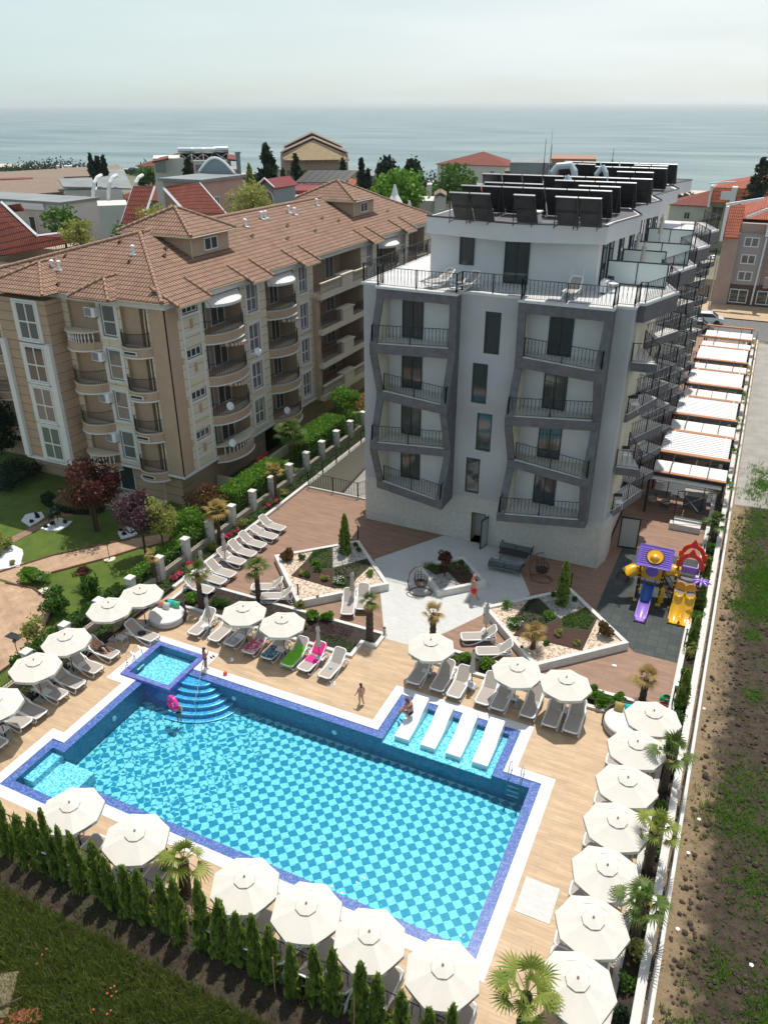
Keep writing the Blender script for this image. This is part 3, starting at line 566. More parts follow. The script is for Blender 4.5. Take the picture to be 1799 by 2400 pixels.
# zigzag frames
def frame(X0, X1, prof):
    # prof: list of (z_top, z_bot, y_left, y_right) for top beam and the 4 slabs
    fr = MB(); wcol = .42
    for zt, zb, yl, yr in prof:
        fr.prism([(X0, yl), (X1, yr), (X1, YW-.003), (X0, YW-.003)], zb, zt)
    for (zt, zb, yl, yr), (zt2, zb2, yl2, yr2) in zip(prof[:-1], prof[1:]):
        for xa, xb, y1, y2 in ((X0, X0+wcol, yl, yl2), (X1-wcol, X1, yr, yr2)):
            n = len(fr.v); fr.v += [(xa, y2, zt2), (xb, y2, zt2), (xb, YW-.003, zt2), (xa, YW-.003, zt2), (xa, y1, zb), (xb, y1, zb), (xb, YW-.003, zb), (xa, YW-.003, zb)]
            fr.f += [(n+3, n+2, n+1, n), (n+4, n+5, n+6, n+7), (n, n+1, n+5, n+4), (n+1, n+2, n+6, n+5), (n+2, n+3, n+7, n+6), (n+3, n, n+4, n+7)]
    f = fr.build('balcony_frame', M['frame'], hotel)
    for side in (0, 1):
        inn = MB()
        for A_, B_ in zip(prof[:-1], prof[1:]):
            x_ = (X0+wcol+.004, X1-wcol-.004)[side]; y1, y2 = A_[2+side], B_[2+side]; inn.poly([(x_, y2+.14, B_[0]+.05), (x_, YW-.004, B_[0]+.05), (x_, YW-.004, A_[1]-.01), (x_, y1+.14, A_[1]-.01)])
        inn.build('inner_cheek', M['soffit'], f)
    for k, (zt, zb, yl, yr) in enumerate(prof[1:]):
        MB().prism([(X0+wcol, yl+.06+(yr-yl)*.08), (X1-wcol, yr+.06+(yl-yr)*.08), (X1-wcol, YW+.4), (X0+wcol, YW+.4)], zt, zt+.045).build('balcony_floor', M['curb'], f)
        b = p = MB(); out_l = yl < yr
        a0 = (X0+wcol*.3 if out_l else X0+wcol+.02, yl+.08+(0 if out_l else .02), zt+.03); a1 = (X1-wcol*.3 if not out_l else X1-wcol-.02, yr+.08, zt+.03)
        pts = [a0, a1]
        if out_l: pts = [(a0[0], YW-.35, zt+.03)]+pts
        else: pts = pts+[(a1[0], YW-.35, zt+.03)]
        rail(pts, 1.02, b, p, seed=k); r_ = b.build('balcony_railing', M['black'], hotel)
frame(-19.07, -14.27, [(14.998, 14.5, 40.12, 40.05), (12.1, 11.55, 39.2, 40.1), (9.1, 8.58, 40.1, 39.15), (6.15, 5.68, 39.15, 40.05), (3.25, 2.75, 40.1, 38.9)])
frame(-10.9, -6.08, [(14.998, 14.45, 40.02, 40.05), (12.1, 11.55, 40.15, 39.2), (9.1, 8.58, 39.05, 40.3), (6.15, 5.68, 40.2, 39.15), (3.25, 2.8, 38.85, 40.1)])
dl = [(-18.0, -16.6), (-9.55, -8.15)]
for j, z in enumerate(FLZ):
    for i, (a, b) in enumerate(dl):
        window(hotel, a+.1, b-.02, z+.03, z+2.32, YW+.41, 2, 'curtain' if (i+j) % 3 != 1 else 'glass', 'dark', .06, 'balcony_door')
# penthouse
PH = [(-17.45, 43.75), (-12.4, 43.55), (-7.64, 43.6), (-7.5, 44.9), (-6.65, 49), (-7.9, 52.6), (-6.7, 57.4), (-7.7, 60.4), (-6.65, 66.3), (-7.8, 70.2), (-6.6, 75), (-17.45, 75.4)]
PW = [(-17.1, 43.9), (-7.75, 43.85), (-7.65, 45.1), (-7.9, 75), (-17.1, 75)]
MB().prism([(-17.4, 43.95), (-12.4, 43.9), (-7.85, 43.9), (-7.95, 45.2), (-8.15, 74.8), (-17.4, 74.8)], 15.13, 17.75).build('penthouse_wall', M['plasterw'], hotel)
PR = [(-17.45, 43.35), (-12.2, 42.3), (-7.45, 43.35), (-7.35, 44.7), (-6.58, 48.8), (-7.8, 52.4), (-6.6, 57.2), (-7.6, 60.2), (-6.55, 66.1), (-7.75, 70.0), (-6.5, 74.9), (-17.45, 75)]
MB().prism(PR, 17.6, 18.5).build('roof_fascia', M['plasterw'], hotel)
rt = M['frame']
n = len(PR); g = MB()
for i in range(n):
    a, b = Vector(PR[i]), Vector(PR[(i+1) % n]); g.tube([(a.x, a.y, 18.53), (b.x, b.y, 18.53)], .05, 4)
g.build('roof_edge', M['dark'], hotel)
cx_ = -12; 
MB().prism([(x+(.25 if x < -12 else -.3), y+.35 if y < 60 else y-.2) for x, y in PR], 18.5, 18.52).build('roof_surface', mat('roof_membrane', (.15, .14, .15), .9, var=.3, vs=.6), hotel)
# penthouse windows (front)
def win_at(px0, px1, Y, F=None):
    a = GY(*px0, Y); b = GY(*px1, Y); return a.x, b.x, b.z, a.z
window(hotel, -15.6, -14.75, 15.95, 17.5, 43.89, 1, 'curtain', 'dark', .06)
window(hotel, -12.95, -11.55, 15.15, 17.45, 43.89, 2, 'glass', 'dark', .06, 'terrace_door')
for k, y in enumerate((45.4, 47.4, 51.0, 55, 58.8, 62.5, 66)): windowx(hotel, y, y+1.1, 15.15, 17.4, -7.9, 1, 'glass', 'dark', .06, 'terrace_door')
# railings of the terrace
b = p = MB()
ed = [(-20.2, 60), (-20.2, 40.85), (-19.0, 40.85), (-18.98, 40.15), (-14.35, 40.1), (-14.3, 40.85), (-10.85, 40.85), (-10.8, 40.12), (-6.15, 40.12), (-6.1, 40.85), (-5.25, 40.9), (-5.2, 41.9), (-4.9, 41.98), (-3.78, 45.5), (-5.15, 49.1), (-3.75, 54.3), (-5.15, 58.6), (-3.65, 63), (-5.15, 67.4), (-3.7, 71.8), (-5.15, 76)]
rail([(x, y, 15.15) for x, y in ed], 1.0, b, p, seed=5)
r_ = b.build('terrace_railing', M['black'], hotel)
# side balconies
for k, z in enumerate([12.1, 9.1, 6.15, 3.25]):
    tri = []
    y0 = 41.85
    if k % 2 == 0: tri.append([(-5.1, 41.65), (-3.8, 41.79), (-4.9, 44.6), (-5.1, 44.6)])
    else: tri.append([(-5.2, 42.0), (-4.95, 42.1), (-3.85, 45.6), (-5.1, 46.4)])
    for q in range(7):
        yo = 49.5+q*4.35-(k % 2)*.7; xo = -3.6-.1*(q % 2); tri.append([(-5.1, yo-3.6), (xo, yo), (-5.1, yo+.75)])
    for q, T in enumerate(tri):
        s_ = MB().prism(T, z-.45, z).build('side_balcony', M['frame'], hotel)
        MB().prism([(x*.97-.15, y) for x, y in T], z+.001, z+.03).build('balcony_floor', M['curb'], s_)
        b = p = MB(); c_ = T[:-1] if len(T) == 4 and k % 2 == 0 else T
        rail([(max(-5.08, x)-.05, y+.05, z+.02) for x, y in c_], 1.0, b, p, seed=q, gap=.13)
        r_ = b.build('railing', M['black'], s_)
# balconies peeking out on the far left side
for k, z in enumerate([12.1, 9.1, 6.1, 3.2]):
    for q, y in enumerate((43.5, 52)):
        T = [(-20.15, y), (-21.2, y+1.2), (-20.15, y+3.5)]
        s_ = MB().prism(T, z-.42, z).build('side_balcony', M['frame'], hotel); b = p = MB()
        rail([(x, y_, z) for x, y_ in T], 1.0, b, p, seed=q); r_ = b.build('railing', M['black'], s_)
# white-framed glass dividers on the right terraces
for k, (y, x0, x1) in enumerate(((46.2, -7.7, -4.45), (50.4, -7.6, -5.1), (53.9, -7.5, -4.1), (60.5, -7.6, -4.6))):
    d_ = MB().box(x0, x1, y-.03, y+.03, 16.35, 16.42).box(x0, x1, y-.03, y+.03, 15.14, 15.2).box(x0, x0+.06, y-.03, y+.03, 15.2, 16.35).box(x1-.06, x1, y-.03, y+.03, 15.2, 16.35).box((x0+x1)/2-.03, (x0+x1)/2+.03, y-.03, y+.03, 15.2, 16.35).build('divider_frame', M['dark'], hotel)
    B(x0+.06, x1-.06, y-.012, y+.012, 15.2, 16.35).build('frosted_panel', mat('frosted_panel', (.62, .68, .67), .3), d_)
# air conditioner, wall lamp
def ac_unit(name, label, loc, rz, group=None):
    t = thing(name, label, 'air conditioner', loc, rz, group)
    MB().box(-.42, .42, -.16, .16, 0, .6).build('case', M['whitem'], t, bev=.02)
    MB().box(-.36, .12, -.175, -.161, .06, .54).build('grille', mat('grille', (.22, .24, .26), .6), t)
    MB().box(-.4, -.3, -.12, .12, -.06, -.001).box(.3, .4, -.12, .12, -.06, -.001).build('bracket', M['black'], t); return t
ac = ac_unit('air_conditioner', 'air conditioner fixed to the hotel wall below the left balcony frame', (-16.3, 40.5, 2.35), 0)
dup(ac, (-7.3, 43.6, 15.2), pi/2, 'air conditioner on the roof terrace beside the white chair')
# open side gate leaf (frosted) by the right corner
t = thing('glass_door', 'frosted glass door with black frame open at the hotel side corner', 'door', (-4.6, 43.9, 0), radians(8))
MB().box(-.0, 1.15, -.03, .03, 0, .1).box(0, 1.15, -.03, .03, 2.0, 2.1).box(0, .08, -.03, .03, .1, 2.0).box(1.07, 1.15, -.03, .03, .1, 2.0).build('frame', M['dark'], t)
B(.08, 1.07, -.012, .012, .1, 2.0).build('pane', mat('frosted_door', (.40, .38, .35), .3), t)
# solar collectors
R5 = lambda x, y, z=20.0: G(1000+x/2.075, 300+y/2.075, z)
coll = thing('solar_collector', 'black solar collector, nearest left one on the hotel roof', 'solar panel', group='solar collectors on the hotel roof')
q = [(-.55, .0, 0), (.55, .0, 0), (.55, -.95, 1.5), (-.55, -.95, 1.5)]
MB().slab([(-.55, 0, .1), (.55, 0, .1), (.55, .95, .1+.0), (-.55, .95, .1)], .01).build('x', None) if 0 else None
# tilted box, back side faces the camera, leaning so that the top is nearer the front
MB().cb((0, .40, .85), (1.12, .09, 1.85), 0, radians(34)).build('panel', mat('collector_back', (.045, .045, .048), .40, var=.5, vs=2, metal=.3), coll)
MB().cb((0, -.12, 1.66), (1.14, .10, .07), 0, radians(34)).build('top_rail', mat('collector_rail', (.16, .17, .18), .45, metal=.6), coll)
MB().tube([(-.5, -.12, 1.6), (-.5, -.14, 0)], .025, 4).tube([(.5, -.12, 1.6), (.5, -.14, 0)], .025, 4).tube([(-.5, -.14, .1), (-.5, .62, .1)], .025, 4).tube([(.5, -.14, .1), (.5, .62, .1)], .025, 4).tube([(-.5, -.14, .35), (.5, -.14, .35)], .02, 4).tube([(-.5, .28, .85), (.5, .28, .85)], .02, 4).build('rack', M['black'], coll)
rows = [('front row, left pair', 90, 318, 305, 2), ('front row, middle single', 405, 330, 520, 1), ('front row, right pair', 610, 340, 850, 2), ('second row', 150, 283, 910, 7), ('short third row on the left', 265, 268, 565, 3), ('short third row on the right', 725, 285, 940, 2),
        ('long fourth row', 255, 225, 1100, 8), ('fifth row', 610, 258, 1020, 4), ('sixth row', 810, 190, 1165, 4), ('sixth row, short pair', 915, 215, 1100, 2), ('seventh row, left pair', 630, 175, 815, 2), ('seventh row, right pair', 1000, 183, 1170, 2), ('hindmost row', 660, 165, 1215, 6)]
ordn = ['leftmost', 'second', 'third', 'fourth', 'fifth', 'sixth', 'seventh', 'eighth']
first = True
for nm, xa, ya, xb, kk in rows:
    a = R5(xa, ya); bx = R5(xb, ya+(xb-xa)*.03).x; pw = (bx-a.x)/kk; 
    for i in range(kk):
        lb = 'black solar collector on the hotel roof, %s, %s' % (nm, (ordn[i]+' from left' if i else 'leftmost') if kk > 1 else 'standing alone')
        l_ = (a.x+pw*(i+.5), a.y+.62, 18.52); s_ = (pw/1.2, 1, .9)
        if first: coll.location = l_; coll.scale = s_; coll['label'] = lb; first = False
        else: dup(coll, l_, 0, lb, None, s_)
t = thing('chimney_box', 'white roof chimney box between the front solar collectors', 'chimney', (-14.05, 42.85, 18.52))
MB().box(-.42, .42, -.3, .3, 0, .42).build('body', M['plasterw'], t); MB().box(-.48, .48, -.36, .36, .5, .58).build('cap', M['white'], t); MB().box(-.36, .36, -.24, .24, .42, .5).build('neck', M['dark'], t)
dup(t, (-11.4, 43.2, 18.52), 0, 'white roof chimney box in front of the right collector pair')
for lb, x0, y0, x1, y1, w_ in (('long shiny ventilation duct on the hotel roof', 605, 235, 720, 235, .7), ('curved white duct end poking through the middle collectors', 655, 300, 700, 300, .45), ('white roof duct behind the fifth collector row', 820, 245, 870, 245, .5)):
    a = R5(x0, y0, 19.3); b_ = R5(x1, y1, 19.3)
    t = thing('ventilation_duct', lb, 'duct'); c_ = (a+b_)/2
    MB().tube([(a.x, c_.y, 18.6), (a.x, c_.y, 19.6), (a.x+.3, c_.y, 20.0), (b_.x-.3, c_.y, 20.1), (b_.x, c_.y-.1, 19.7), (b_.x+.1, c_.y-.1, 19.2)], w_*.36, 10).build('duct', mat('duct_metal', (.50, .58, .62), .4, .5), t)
    MB().tube([(b_.x+.1, c_.y-.1, 19.25), (b_.x+.1, c_.y-.1, 19.1)], w_*.42, 10).build('flange', M['white'], t)
for k, (px, py0, py1, dd) in enumerate(((1286, 400, 302, 72), (1275, 375, 325, 74), (1290, 375, 338, 76), (1434, 380, 348, 80))):
    a = GD(px, py0, dd); b_ = GD(px, py1, dd)
    t = thing('antenna_mast', ['tallest antenna mast on the hotel roof', 'thin antenna left of the tall mast', 'thin antenna right of the tall mast', 'lone thin antenna above the rear collectors'][k], 'antenna', (a.x, a.y, 18.5))
    MB().tube([(0, 0, 0), (0, 0, b_.z-18.5)], .06 if k == 0 else .03, 5, r1=.02).build('pole', M['steel'] if k == 0 else M['black'], t)
    MB().tube([(-.5, 0, 0), (0, 0, 1.3), (.5, 0, 0)], .02, 4).tube([(0, .5, 0), (0, 0, 1.3), (0, -.5, 0)], .02, 4).build('guy_legs', M['black'], t)
# ================= BROWN BUILDING =================
def blockmat(name, col, pl, bh=.62, bw=9): return brickmat(name, col, tuple(c*.96 for c in col), tuple(c*.38 for c in col), bw, bh, .022, rough=.85, var=.12, vs=2, planar=pl, bump=.5)
CREAM, TAN = (.67, .60, .46), (.45, .325, .23)
M['creamx'] = blockmat('cream_blocks_x', CREAM, (1, 2)); M['creamy'] = blockmat('cream_blocks_y', CREAM, (0, 2)); M['tanx'] = blockmat('tan_blocks_x', TAN, (1, 2)); M['tany'] = blockmat('tan_blocks_y', TAN, (0, 2))
def rooftile(name, c, rz=0, row=.36, colw=.24):
    m = brickmat(name, c, tuple(v*.82 for v in c), tuple(v*.20 for v in c), colw, row, .035, rz=rz, rough=.8, var=.25, vs=1.2, off=0, bump=1.0); return m
RT = (.35, .20, .128)
M['roofx'] = rooftile('roof_tiles_east', RT, pi/2); M['roofy'] = rooftile('roof_tiles_front', RT, 0)
M['redx'] = rooftile('red_tiles', (.27, .055, .030), pi/2); M['redy'] = rooftile('red_tiles_front', (.27, .055, .030), 0); M['orange'] = rooftile('orange_tiles', (.50, .12, .055), 0)
M['ridge'] = mat('ridge_tile', (.33, .20, .135), .8, var=.25, vs=4)
M['gutter'] = mat('gutter', (.50, .42, .30), .5)
bb = thing('apartment_building', 'long tan and cream apartment block with brown tiled hip roof and curved balconies', 'building')
XF, YF = -31.4, 36.8
FZ = [10.75, 7.95, 5.2, 2.45]
bays = [(40.45, 44.7), (47.75, 51.6), (66.2, 70.4), (73.4, 77.4)]
wins = [(45.4, 46.7), (52.4, 53.6), (64.1, 65.3), (71.4, 72.6)]
log = (54.6, 63.0)
# east wall
hol = [(a, b, z, z+2.45) for a, b in bays for z in FZ]+[(a, b, z+.5, z+2.48) for a, b in wins for z in FZ]+[(38.45, 40.0, z+1.85, z+2.5) for z in FZ]+[(log[0], log[1], z, z+2.45) for z in FZ]
cc = MB().cells([(YF+.02, 79.8, 2.45, 13.55)], hol, 0); g = MB(); g.v = [(XF, y, z) for y, z, _ in cc.v]; g.f = cc.f; g.build('east_wall', M['creamx'], bb)
g = MB()
for a, b, c, d in hol:
    dp = 1.3 if b-a > 3 else .22
    if b-a > 6: dp = 2.0
    g.poly([(XF, a, c), (XF-dp, a, c), (XF-dp, a, d), (XF, a, d)]).poly([(XF, b, c), (XF, b, d), (XF-dp, b, d), (XF-dp, b, c)]).poly([(XF, a, d), (XF-dp, a, d), (XF-dp, b, d), (XF, b, d)]).poly([(XF, a, c), (XF, b, c), (XF-dp, b, c), (XF-dp, a, c)])
    if dp > 1: g.poly([(XF-dp, a, c), (XF-dp, b, c), (XF-dp, b, d), (XF-dp, a, d)])
g.build('bay_recess', M['tan'], bb)
for a, b in wins:
    for z in FZ:
        windowx(bb, a+.05, b-.05, z+.55, z+2.44, XF-.12, 2, 'curtainw', 'creamw', .07, 'window', .45)
        g = MB(); g.box(XF, XF+.05, a-.22, a-.02, z+.35, z+2.65).box(XF, XF+.05, b+.02, b+.22, z+.35, z+2.65).box(XF, XF+.07, a-.02, b+.02, z+2.48, z+2.65).box(XF, XF+.12, a-.02, b+.02, z+.36, z+.50).build('window_surround', M['creamw'], bb)
for z in FZ:
    windowx(bb, 38.5, 39.95, z+1.9, z+2.46, XF-.1, 3, 'glass', 'creamw', .06)
    g = MB(); g.box(XF, XF+.04, 38.25, 38.43, z, z+2.75).box(XF, XF+.04, 40.03, 40.2, z, z+2.75).box(XF, XF+.05, 38.43, 40.03, z+1.68, z+1.84).box(XF, XF+.05, 38.43, 40.03, z+.62, z+.74)
    g.build('panel_trim', M['creamw'], bb)
    g = MB()
    for yc, s_ in ((38.8, 1), (39.65, -1)): g.tube([(XF+.02, yc-s_*.05+.27*s_*cos(a), z+1.2+.36*sin(a)) for a in [-pi/2+pi*k/10 for k in range(11)]], .018, 4)
    g.build('arc_moulding', M['creamw'], bb)
    B(XF, XF+.03, 39.08, 39.36, z+.9, z+1.5).build('tan_shield', M['tan'], bb)
def arc(y0, y1, bulge, n=10, x=XF): return [(x+bulge*sin(pi*k/n)**.6 if 0 < k < n else x, y0+(y1-y0)*k/n) for k in range(n+1)]
def balcony(y0, y1, zf, bulge, low=.7, rail_='black', par=bb, ax=0, conv=None):
    cv = conv or (lambda p: (XF+p[0], p[1]))
    a_ = [cv(p) for p in arc(y0, y1, bulge, x=0)]; a2 = [cv(p) for p in arc(y0-.05, y1+.05, bulge+.09, x=0)]
    s_ = MB().prism(a_, zf-.42, zf+.10 if rail_ == 'black' else zf+.05).build('balcony', M['tan'], par)
    MB().prism(a2, zf-.50, zf-.421).build('edge_moulding', M['creamw'], s_)
    if rail_ == 'black':
        MB().prism([cv(p) for p in arc(y0, y1, bulge+.05, x=0)], zf+.101, zf+.15).build('edge_moulding', M['cream'], s_)
        g = MB(); g.tube([(x, y, zf+1.0) for x, y in [cv(p) for p in arc(y0+.1, y1-.1, bulge-.05, x=0)]], .022, 4); g.tube([(x, y, zf+.24) for x, y in [cv(p) for p in arc(y0+.1, y1-.1, bulge-.05, x=0)]], .014, 4)
        for p in arc(y0+.1, y1-.1, bulge-.05, 36, x=0): x, y = cv(p); g.tube([(x, y, zf+.15), (x, y, zf+1.0)], .013, 3)
        g.build('railing', M['black'], s_)
        if bulge > .5 and y1-y0 > 2:
            for s2 in ((y0+y1)/2-.9, (y0+y1)/2+.75): pass
    else:
        g = MB()
        for p in arc(y0+.15, y1-.15, bulge-.1, 13, x=0)[1:-1]: x, y = cv(p); g.lathe([(.05, 0), (.05, .06), (.025, .12), (.06, .28), (.03, .5), (.05, .62)], 7, (x, y, zf+.05))
        g.build('balusters', M['creamw'], s_)
        MB().prism(a2, zf+.67, zf+.76).build('handrail', M['cream'], s_)
    return s_
awn = mat('striped_awning', (.62, .60, .52), .8)
def stripe(m, c2, sc_=4):
    t = m.node_tree; b = t.nodes['Principled BSDF']; tcn = t.nodes.new('ShaderNodeTexCoord'); w_ = t.nodes.new('ShaderNodeTexWave'); w_.bands_direction = 'Y'; w_.inputs['Scale'].default_value = sc_
    r = t.nodes.new('ShaderNodeMath'); r.operation = 'GREATER_THAN'; r.inputs[1].default_value = .5; x = t.nodes.new('ShaderNodeMix'); x.data_type = 'RGBA'; x.inputs[6].default_value = b.inputs['Base Color'].default_value; x.inputs[7].default_value = c2+(1,)
    t.links.new(tcn.outputs['Object'], w_.inputs[0]); t.links.new(w_.outputs[0], r.inputs[0]); t.links.new(r.outputs[0], x.inputs[0]); t.links.new(x.outputs[2], b.inputs['Base Color'])
M['awnw'] = mat('white_awning', (.70, .70, .68), .7); stripe(M['awnw'], (.48, .48, .47), 1.6)
M['awnb'] = awn; stripe(awn, (.30, .15, .09), 1.6)
for i, (a, b) in enumerate(bays):
    for j, z in enumerate(FZ):
        balcony(a, b, z, .95, rail_='white' if (j == 3 and i == 0) else 'black')
        windowx(bb, a+.35, a+1.9, z+.02, z+2.3, XF-1.26, 2, 'curtainw', 'creamw', .07, 'balcony_door'); windowx(bb, a+2.4, b-.3, z+.02, z+2.3, XF-1.26, 2, 'curtain', 'creamw', .07, 'balcony_door')
        if (i, j) in ((0, 0), (1, 0), (2, 0), (0, 1), (0, 2), (1, 1)):
            ya, yb = (a+.3, b-.3) if j == 0 else (a+1.6, b-.1)
            g = MB(); ww = .95; pts = arc(ya, yb, ww, 10, x=0)
            for k in range(10):
                p0, p1 = pts[k], pts[k+1]; g.poly([(XF+.02, p0[1], z+2.42), (XF+.02, p1[1], z+2.42), (XF+.04+p1[0]*1.1, p1[1], z+2.02), (XF+.04+p0[0]*1.1, p0[1], z+2.02)][::-1])
                g.poly([(XF+.04+p0[0]*1.1, p0[1], z+2.02), (XF+.04+p1[0]*1.1, p1[1], z+2.02), (XF+.04+p1[0]*1.1, p1[1], z+1.84), (XF+.04+p0[0]*1.1, p0[1], z+1.84)])
            g.build('awning', M['awnw'] if j == 0 else M['awnb'], bb)
# loggia
for j, z in enumerate(FZ):
    MB().box(XF, XF+.75, log[0]-.1, log[1]+.1, z-.35, z+.08).build('loggia_floor', M['cream'], bb)
    MB().box(XF+.1, XF+.72, 58.2, 60.0, z+.08, z+.95).box(XF+.05, XF+.8, 58.0, 60.2, z+.95, z+1.05).build('parapet_block', M['cream'], bb)
    if j in (0, 3):
        g = MB()
        for k in range(34):
            y = log[0]+.2+k*.25
            if not 57.9 < y < 60.2: g.lathe([(.05, 0), (.03, .1), (.065, .3), (.035, .55), (.05, .75)], 6, (XF+.6, y, z+.08))
        g.build('balusters', M['cream'], bb); MB().box(XF+.5, XF+.72, log[0], 58.0, z+.84, z+.94).box(XF+.5, XF+.72, 60.2, log[1], z+.84, z+.94).build('handrail', M['cream'], bb)
    else:
        for y0, y1 in ((log[0]+.1, 58.0), (60.2, log[1]-.1)):
            g = MB(); g.box(XF+.6, XF+.64, y0, y1, z+1.0, z+1.04).box(XF+.6, XF+.63, y0, y1, z+.16, z+.19)
            for k in range(int((y1-y0)/.12)): g.box(XF+.61, XF+.63, y0+k*.12, y0+k*.12+.02, z+.19, z+1.0)
            g.build('railing', M['black'], bb)
    for y0 in (log[0]+1.6, log[0]+5.4): windowx(bb, y0, y0+1.5, z+.1, z+2.3, XF-1.94, 2, 'curtainw', 'creamw', .07, 'balcony_door')
for yy in log: MB().box(XF-.05, XF+.35, yy-.3, yy+.3, 2.2, 10.6).build('pier', M['tan'], bb)
g = MB(); g.prism([(XF+.002, 54.3), (XF+.3, 54.3), (XF+.3, 63.3), (XF+.002, 63.3)], 10.601, 10.9)
for k in range(12):
    y0, y1 = 55+k*.65, 55.65+k*.65; z0 = 10.1+.5*sin(pi*(k)/12); z1 = 10.1+.5*sin(pi*(k+1)/12); g.poly([(XF+.36, y0, z0), (XF+.36, y1, z1), (XF+.36, y1, 10.95), (XF+.36, y0, 10.95)])
g.build('arch_band', M['cream'], bb)
MB().box(XF, XF+.09, 36.9, 79.8, 2.28, 2.45).build('white_band', M['creamw'], bb)
# corner pilasters
MB().box(XF, XF+.06, YF-.06, YF+.55, 2.46, 13.3).box(XF, XF+.03, YF+.56, YF+1.1, 2.46, 13.3).build('corner_pilaster', M['tan'], bb)
g = MB()
for z in FZ: g.box(XF+.03, XF+.045, YF+1.1, YF+1.25, z+1.7, z+2.15)
g.build('quoin', M['tan'], bb)
MB().box(XF-1.15, XF+.06, YF-.06, YF-.001, 2.46, 13.3).build('corner_pilaster', M['tan'], bb)
# ground floor east
cc = MB().cells([(37.3, 79.6, -.1, 2.28)], [(38.6, 42.2, .15, 2.1), (43.4, 46.4, .1, 2.1), (47.4, 51.2, -.1, 2.05), (52.5, 56, .1, 2.05), (57, 61, .1, 2.05), (63, 67, .1, 2.05)], 0); g = MB(); g.v = [(XF-.7, y, z) for y, z, _ in cc.v]; g.f = cc.f; g.build('ground_floor_wall', M['tanx'], bb)
for a, b in ((38.6, 42.2), (43.4, 46.4), (52.5, 56), (57, 61), (63, 67)): windowx(bb, a, b, .15, 2.1, XF-.8, 3, 'curtainw', 'creamw', .08, 'patio_door')
B(XF-.9, XF-.72, 47.5, 51.1, -.05, 2.0).build('garage_door', M['cream'], bb)
MB().box(-45.5, XF-.72, 37.6, 79.6, -.1, 2.27).box(-45.5, XF-2.1, YF+.25, 79.7, 2.46, 13.2).build('core', M['tan'], bb)
B(-45.6, XF-.02, YF+.3, 79.75, 2.27, 2.44).build('floor_slab', M['cream'], bb)
# front (south-west) wall
fh = [(-39.0, -36.7, z, z+2.45) for z in FZ]+[(-36.35, -35.2, z+.45, z+2.45) for z in FZ]+[(-34.75, -32.75, z, z+2.45) for z in FZ]
cc = MB().cells([(-45.5, XF-.0, 2.45, 13.5)], fh, 0); g = MB(); g.v = [(x, YF, z) for x, z, _ in cc.v]; g.f = cc.f; g.build('front_wall', M['creamy'], bb)
g = MB()
for a, b, c, d in fh:
    dp = .22 if b-a < 1.5 else .9
    g.poly([(a, YF, c), (a, YF+dp, c), (a, YF+dp, d), (a, YF, d)][::-1]).poly([(b, YF, c), (b, YF, d), (b, YF+dp, d), (b, YF+dp, c)][::-1]).poly([(a, YF, d), (a, YF+dp, d), (b, YF+dp, d), (b, YF, d)]).poly([(a, YF, c), (b, YF, c), (b, YF+dp, c), (a, YF+dp, c)])
    if dp > .5: g.poly([(a, YF+dp, c), (b, YF+dp, c), (b, YF+dp, d), (a, YF+dp, d)])
g.build('bay_recess', M['tan'], bb)
cf = lambda x0: (lambda p: (p[1], YF-p[0]))
for j, z in enumerate(FZ):
    window(bb, -36.3, -35.25, z+.5, z+2.42, YF+.1, 1, 'curtainw', 'creamw', .07)
    MB().box(-36.3, -35.25, YF+.02, YF+.05, z+1.35, z+1.42).build('glazing_bar', M['creamw'], bb)
    g = MB().box(-36.57, -36.37, YF-.05, YF, z+.3, z+2.62).box(-35.18, -34.98, YF-.05, YF, z+.3, z+2.62).box(-36.37, -35.18, YF-.06, YF, z+2.47, z+2.62).box(-36.37, -35.18, YF-.1, YF, z+.3, z+.44).build('window_surround', M['creamw'], bb)
    window(bb, -38.9, -37.9, z+.03, z+2.35, YF+.85, 1, 'curtain', 'creamw', .08, 'balcony_door'); window(bb, -37.6, -36.8, z+.03, z+2.35, YF+.85, 1, 'curtainw', 'creamw', .08, 'balcony_door')
    window(bb, -34.7, -32.8, z+.03, z+2.35, YF+.85, 3, 'curtainw' if j % 2 else 'curtain', 'creamw', .08, 'balcony_door')
    s_ = balcony(-39.35, -36.6, z, .95, rail_='white' if j in (0, 3) else 'black', conv=lambda p: (p[1], YF-p[0]))
    if j in (0, 1, 2): balcony(-34.95, -32.6, z, .75, conv=lambda p: (p[1], YF-p[0]))
    else: balcony(-34.95, -32.6, z, .75, conv=lambda p: (p[1], YF-p[0]))
    MB().box(-34.3, -33.2, YF-.775, YF-.74, z-.3, z-.05).build('balcony_vent', M['creamw'], bb)
    MB().box(-34.2, -33.3, YF-.785, YF-.776, z-.25, z-.1).build('vent_slot', M['black'], bb)
    t = ac_unit('air_conditioner', 'wall air conditioner beside the front balcony column, %s' % ['top floor', 'third floor', 'second floor', 'first floor'][j], (-36.85, YF-.25, z+1.65), 0, 'air conditioners on the apartment building front')
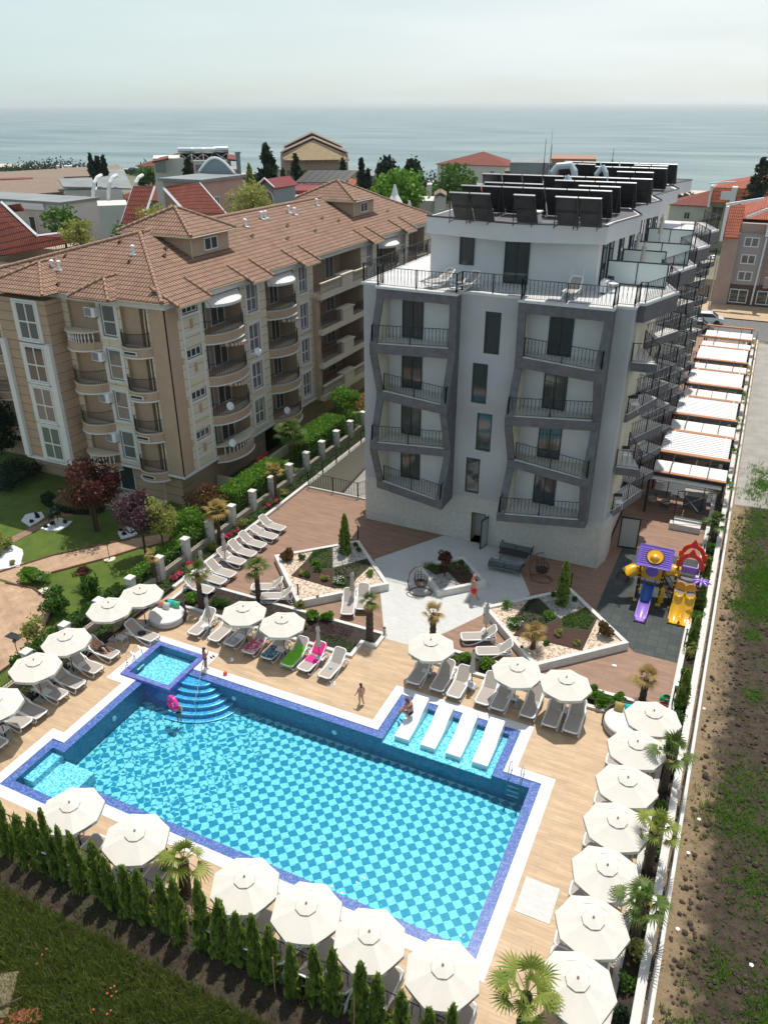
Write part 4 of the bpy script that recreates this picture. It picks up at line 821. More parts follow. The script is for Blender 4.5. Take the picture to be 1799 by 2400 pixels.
# front bay A
t = MB().box(-43.7, -39.45, 35.45, YF-.001, 2.35, 13.3).build('bay_wall', M['tany'], bb)
for j, z in enumerate(FZ):
    f = window(bb, -41.95, -40.3, z+.02, z+2.38, 35.4, 2, 'curtainw' if j != 1 else 'curtain', 'creamw', .09)
    MB().box(-41.86, -40.39, 35.33, 35.36, z+1.1, z+1.2).build('glazing_bar', M['creamw'], f)
    MB().box(-42.25, -41.97, 35.36, 35.449, z-.12, z+2.55).box(-40.28, -40.08, 35.36, 35.449, z-.12, z+2.55).box(-41.97, -40.28, 35.36, 35.449, z+2.4, z+2.55).box(-41.97, -40.28, 35.3, 35.449, z-.14, z+.0).build('window_surround', M['creamw'], bb)
for x in (-39.75, -43.6): 
    MB().box(x-.22, x+.22, 35.2, 35.445, 2.4, 10.6).box(x-.3, x+.3, 35.12, 35.2, 10.4, 10.6).build('white_column', M['creamw'], bb)
MB().box(-43.8, -39.35, 35.3, YF-.1, 2.2, 2.349).build('white_band', M['creamw'], bb)
MB().box(-39.3, XF+.09, YF-.09, YF-.001, 2.28, 2.449).build('white_band', M['creamw'], bb)
cc = MB().cells([(-45.5, XF-.7, -.1, 2.28)], [(-38.9, -36.2, .1, 2.1)], 0); g = MB(); g.v = [(x, 37.3, z) for x, z, _ in cc.v]; g.f = cc.f; g.build('ground_floor_wall', M['tany'], bb)
window(bb, -38.9, -36.2, .1, 2.1, 37.4, 2, 'glass', 'creamw', .09, 'patio_door')
MB().tube([(-33.3, YF+.1, 2.3), (-33.3, YF+.1, 0)], .05, 6).tube([(XF-1.4, YF-.1, 13.2), (XF-1.5, YF-.05, 12.4), (XF-1.5, YF-.05, 2.5)], .05, 6).build('downpipe', M['gutter'], bb)
# recessed wing further left
B(-52, -45.5, 39, 46, -.1, 13.3).build('wing_wall', M['tany'], bb)
for j, z in enumerate(FZ):
    window(bb, -46.9, -45.9, z+.4, z+2.4, 38.96, 2, 'curtain', 'creamw', .08)
    balcony(-50.5, -47.6, z, .8, conv=lambda p: (p[1], 39-p[0]))
# roof
EZ = 13.7; RX, RZ = -37.1, 16.55
eE, eF, eN = XF+.35, YF-.45, 80.2
slope = (RZ-EZ)/(eE-RX)
g = MB(); P1, P2 = (RX, 42.2, RZ), (RX, 74.5, RZ)
g.slab([(eE, eF, EZ), (eE, eN, EZ), P2, P1], .10).build('east_roof', M['roofx'], bb)
g = MB().slab([(-47.9, eF, EZ), (eE, eF, EZ), P1], .10); g.build('front_roof', M['roofy'], bb)
g = MB().slab([(-48, eN, EZ), (-48, eF+.2, EZ), P1, P2], .10); g.build('west_roof', M['roofx'], bb)
g = MB().slab([(eE, eN, EZ), (-48, eN, EZ), P2], .10); g.build('north_roof', M['roofy'], bb)
def ridge(pts, r=.13, par=bb): 
    g = MB()
    for a, b in zip(pts[:-1], pts[1:]):
        a, b = Vector(a), Vector(b); n = max(1, int((b-a).length/.42))
        for i in range(n): p, q = a+(b-a)*(i/n), a+(b-a)*((i+1)/n+.02); g.tube([p, q], r*1.12, 7, r1=r*.85)
    return g.build('ridge_tiles', M['ridge'], par, True)
U = lambda p, d=.12: (p[0], p[1], p[2]+d)
ridge([U((eE, eF, EZ)), U(P1)]); ridge([U(P1), U(P2)]); ridge([U(P2), U((eE, eN, EZ))]); ridge([U((-47.9, eF, EZ)), U(P1)])
# bay roofs over the front
def hiproof(x0, x1, yf, yb, z0, h, par=bb, mx_='roofx', my='roofy', back=True):
    """small hipped roof, ridge runs back in y"""
    xm, d = (x0+x1)/2, (x1-x0)/2
    A, Bq = (xm, yf+d, z0+h), (xm, yb, z0+h)
    MB().slab([(x0, yf, z0), (x1, yf, z0), A], .08).build('bay_roof', M[my], par)
    MB().slab([(x1, yf, z0), (x1, yb, z0), Bq, A], .08).build('bay_roof', M[mx_], par)
    MB().slab([(x0, yb, z0), (x0, yf, z0), A, Bq], .08).build('bay_roof', M[mx_], par)
    ridge([U((x1, yf, z0)), U(A), U(Bq)], .10, par); ridge([U((x0, yf, z0)), U(A)], .10, par)
hiproof(-44.6, -39.0, 35.0, 40.6, EZ-.02, 1.35)
hiproof(-37.6, -34.4, 35.6, 39.6, EZ-.03, .95)
for x, ya, yb in ((XF+.05, 44.9, 47.5), (XF+.05, 51.8, 54.2), (XF+.05, 63.6, 65.9), (XF+.05, 70.8, 73.2), (XF+.05, 37.0, 40.3)):
    MB().slab([(x+.9, ya, EZ-.30), (x+.9, yb, EZ-.30), (x-1.0, yb, EZ+.62), (x-1.0, ya, EZ+.62)], .10).build('bay_roof', M['roofx'], bb)
    ridge([(x+.95, ya, EZ-.15), (x-1.0, ya, EZ+.78)], .09); ridge([(x+.95, yb, EZ-.15), (x-1.0, yb, EZ+.78)], .09)
    MB().box(x+.86, x+.99, ya, yb, EZ-.36, EZ-.24).build('gutter', M['gutter'], bb)
MB().box(eE-.02, eE+.10, eF, eN, EZ-.08, EZ+.03).box(-47.9, eE-.021, eF-.1, eF, EZ-.08, EZ+.03).build('gutter', M['gutter'], bb)
MB().box(XF-.01, XF+.2, YF-.2, 79.9, 13.3, 13.58).box(-45.5, XF-.011, YF-.2, YF-.001, 13.3, 13.58).build('cornice', M['creamw'], bb)
# dormers
def dormer(y0, y1):
    x0, x1 = -39.2, -33.9
    MB().box(x0, x1, y0, y1, 14.3, 16.45).build('dormer_wall', M['tan'], bb)
    ap = ((x0+x1)/2, (y0+y1)/2, 17.85); e = .42; z = 16.42
    c_ = [(x0-e, y0-e, z), (x1+e, y0-e, z), (x1+e, y1+e, z), (x0-e, y1+e, z)]
    for i in range(4): MB().slab([c_[i], c_[(i+1) % 4], ap], .08).build('dormer_roof', M['roofy' if i % 2 == 0 else 'roofx'], bb); 
    for q in c_[:3]: ridge([U(q), U(ap)], .11)
    g = MB()
    for i in range(4): g.tube([c_[i], c_[(i+1) % 4]], .07, 5)
    g.tube([(x1+.1, y0-.1, 16.3), (x1+.06, y0-.05, 14.9)], .05, 6).build('gutter', M['gutter'], bb)
    windowx(bb, (y0+y1)/2-.75, (y0+y1)/2+.75, 15.35, 16.2, x1+.03, 2, 'glass', 'creamw', .08)
dormer(43.2, 47.4); dormer(66.6, 70.8)
# roof vents
vt = thing('roof_vent', 'x', 'vent pipe', group='white vent pipes on the brown tiled roof')
MB().lathe([(.09, -.1), (.09, .42), (.07, .42)], 10).build('pipe', M['whitem'], vt); MB().lathe([(.16, .44), (.14, .50), (.02, .56)], 10).build('cap', M['whitem'], vt); MB().box(-.18, .3, -.2, .2, -.12, .0).build('flashing', M['whitem'], vt)
def onroof(px, py):
    r = ray(px, py); # intersect plane z = EZ + (eE - x)*slope
    tt = (EZ+eE*slope-CH)/(r.z+slope*r.x); return Vector((0, 0, CH))+r*tt
def onfront(px, py):
    sl = (RZ-EZ)/(42.2-eF); r = ray(px, py); tt = (EZ-eF*sl-CH)/(r.z-sl*r.y); return Vector((0, 0, CH))+r*tt
vents = [(575, 533, 0, 'single vent pipe right of the near dormer'), (613, 515, 0, 'left pipe of the vent pair on the mid roof'), (622, 513, 0, 'right pipe of the vent pair on the mid roof'), (676, 500, 0, 'vent pipe by itself left of the far dormer'), (690, 505, 0, 'lower vent pipe left of the far dormer'), (742, 483, 0, 'vent pipe at the far dormer wall'), (124, 632, 1, 'left vent pipe of the pair on the front slope'), (140, 634, 1, 'right vent pipe of the pair on the front slope'), (313, 598, 1, 'vent pipe beside the main hip ridge')]
for i, (x, y, f, lb) in enumerate(vents):
    p = (onfront if f else onroof)(x, y)
    if i == 0: vt.location = p+Vector((0, 0, .1)); vt['label'] = lb
    else: dup(vt, p+Vector((0, 0, .1)), 0, lb)
g = MB()
for x, y, f in ((497, 570, 0), (588, 556, 0), (670, 562, 0), (670, 532, 0), (735, 544, 0), (752, 514, 0), (790, 520, 0), (818, 510, 0), (382, 603, 0), (385, 586, 0), (300, 618, 1), (150, 605, 1), (72, 620, 1), (278, 572, 1), (905, 497, 0), (63, 670, 1), (133, 671, 1)):
    p = (onfront if f else onroof)(x, y); g.add(MB().poly([(0, -.14, .0), (0, .14, .0), (.22, .1, .16), (.22, -.1, .16)]).poly([(.22, -.1, .16), (.22, .1, .16), (.24, .1, -.05), (.24, -.1, -.05)]), Matrix.Translation(p+Vector((0, 0, .12))))
g.build('roof_vent_tiles', M['ridge'], bb)['kind'] = 'stuff'
MB().box(-33.6, -33.0, 43.5, 44.0, .1, .75).build('storage_box', M['whitem'], bb) if 0 else None
# ground terrace walls of the block
t = thing('terrace_wall', 'low cream wall with black railing below the apartment block', 'wall')
MB().box(-30.6, -30.4, 41.0, 52, -.05, .7).box(-32, -30.6, 40.9, 41.1, -.05, .7).build('wall', M['cream'], t)
g = MB(); g.box(-30.52, -30.48, 41.1, 51.9, 1.1, 1.14)
for k in range(80): g.box(-30.51, -30.49, 41.1+k*.135, 41.12+k*.135, .7, 1.1)
g.build('railing', M['black'], t)
t = thing('balcony_towel', 'crimson towel hanging over the ground floor railing', 'towel')
MB().slab([(-30.38, 43.6, .5), (-30.38, 45.2, .5), (-30.42, 45.2, 1.2), (-30.42, 43.6, 1.2)], .03).build('towel', mat('crimson_cloth', (.50, .015, .05), .8), t)
t = thing('yard_fence', 'black railing on a low step in front of the block entrance', 'fence')
g = MB(); g.box(-37.0, -33.4, 35.0, 35.04, .95, .99).box(-37.0, -33.4, 35.0, 35.03, .15, .18)
for k in range(31): g.box(-37.0+k*.12, -36.98+k*.12, 35.0, 35.02, .18, .95)
g.build('railing', M['black'], t); MB().box(-37.1, -33.3, 35.1, 37.2, -.05, .12).build('step', M['cream'], t)
# ================= BACKGROUND TOWN =================
def GR(px, py, z): return G(px, py, z)
def gable_tower(): pass
M['bpink'] = mat('pink_render', (.42, .30, .26), .9, var=.12, vs=.8); M['bwhite'] = mat('white_render', (.58, .57, .53), .9, var=.1, vs=.6); M['bbeige'] = mat('beige_render', (.46, .38, .29), .9, var=.1, vs=.6)
M['bred'] = mat('dark_red_render', (.20, .04, .045), .9, var=.1); M['bgrey'] = mat('blue_grey_render', (.24, .29, .32), .9, var=.1); M['bbrown'] = mat('brown_shingle', (.24, .175, .125), .9, var=.25, vs=2); M['flat'] = mat('flat_roof', (.25, .27, .27), .9, var=.25, vs=.4)
M['greenr'] = mat('olive_render', (.38, .40, .27), .9, var=.1); M['mustard'] = rooftile('mustard_tiles', (.37, .26, .13), 0); M['orangex'] = rooftile('orange_tiles_side', (.50, .12, .055), pi/2)
def boxat(mb, F0, F1, z0, z1, dep): pass
def winrow(par, x0, x1, Y, zs, n, w_=1.1, h=1.3, gm='glass'):
    for z in zs:
        for i in range(n): c = x0+(x1-x0)*(i+.5)/n; window(par, c-w_/2, c+w_/2, z, z+h, Y, 2, gm, 'creamw', .08)
def winrowx(par, y0, y1, X, zs, n, w_=1.1, h=1.3, gm='glass'):
    for z in zs:
        for i in range(n): c = y0+(y1-y0)*(i+.5)/n; windowx(par, c-w_/2, c+w_/2, z, z+h, X, 2, gm, 'creamw', .08)
# 1: red mansard building with white penthouse, far left. roof terrace heights from the photo
t = thing('apartment_building', 'white building with steep red tiled mansard and roof terrace at the left edge', 'building')
def pt(px, py, z): p = G(px, py, z); return (p.x, p.y, z)
bx = G(143, 476, 17.0); kx, ky, yy0 = bx.x, bx.y, bx.y-3.0
B(kx-11, kx, ky, ky+4, 0, 16.9).build('wall', M['bwhite'], t)
B(kx-11.2, kx+.15, ky-.2, ky+4.2, 16.9, 17.1).build('flat_roof', M['flat'], t)
B(kx-6, kx-1.8, ky-.2, ky-.15, 16.4, 16.9).build('eave_band', M['whitem'], t)
window(t, kx-3.9, kx-3.1, 14.1, 15.9, ky-.02, 1, 'glass', 'creamw', .1, 'terrace_door')
B(kx-11, kx+1.9, ky-3.2, ky-.01, 0, 14.0).build('terrace', M['bbeige'], t)
qa = [GY(-60, 612, yy0-2.9), GY(205, 562, yy0-2.9), GY(88, 556, yy0-2.4), GY(5, 478, yy0+.1), GY(-60, 486, yy0+.1)]
MB().slab([tuple(v) for v in (qa[0], qa[1], qa[2], qa[3], qa[4])], .12).build('mansard_roof', M['redy'], t)
MB().slab([tuple(v) for v in (qa[1], GY(185, 546, yy0-1.9), qa[2])], .12).build('mansard_roof', M['redy'], t)
MB().slab([tuple(GY(*p, yy0+.3)) for p in ((12, 498), (60, 494), (48, 476), (8, 482))], .12).build('mansard_roof', M['redy'], t)
MB().tube([tuple(qa[2]+Vector((0, 0, .15))), tuple(qa[3]+Vector((0, 0, .15)))], .12, 4).tube([tuple(qa[2]+Vector((0, 0, .1))), tuple(GY(185, 546, yy0-1.9)+Vector((0, 0, .15)))], .1, 4).build('white_verge', M['whitem'], t)
B(kx-16, kx+1.9, yy0-2.8, yy0-2.5, 0, GY(0, 615, yy0-2.9).z).build('lower_wall', M['bbeige'], t)
for k in range(3): window(t, kx-9.5+k*1.5, kx-8.4+k*1.5, 10.9, 11.7, yy0-2.82, 1, 'glass', 'creamw', .08)
g = MB()
for i in range(40): x = kx-5.6+i*.19; g.box(x, x+.03, ky-3.15, ky-3.12, 14.0, 14.9)
g.box(kx-5.6, kx+1.9, ky-3.17, ky-3.12, 14.9, 14.94)
for i in range(16): y = ky-3.1+i*.19; g.box(kx+1.85, kx+1.88, y, y+.03, 14, 14.9)
g.box(kx+1.84, kx+1.88, ky-3.1, ky, 14.9, 14.94); g.build('railing', M['ridge'], t)
# 2: pink building with two red roof slopes and grey flat top
t = thing('apartment_building', 'pink rendered building with grey flat roof and two red roof slopes', 'building')
z2 = 17.6
cL, cR, cB = G(305, 432, z2), G(478, 425, z2), G(540, 413, z2)
xa, xb, ya = G(370, 433, z2).x, G(540, 418, z2).x, G(470, 427, z2).y
x0 = G(305, 432, z2).x; y0 = ya
B(x0, xb, y0, y0+7, 0, z2-.02).build('wall', M['bpink'], t); MB().box(x0-.3, xb+.3, y0-.3, y0+7.3, z2-.02, z2+.25).build('flat_roof', M['flat'], t)
dz = 6.2
A_ = lambda px, py, dy, z: (G(px, py, z).x, y0-dy, z)
def slopeq(pl, pr, ql, qr, zt, zb, dy):  # top edge px pair, bottom edge px pair
    tl = GY(*pl, y0-.35); tr = GY(*pr, y0-.35); bl = GY(*ql, y0-dy); br = GY(*qr, y0-dy)
    return [tuple(bl), tuple(br), tuple(tr), tuple(tl)]
MB().slab(slopeq((313, 437), (362, 437), (282, 530), (330, 533), 0, 0, 3.5), .12).build('roof_slope', M['redy'], t)
MB().slab(slopeq((384, 440), (468, 430), (440, 502), (530, 502), 0, 0, 3.5), .12).build('roof_slope', M['redy'], t)
q = slopeq((384, 440), (468, 430), (440, 502), (530, 502), 0, 0, 3.5); MB().tube([q[0], q[3]], .16, 4).tube([q[1], q[2]], .16, 4).build('white_verge', M['whitem'], t)
q = slopeq((313, 437), (362, 437), (282, 530), (330, 533), 0, 0, 3.5); MB().tube([q[0], q[3]], .14, 4).tube([q[1], q[2]], .14, 4).build('white_verge', M['whitem'], t)
B(x0-2, xb+4, y0-3.5, y0-.02, 0, z2-3.7).build('lower_block', M['bpink'], t)
g = MB(); w0 = GY(470, 395, y0+8); 
for k in range(1): g.prism([(xb-5, y0+6.6), (xb-1, y0+6.6), (xb-1, y0+6.9), (xb-5, y0+6.9)], z2+.25, z2+.3)
n = len(g.v); arcp = [(xb-5+4.3*k/10, z2+.3+1.35*sin(pi*k/10)) for k in range(11)]
g.poly([(x, y0+6.6, z) for x, z in arcp]).poly([(x, y0+6.9, z) for x, z in arcp][::-1])
for (xA, zA), (xB, zB) in zip(arcp[:-1], arcp[1:]): g.poly([(xA, y0+6.6, zA), (xA, y0+6.9, zA), (xB, y0+6.9, zB), (xB, y0+6.6, zB)])
g.build('arched_gable', M['bgrey'], t); MB().tube([(x, y0+6.55, z+.1) for x, z in arcp], .14, 5).build('white_verge', M['whitem'], t)
window(t, xa-.9, xa-.2, z2-3.2, z2-1.0, y0-.06, 1, 'glass', 'bpink', .1)
winrowx(t, y0+1, y0+6, xb+.02, [z2-2.4], 2, .8, 1)
g = MB()
for i in range(46): g.box(x0-2+i*.3, x0-1.97+i*.3, y0-3.45, y0-3.42, z2-3.7, z2-2.8)
g.box(x0-2, xb+4, y0-3.46, y0-3.42, z2-2.8, z2-2.75).build('railing', M['black'], t)
# 3: far brown flat roofed hotel with two arches
t = thing('hotel_complex', 'wide low brown roofed hotel with white arches near the sea, left background', 'building')
d3 = 150
L3, R3 = GD(0, 455, d3), GD(300, 405, d3)
u = Vector((cos(YAW), sin(YAW), 0)); v_ = Vector((-sin(YAW), cos(YAW), 0))
def obox(mb, px0, px1, pyt, d, zb, depth, tilt=0):
    """box facing the camera heading, between two pixel columns, top at pixel row"""
    a, b = GD(px0, pyt, d), GD(px1, pyt, d); ua = (b-a); ua.z = 0; n = Vector((-ua.y, ua.x, 0)).normalized()
    zt = a.z; pts = [(a.x, a.y), (b.x, b.y), (b.x+n.x*depth, b.y+n.y*depth), (a.x+n.x*depth, a.y+n.y*depth)]
    mb.prism(pts, zb, zt); return pts, zt
def oslope(par, nm, m, p4, dists):         # slope through four pixels at given distances
    MB().slab([tuple(GD(*p, d)) for p, d in zip(p4, dists)], .2).build(nm, m, par)
g = MB(); obox(g, 0, 290, 462, 135, 0, 8); g.build('wall', M['bbeige'], t)
oslope(t, 'shingle_roof', M['bbrown'], [(-40, 466), (150, 452), (150, 417), (-40, 425)], [134, 134, 150, 150])
oslope(t, 'shingle_roof', M['bbrown'], [(-40, 424), (290, 412), (278, 388), (-40, 408)], [151, 151, 175, 175])
g = MB(); obox(g, 0, 78, 420, 149, 5, 3); g.build('red_dormer', M['bred'], t)
g = MB(); obox(g, 150, 215, 446, 132, 0, 5); obox(g, 220, 286, 444, 131, 0, 5); g.build('wall', M['bwhite'], t)
oslope(t, 'dark_roof', M['flat'], [(148, 440), (222, 441), (216, 419), (136, 421)], [131, 131, 137, 137]); oslope(t, 'dark_roof', M['flat'], [(228, 442), (310, 444), (290, 399), (228, 399)], [131, 131, 145, 145])
for px in (221, 257, 318):
    g = MB(); g.tube([GD(px-3, 478, 129), GD(px-3, 450, 129), GD(px, 428, 129.3), GD(px+6, 416, 130), GD(px+16, 410, 132)], .26, 6); g.build('white_arch', M['creamw'], t)
g = MB(); obox(g, 170, 300, 484, 122, 0, 7); g.build('balcony_block', M['bwhite'], t)
for k, px in enumerate((130, 150, 160)): 
    g = MB(); obox(g, px, px+9, 388, 176, 10, 2); g.build('roof_unit', M['whitem'], t)
# rooftop sign standing on the hotel edge
cu = bpy.data.curves.new('sign', 'FONT'); cu.body = 'A ielaa'; cu.size = 2.0; cu.extrude = .05; cu.align_x = 'CENTER'
def textmesh(body, size, ext=.004, name='lettering', m=None, ax='CENTER'):
    cu = bpy.data.curves.new('t', 'FONT'); cu.body = body; cu.size = size; cu.extrude = ext; cu.align_x = ax; cu.align_y = 'CENTER'
    o = bpy.data.objects.new('t', cu); C.objects.link(o); bpy.context.view_layer.update()
    me = bpy.data.meshes.new_from_object(o.evaluated_get(bpy.context.evaluated_depsgraph_get())); me.name = name; bpy.data.objects.remove(o); me.materials.clear()
    if m: me.materials.append(m)
    return me
bpy.data.curves.remove(cu)
sm = textmesh('sofia A', 1.9, .05, 'rooftop_letters', M['black'])
so_ = bpy.data.objects.new('rooftop_sign', sm); C.objects.link(so_); p = GD(98, 388, 170); so_.location = p; so_.rotation_euler = (pi/2, 0, YAW+radians(14)); so_.scale = (-1, 1, 1)
tag(so_, 'dark open rooftop letters on the far left hotel roof, seen from behind', 'sign')
# 4: dark red and white house with water tanks
t = thing('villa', 'dark red and white villa with four boiler tanks on its roof', 'building')
g = MB(); obox(g, 358, 430, 371, 118, 0, 8); g.build('white_wing', M['bwhite'], t)
g = MB(); obox(g, 428, 540, 370, 119, 0, 9); g.build('red_wall', M['bred'], t)
g = MB(); obox(g, 452, 537, 376, 117.5, 0, 2); g.build('white_band', M['bwhite'], t)
g = MB(); obox(g, 536, 562, 400, 115, 0, 8); g.build('pink_wing', M['bpink'], t)
oslope(t, 'red_eave', M['redy'], [(357, 382), (395, 374), (395, 368), (375, 372)], [114, 116, 118, 118]); oslope(t, 'red_eave', M['redy'], [(534, 376), (560, 378), (556, 366), (532, 365)], [114, 114, 119, 119])
for px0, px1, py0, py1 in ((460, 472, 385, 400), (474, 486, 385, 400), (522, 533, 378, 408), (368, 384, 378, 404), (550, 561, 413, 438)):
    a, b = GD(px0, py1, 116.8 if px0 < 500 else 113.5), GD(px1, py0, 116.8 if px0 < 500 else 113.5)
    MB().cb(((a.x+b.x)/2, (a.y+b.y)/2, (a.z+b.z)/2), ((b-a).length*.8, .15, abs(b.z-a.z)), YAW).build('window', M['curtainw'], t)
for k, px in enumerate((434, 461, 489, 518)):
    a = GD(px, 352 if k < 3 else 350, 119); tk = thing('boiler_tank', ['leftmost roof boiler tank on the red villa', 'second roof boiler tank from left on the red villa', 'third roof boiler tank from left on the red villa', 'rightmost larger roof boiler tank on the red villa'][k], 'water tank', tuple(a), YAW+.1)
    MB().tube([(-.95, 0, 0), (.95, 0, 0)], .42, 10).build('tank', M['steel'], tk)
    MB().tube([(-.8, 0, -.3), (-.8, -.1, -1.5)], .06, 4).tube([(.8, 0, -.3), (.8, -.1, -1.5)], .06, 4).tube([(-.8, -.1, -1.4), (.8, 0, -.4)], .04, 4).tube([(.8, -.1, -1.4), (-.8, 0, -.4)], .04, 4).build('rack', M['whitem'], tk)
    MB().cb((0, .7, -.75), (1.8, .08, 1.6), 0, radians(30)).build('collector', M['black'], tk)
t = thing('metal_chimney', 'tall thin dark chimney beside the red villa', 'chimney'); a = GD(557, 360, 113); MB().tube([(a.x, a.y, 6), tuple(a)], .28, 8).lathe([(.4, 0), (.4, .25)], 8, tuple(a)).build('pipe', M['bgrey'], t)
# 5: stepped gable building
t = thing('hotel_building', 'tall beige hotel with three stacked gable roofs in front of the sea', 'building')
def gable(px0, px1, pyeave, pxm, pyr, d, dep, m, zb=0):
    a, b, r_ = GD(px0, pyeave, d), GD(px1, pyeave, d), GD(pxm, pyr, d); n = Vector((b.y-a.y, a.x-b.x, 0)).normalized()*-dep
    g = MB(); fr = [(a.x, a.y, zb), (b.x, b.y, zb), (b.x, b.y, b.z), (r_.x, r_.y, r_.z), (a.x, a.y, a.z)]; k = len(g.v)
    g.v = fr+[(x+n.x, y+n.y, z) for x, y, z in fr]; g.f = [(0, 1, 2, 3, 4), (9, 8, 7, 6, 5)]+[(i, i+5, (i+1) % 5+5, (i+1) % 5) for i in range(5)]
    g.build('gable_wall', m, t); e = Vector((0, 0, .25))
    for p, q in ((a, r_), (r_, b)): MB().slab([tuple(p+e-n*.06), tuple(q+e-n*.06), tuple(q+n+e), tuple(p+n+e)], .15).build('roof_slope', M['bbrown'], t)
gable(665, 802, 348, 731, 316, 175, 10, M['bbeige']); gable(657, 815, 362, 733, 327, 165, 9, M['bbeige'])
g = MB(); obox(g, 668, 815, 378, 150, 0, 14); g.build('wall', M['bbeige'], t)
oslope(t, 'hipped_front', M['mustard'], [(662, 378), (818, 376), (736, 337)][:3], [148, 148, 160]); oslope(t, 'hipped_side', M['mustard'], [(667, 376), (736, 337), (726, 336), (663, 372)], [148, 160, 163, 155])
g = MB(); obox(g, 672, 812, 399, 149.5, 0, .3); g.build('dark_band', M['bbrown'], t)
# 6: blue grey tower house
t = thing('tower_house', 'small blue grey tower house with arched window and red roof', 'house')
p = G(600, 452, 16.2); q = G(652, 445, 16.2)
hw = abs(q.x-p.x)
xg0, xg1, yg = GD(603, 450, 92).x, GD(648, 450, 92).x, GD(625, 450, 92).y; zg = GD(603, 437, 92).z; zr = GD(625, 421, 92).z
g = MB(); fr = [(xg0, yg, 0), (xg1, yg, 0), (xg1, yg, zg), ((xg0+xg1)/2, yg, zr), (xg0, yg, zg)]; g.v = fr+[(x, y+4.5, z) for x, y, z in fr]; g.f = [(0, 1, 2, 3, 4), (9, 8, 7, 6, 5)]+[(i, i+5, (i+1) % 5+5, (i+1) % 5) for i in range(5)]; g.build('wall', M['bgrey'], t)
xm = (xg0+xg1)/2
MB().slab([(xg0-.3, yg-.3, zg-.1), (xm, yg-.3, zr+.1), (xm, yg+4.8, zr+.1), (xg0-.3, yg+4.8, zg-.1)], -.12).build('roof_slope', M['bred'], t); MB().slab([(xg1+.3, yg-.3, zg-.1), (xm, yg-.3, zr+.1), (xm, yg+4.8, zr+.1), (xg1+.3, yg+4.8, zg-.1)], .12).build('roof_slope', M['bred'], t)
MB().tube([(xg0-.3, yg-.32, zg), (xm, yg-.32, zr+.2), (xg1+.3, yg-.32, zg)], .1, 4).build('white_verge', M['whitem'], t)
aw = [(xm-.8, zg-3.4), (xm+.8, zg-3.4)]+[(xm+.8*cos(a), zg-1.2+.8*sin(a)) for a in [pi*k/8 for k in range(9)]]
f = MB().poly([(x, yg-.05, z) for x, z in aw]).build('arched_window', M['curtainw'], t); MB().tube([(x, yg-.07, z) for x, z in aw], .07, 4, True).tube([(xm, yg-.07, zg-3.4), (xm, yg-.07, zg-.4)], .05, 4).build('frame', M['creamw'], f)
# 7: low flat building with collector racks
t = thing('annex_building', 'low flat roofed building with a rack of solar collectors, beyond the ridge', 'building')
g = MB(); obox(g, 668, 790, 462, 96, 0, 14); g.build('wall', M['bwhite'], t); g = MB(); obox(g, 668, 800, 446, 99, 7, 9); g.build('red_strip', M['bred'], t)
for k in range(7):
    px = 690+k*17; a, b = GD(px, 428, 106), GD(px+16, 428, 106)
    MB().slab([tuple(a), tuple(b), tuple(b+Vector((.9, 2.0, 1.3))), tuple(a+Vector((.9, 2.0, 1.3)))], .08).build('collector', M['black'], t); MB().tube([a, a-Vector((0, 0, 1.2))], .05, 4).build('strut', M['whitem'], t)
# 8: ornate chimneys, cream cottage and curved wall right of the ridge
for k, (px, py, pb, h) in enumerate(((925, 432, 485, .7), (959, 470, 505, .55))):
    a, b = GD(px, py, 86), GD(px, pb, 86); t = thing('pointed_chimney', ['taller pointed white chimney beyond the brown ridge', 'shorter pointed white chimney beyond the brown ridge'][k], 'chimney', (a.x, a.y, 0)); H_ = a.z
    MB().box(-h, h, -h, h, 4, H_-2.3).build('shaft', M['bwhite'], t); MB().lathe([(h*1.35, H_-2.3), (h*1.2, H_-1.7), (h*.55, H_-1.0), (.1, H_)], 8).build('spire', M['whitem'], t)
t = thing('cottage', 'small cream cottage with yellow gable roof left of the hotel roof', 'house'); gable(1018, 1045, 465, 1031, 457, 110, 5, M['bwhite'])
g = MB(); obox(g, 980, 1018, 470, 111, 0, 6); g.build('side_block', M['bwhite'], t)
t = thing('sea_pavilion', 'pale pavilion block between the conifers near the sea', 'building'); g = MB(); obox(g, 862, 885, 415, 140, 0, 6); g.build('wall', M['bwhite'], t); g = MB(); obox(g, 860, 887, 411, 139, 10, 7); g.build('roof_slab', M['flat'], t)
g = MB(); obox(g, 1000, 1012, 432, 120, 0, 3); g.build('column', M['bwhite'], t)
# 9: building behind the hotel roof
t = thing('hotel_annex', 'beige block with flat roof rising behind the solar collectors', 'building')
g = MB(); obox(g, 1198, 1290, 383, 112, 0, 10); g.build('wall', M['bbeige'], t); g = MB(); obox(g, 1195, 1293, 380, 111.5, 12, 11); g.build('roof_slab', M['flat'], t)
g = MB(); obox(g, 1290, 1395, 373, 128, 0, 10); g.build('rear_wall', M['bpink'], t); g = MB(); obox(g, 1288, 1397, 371, 127.5, 14, 11); g.build('roof_slab', mat('brick_coping', (.33, .17, .11), .8), t)
g = MB(); obox(g, 1183, 1198, 400, 113, 0, 4); g.build('balcony_block', M['bbrown'], t)
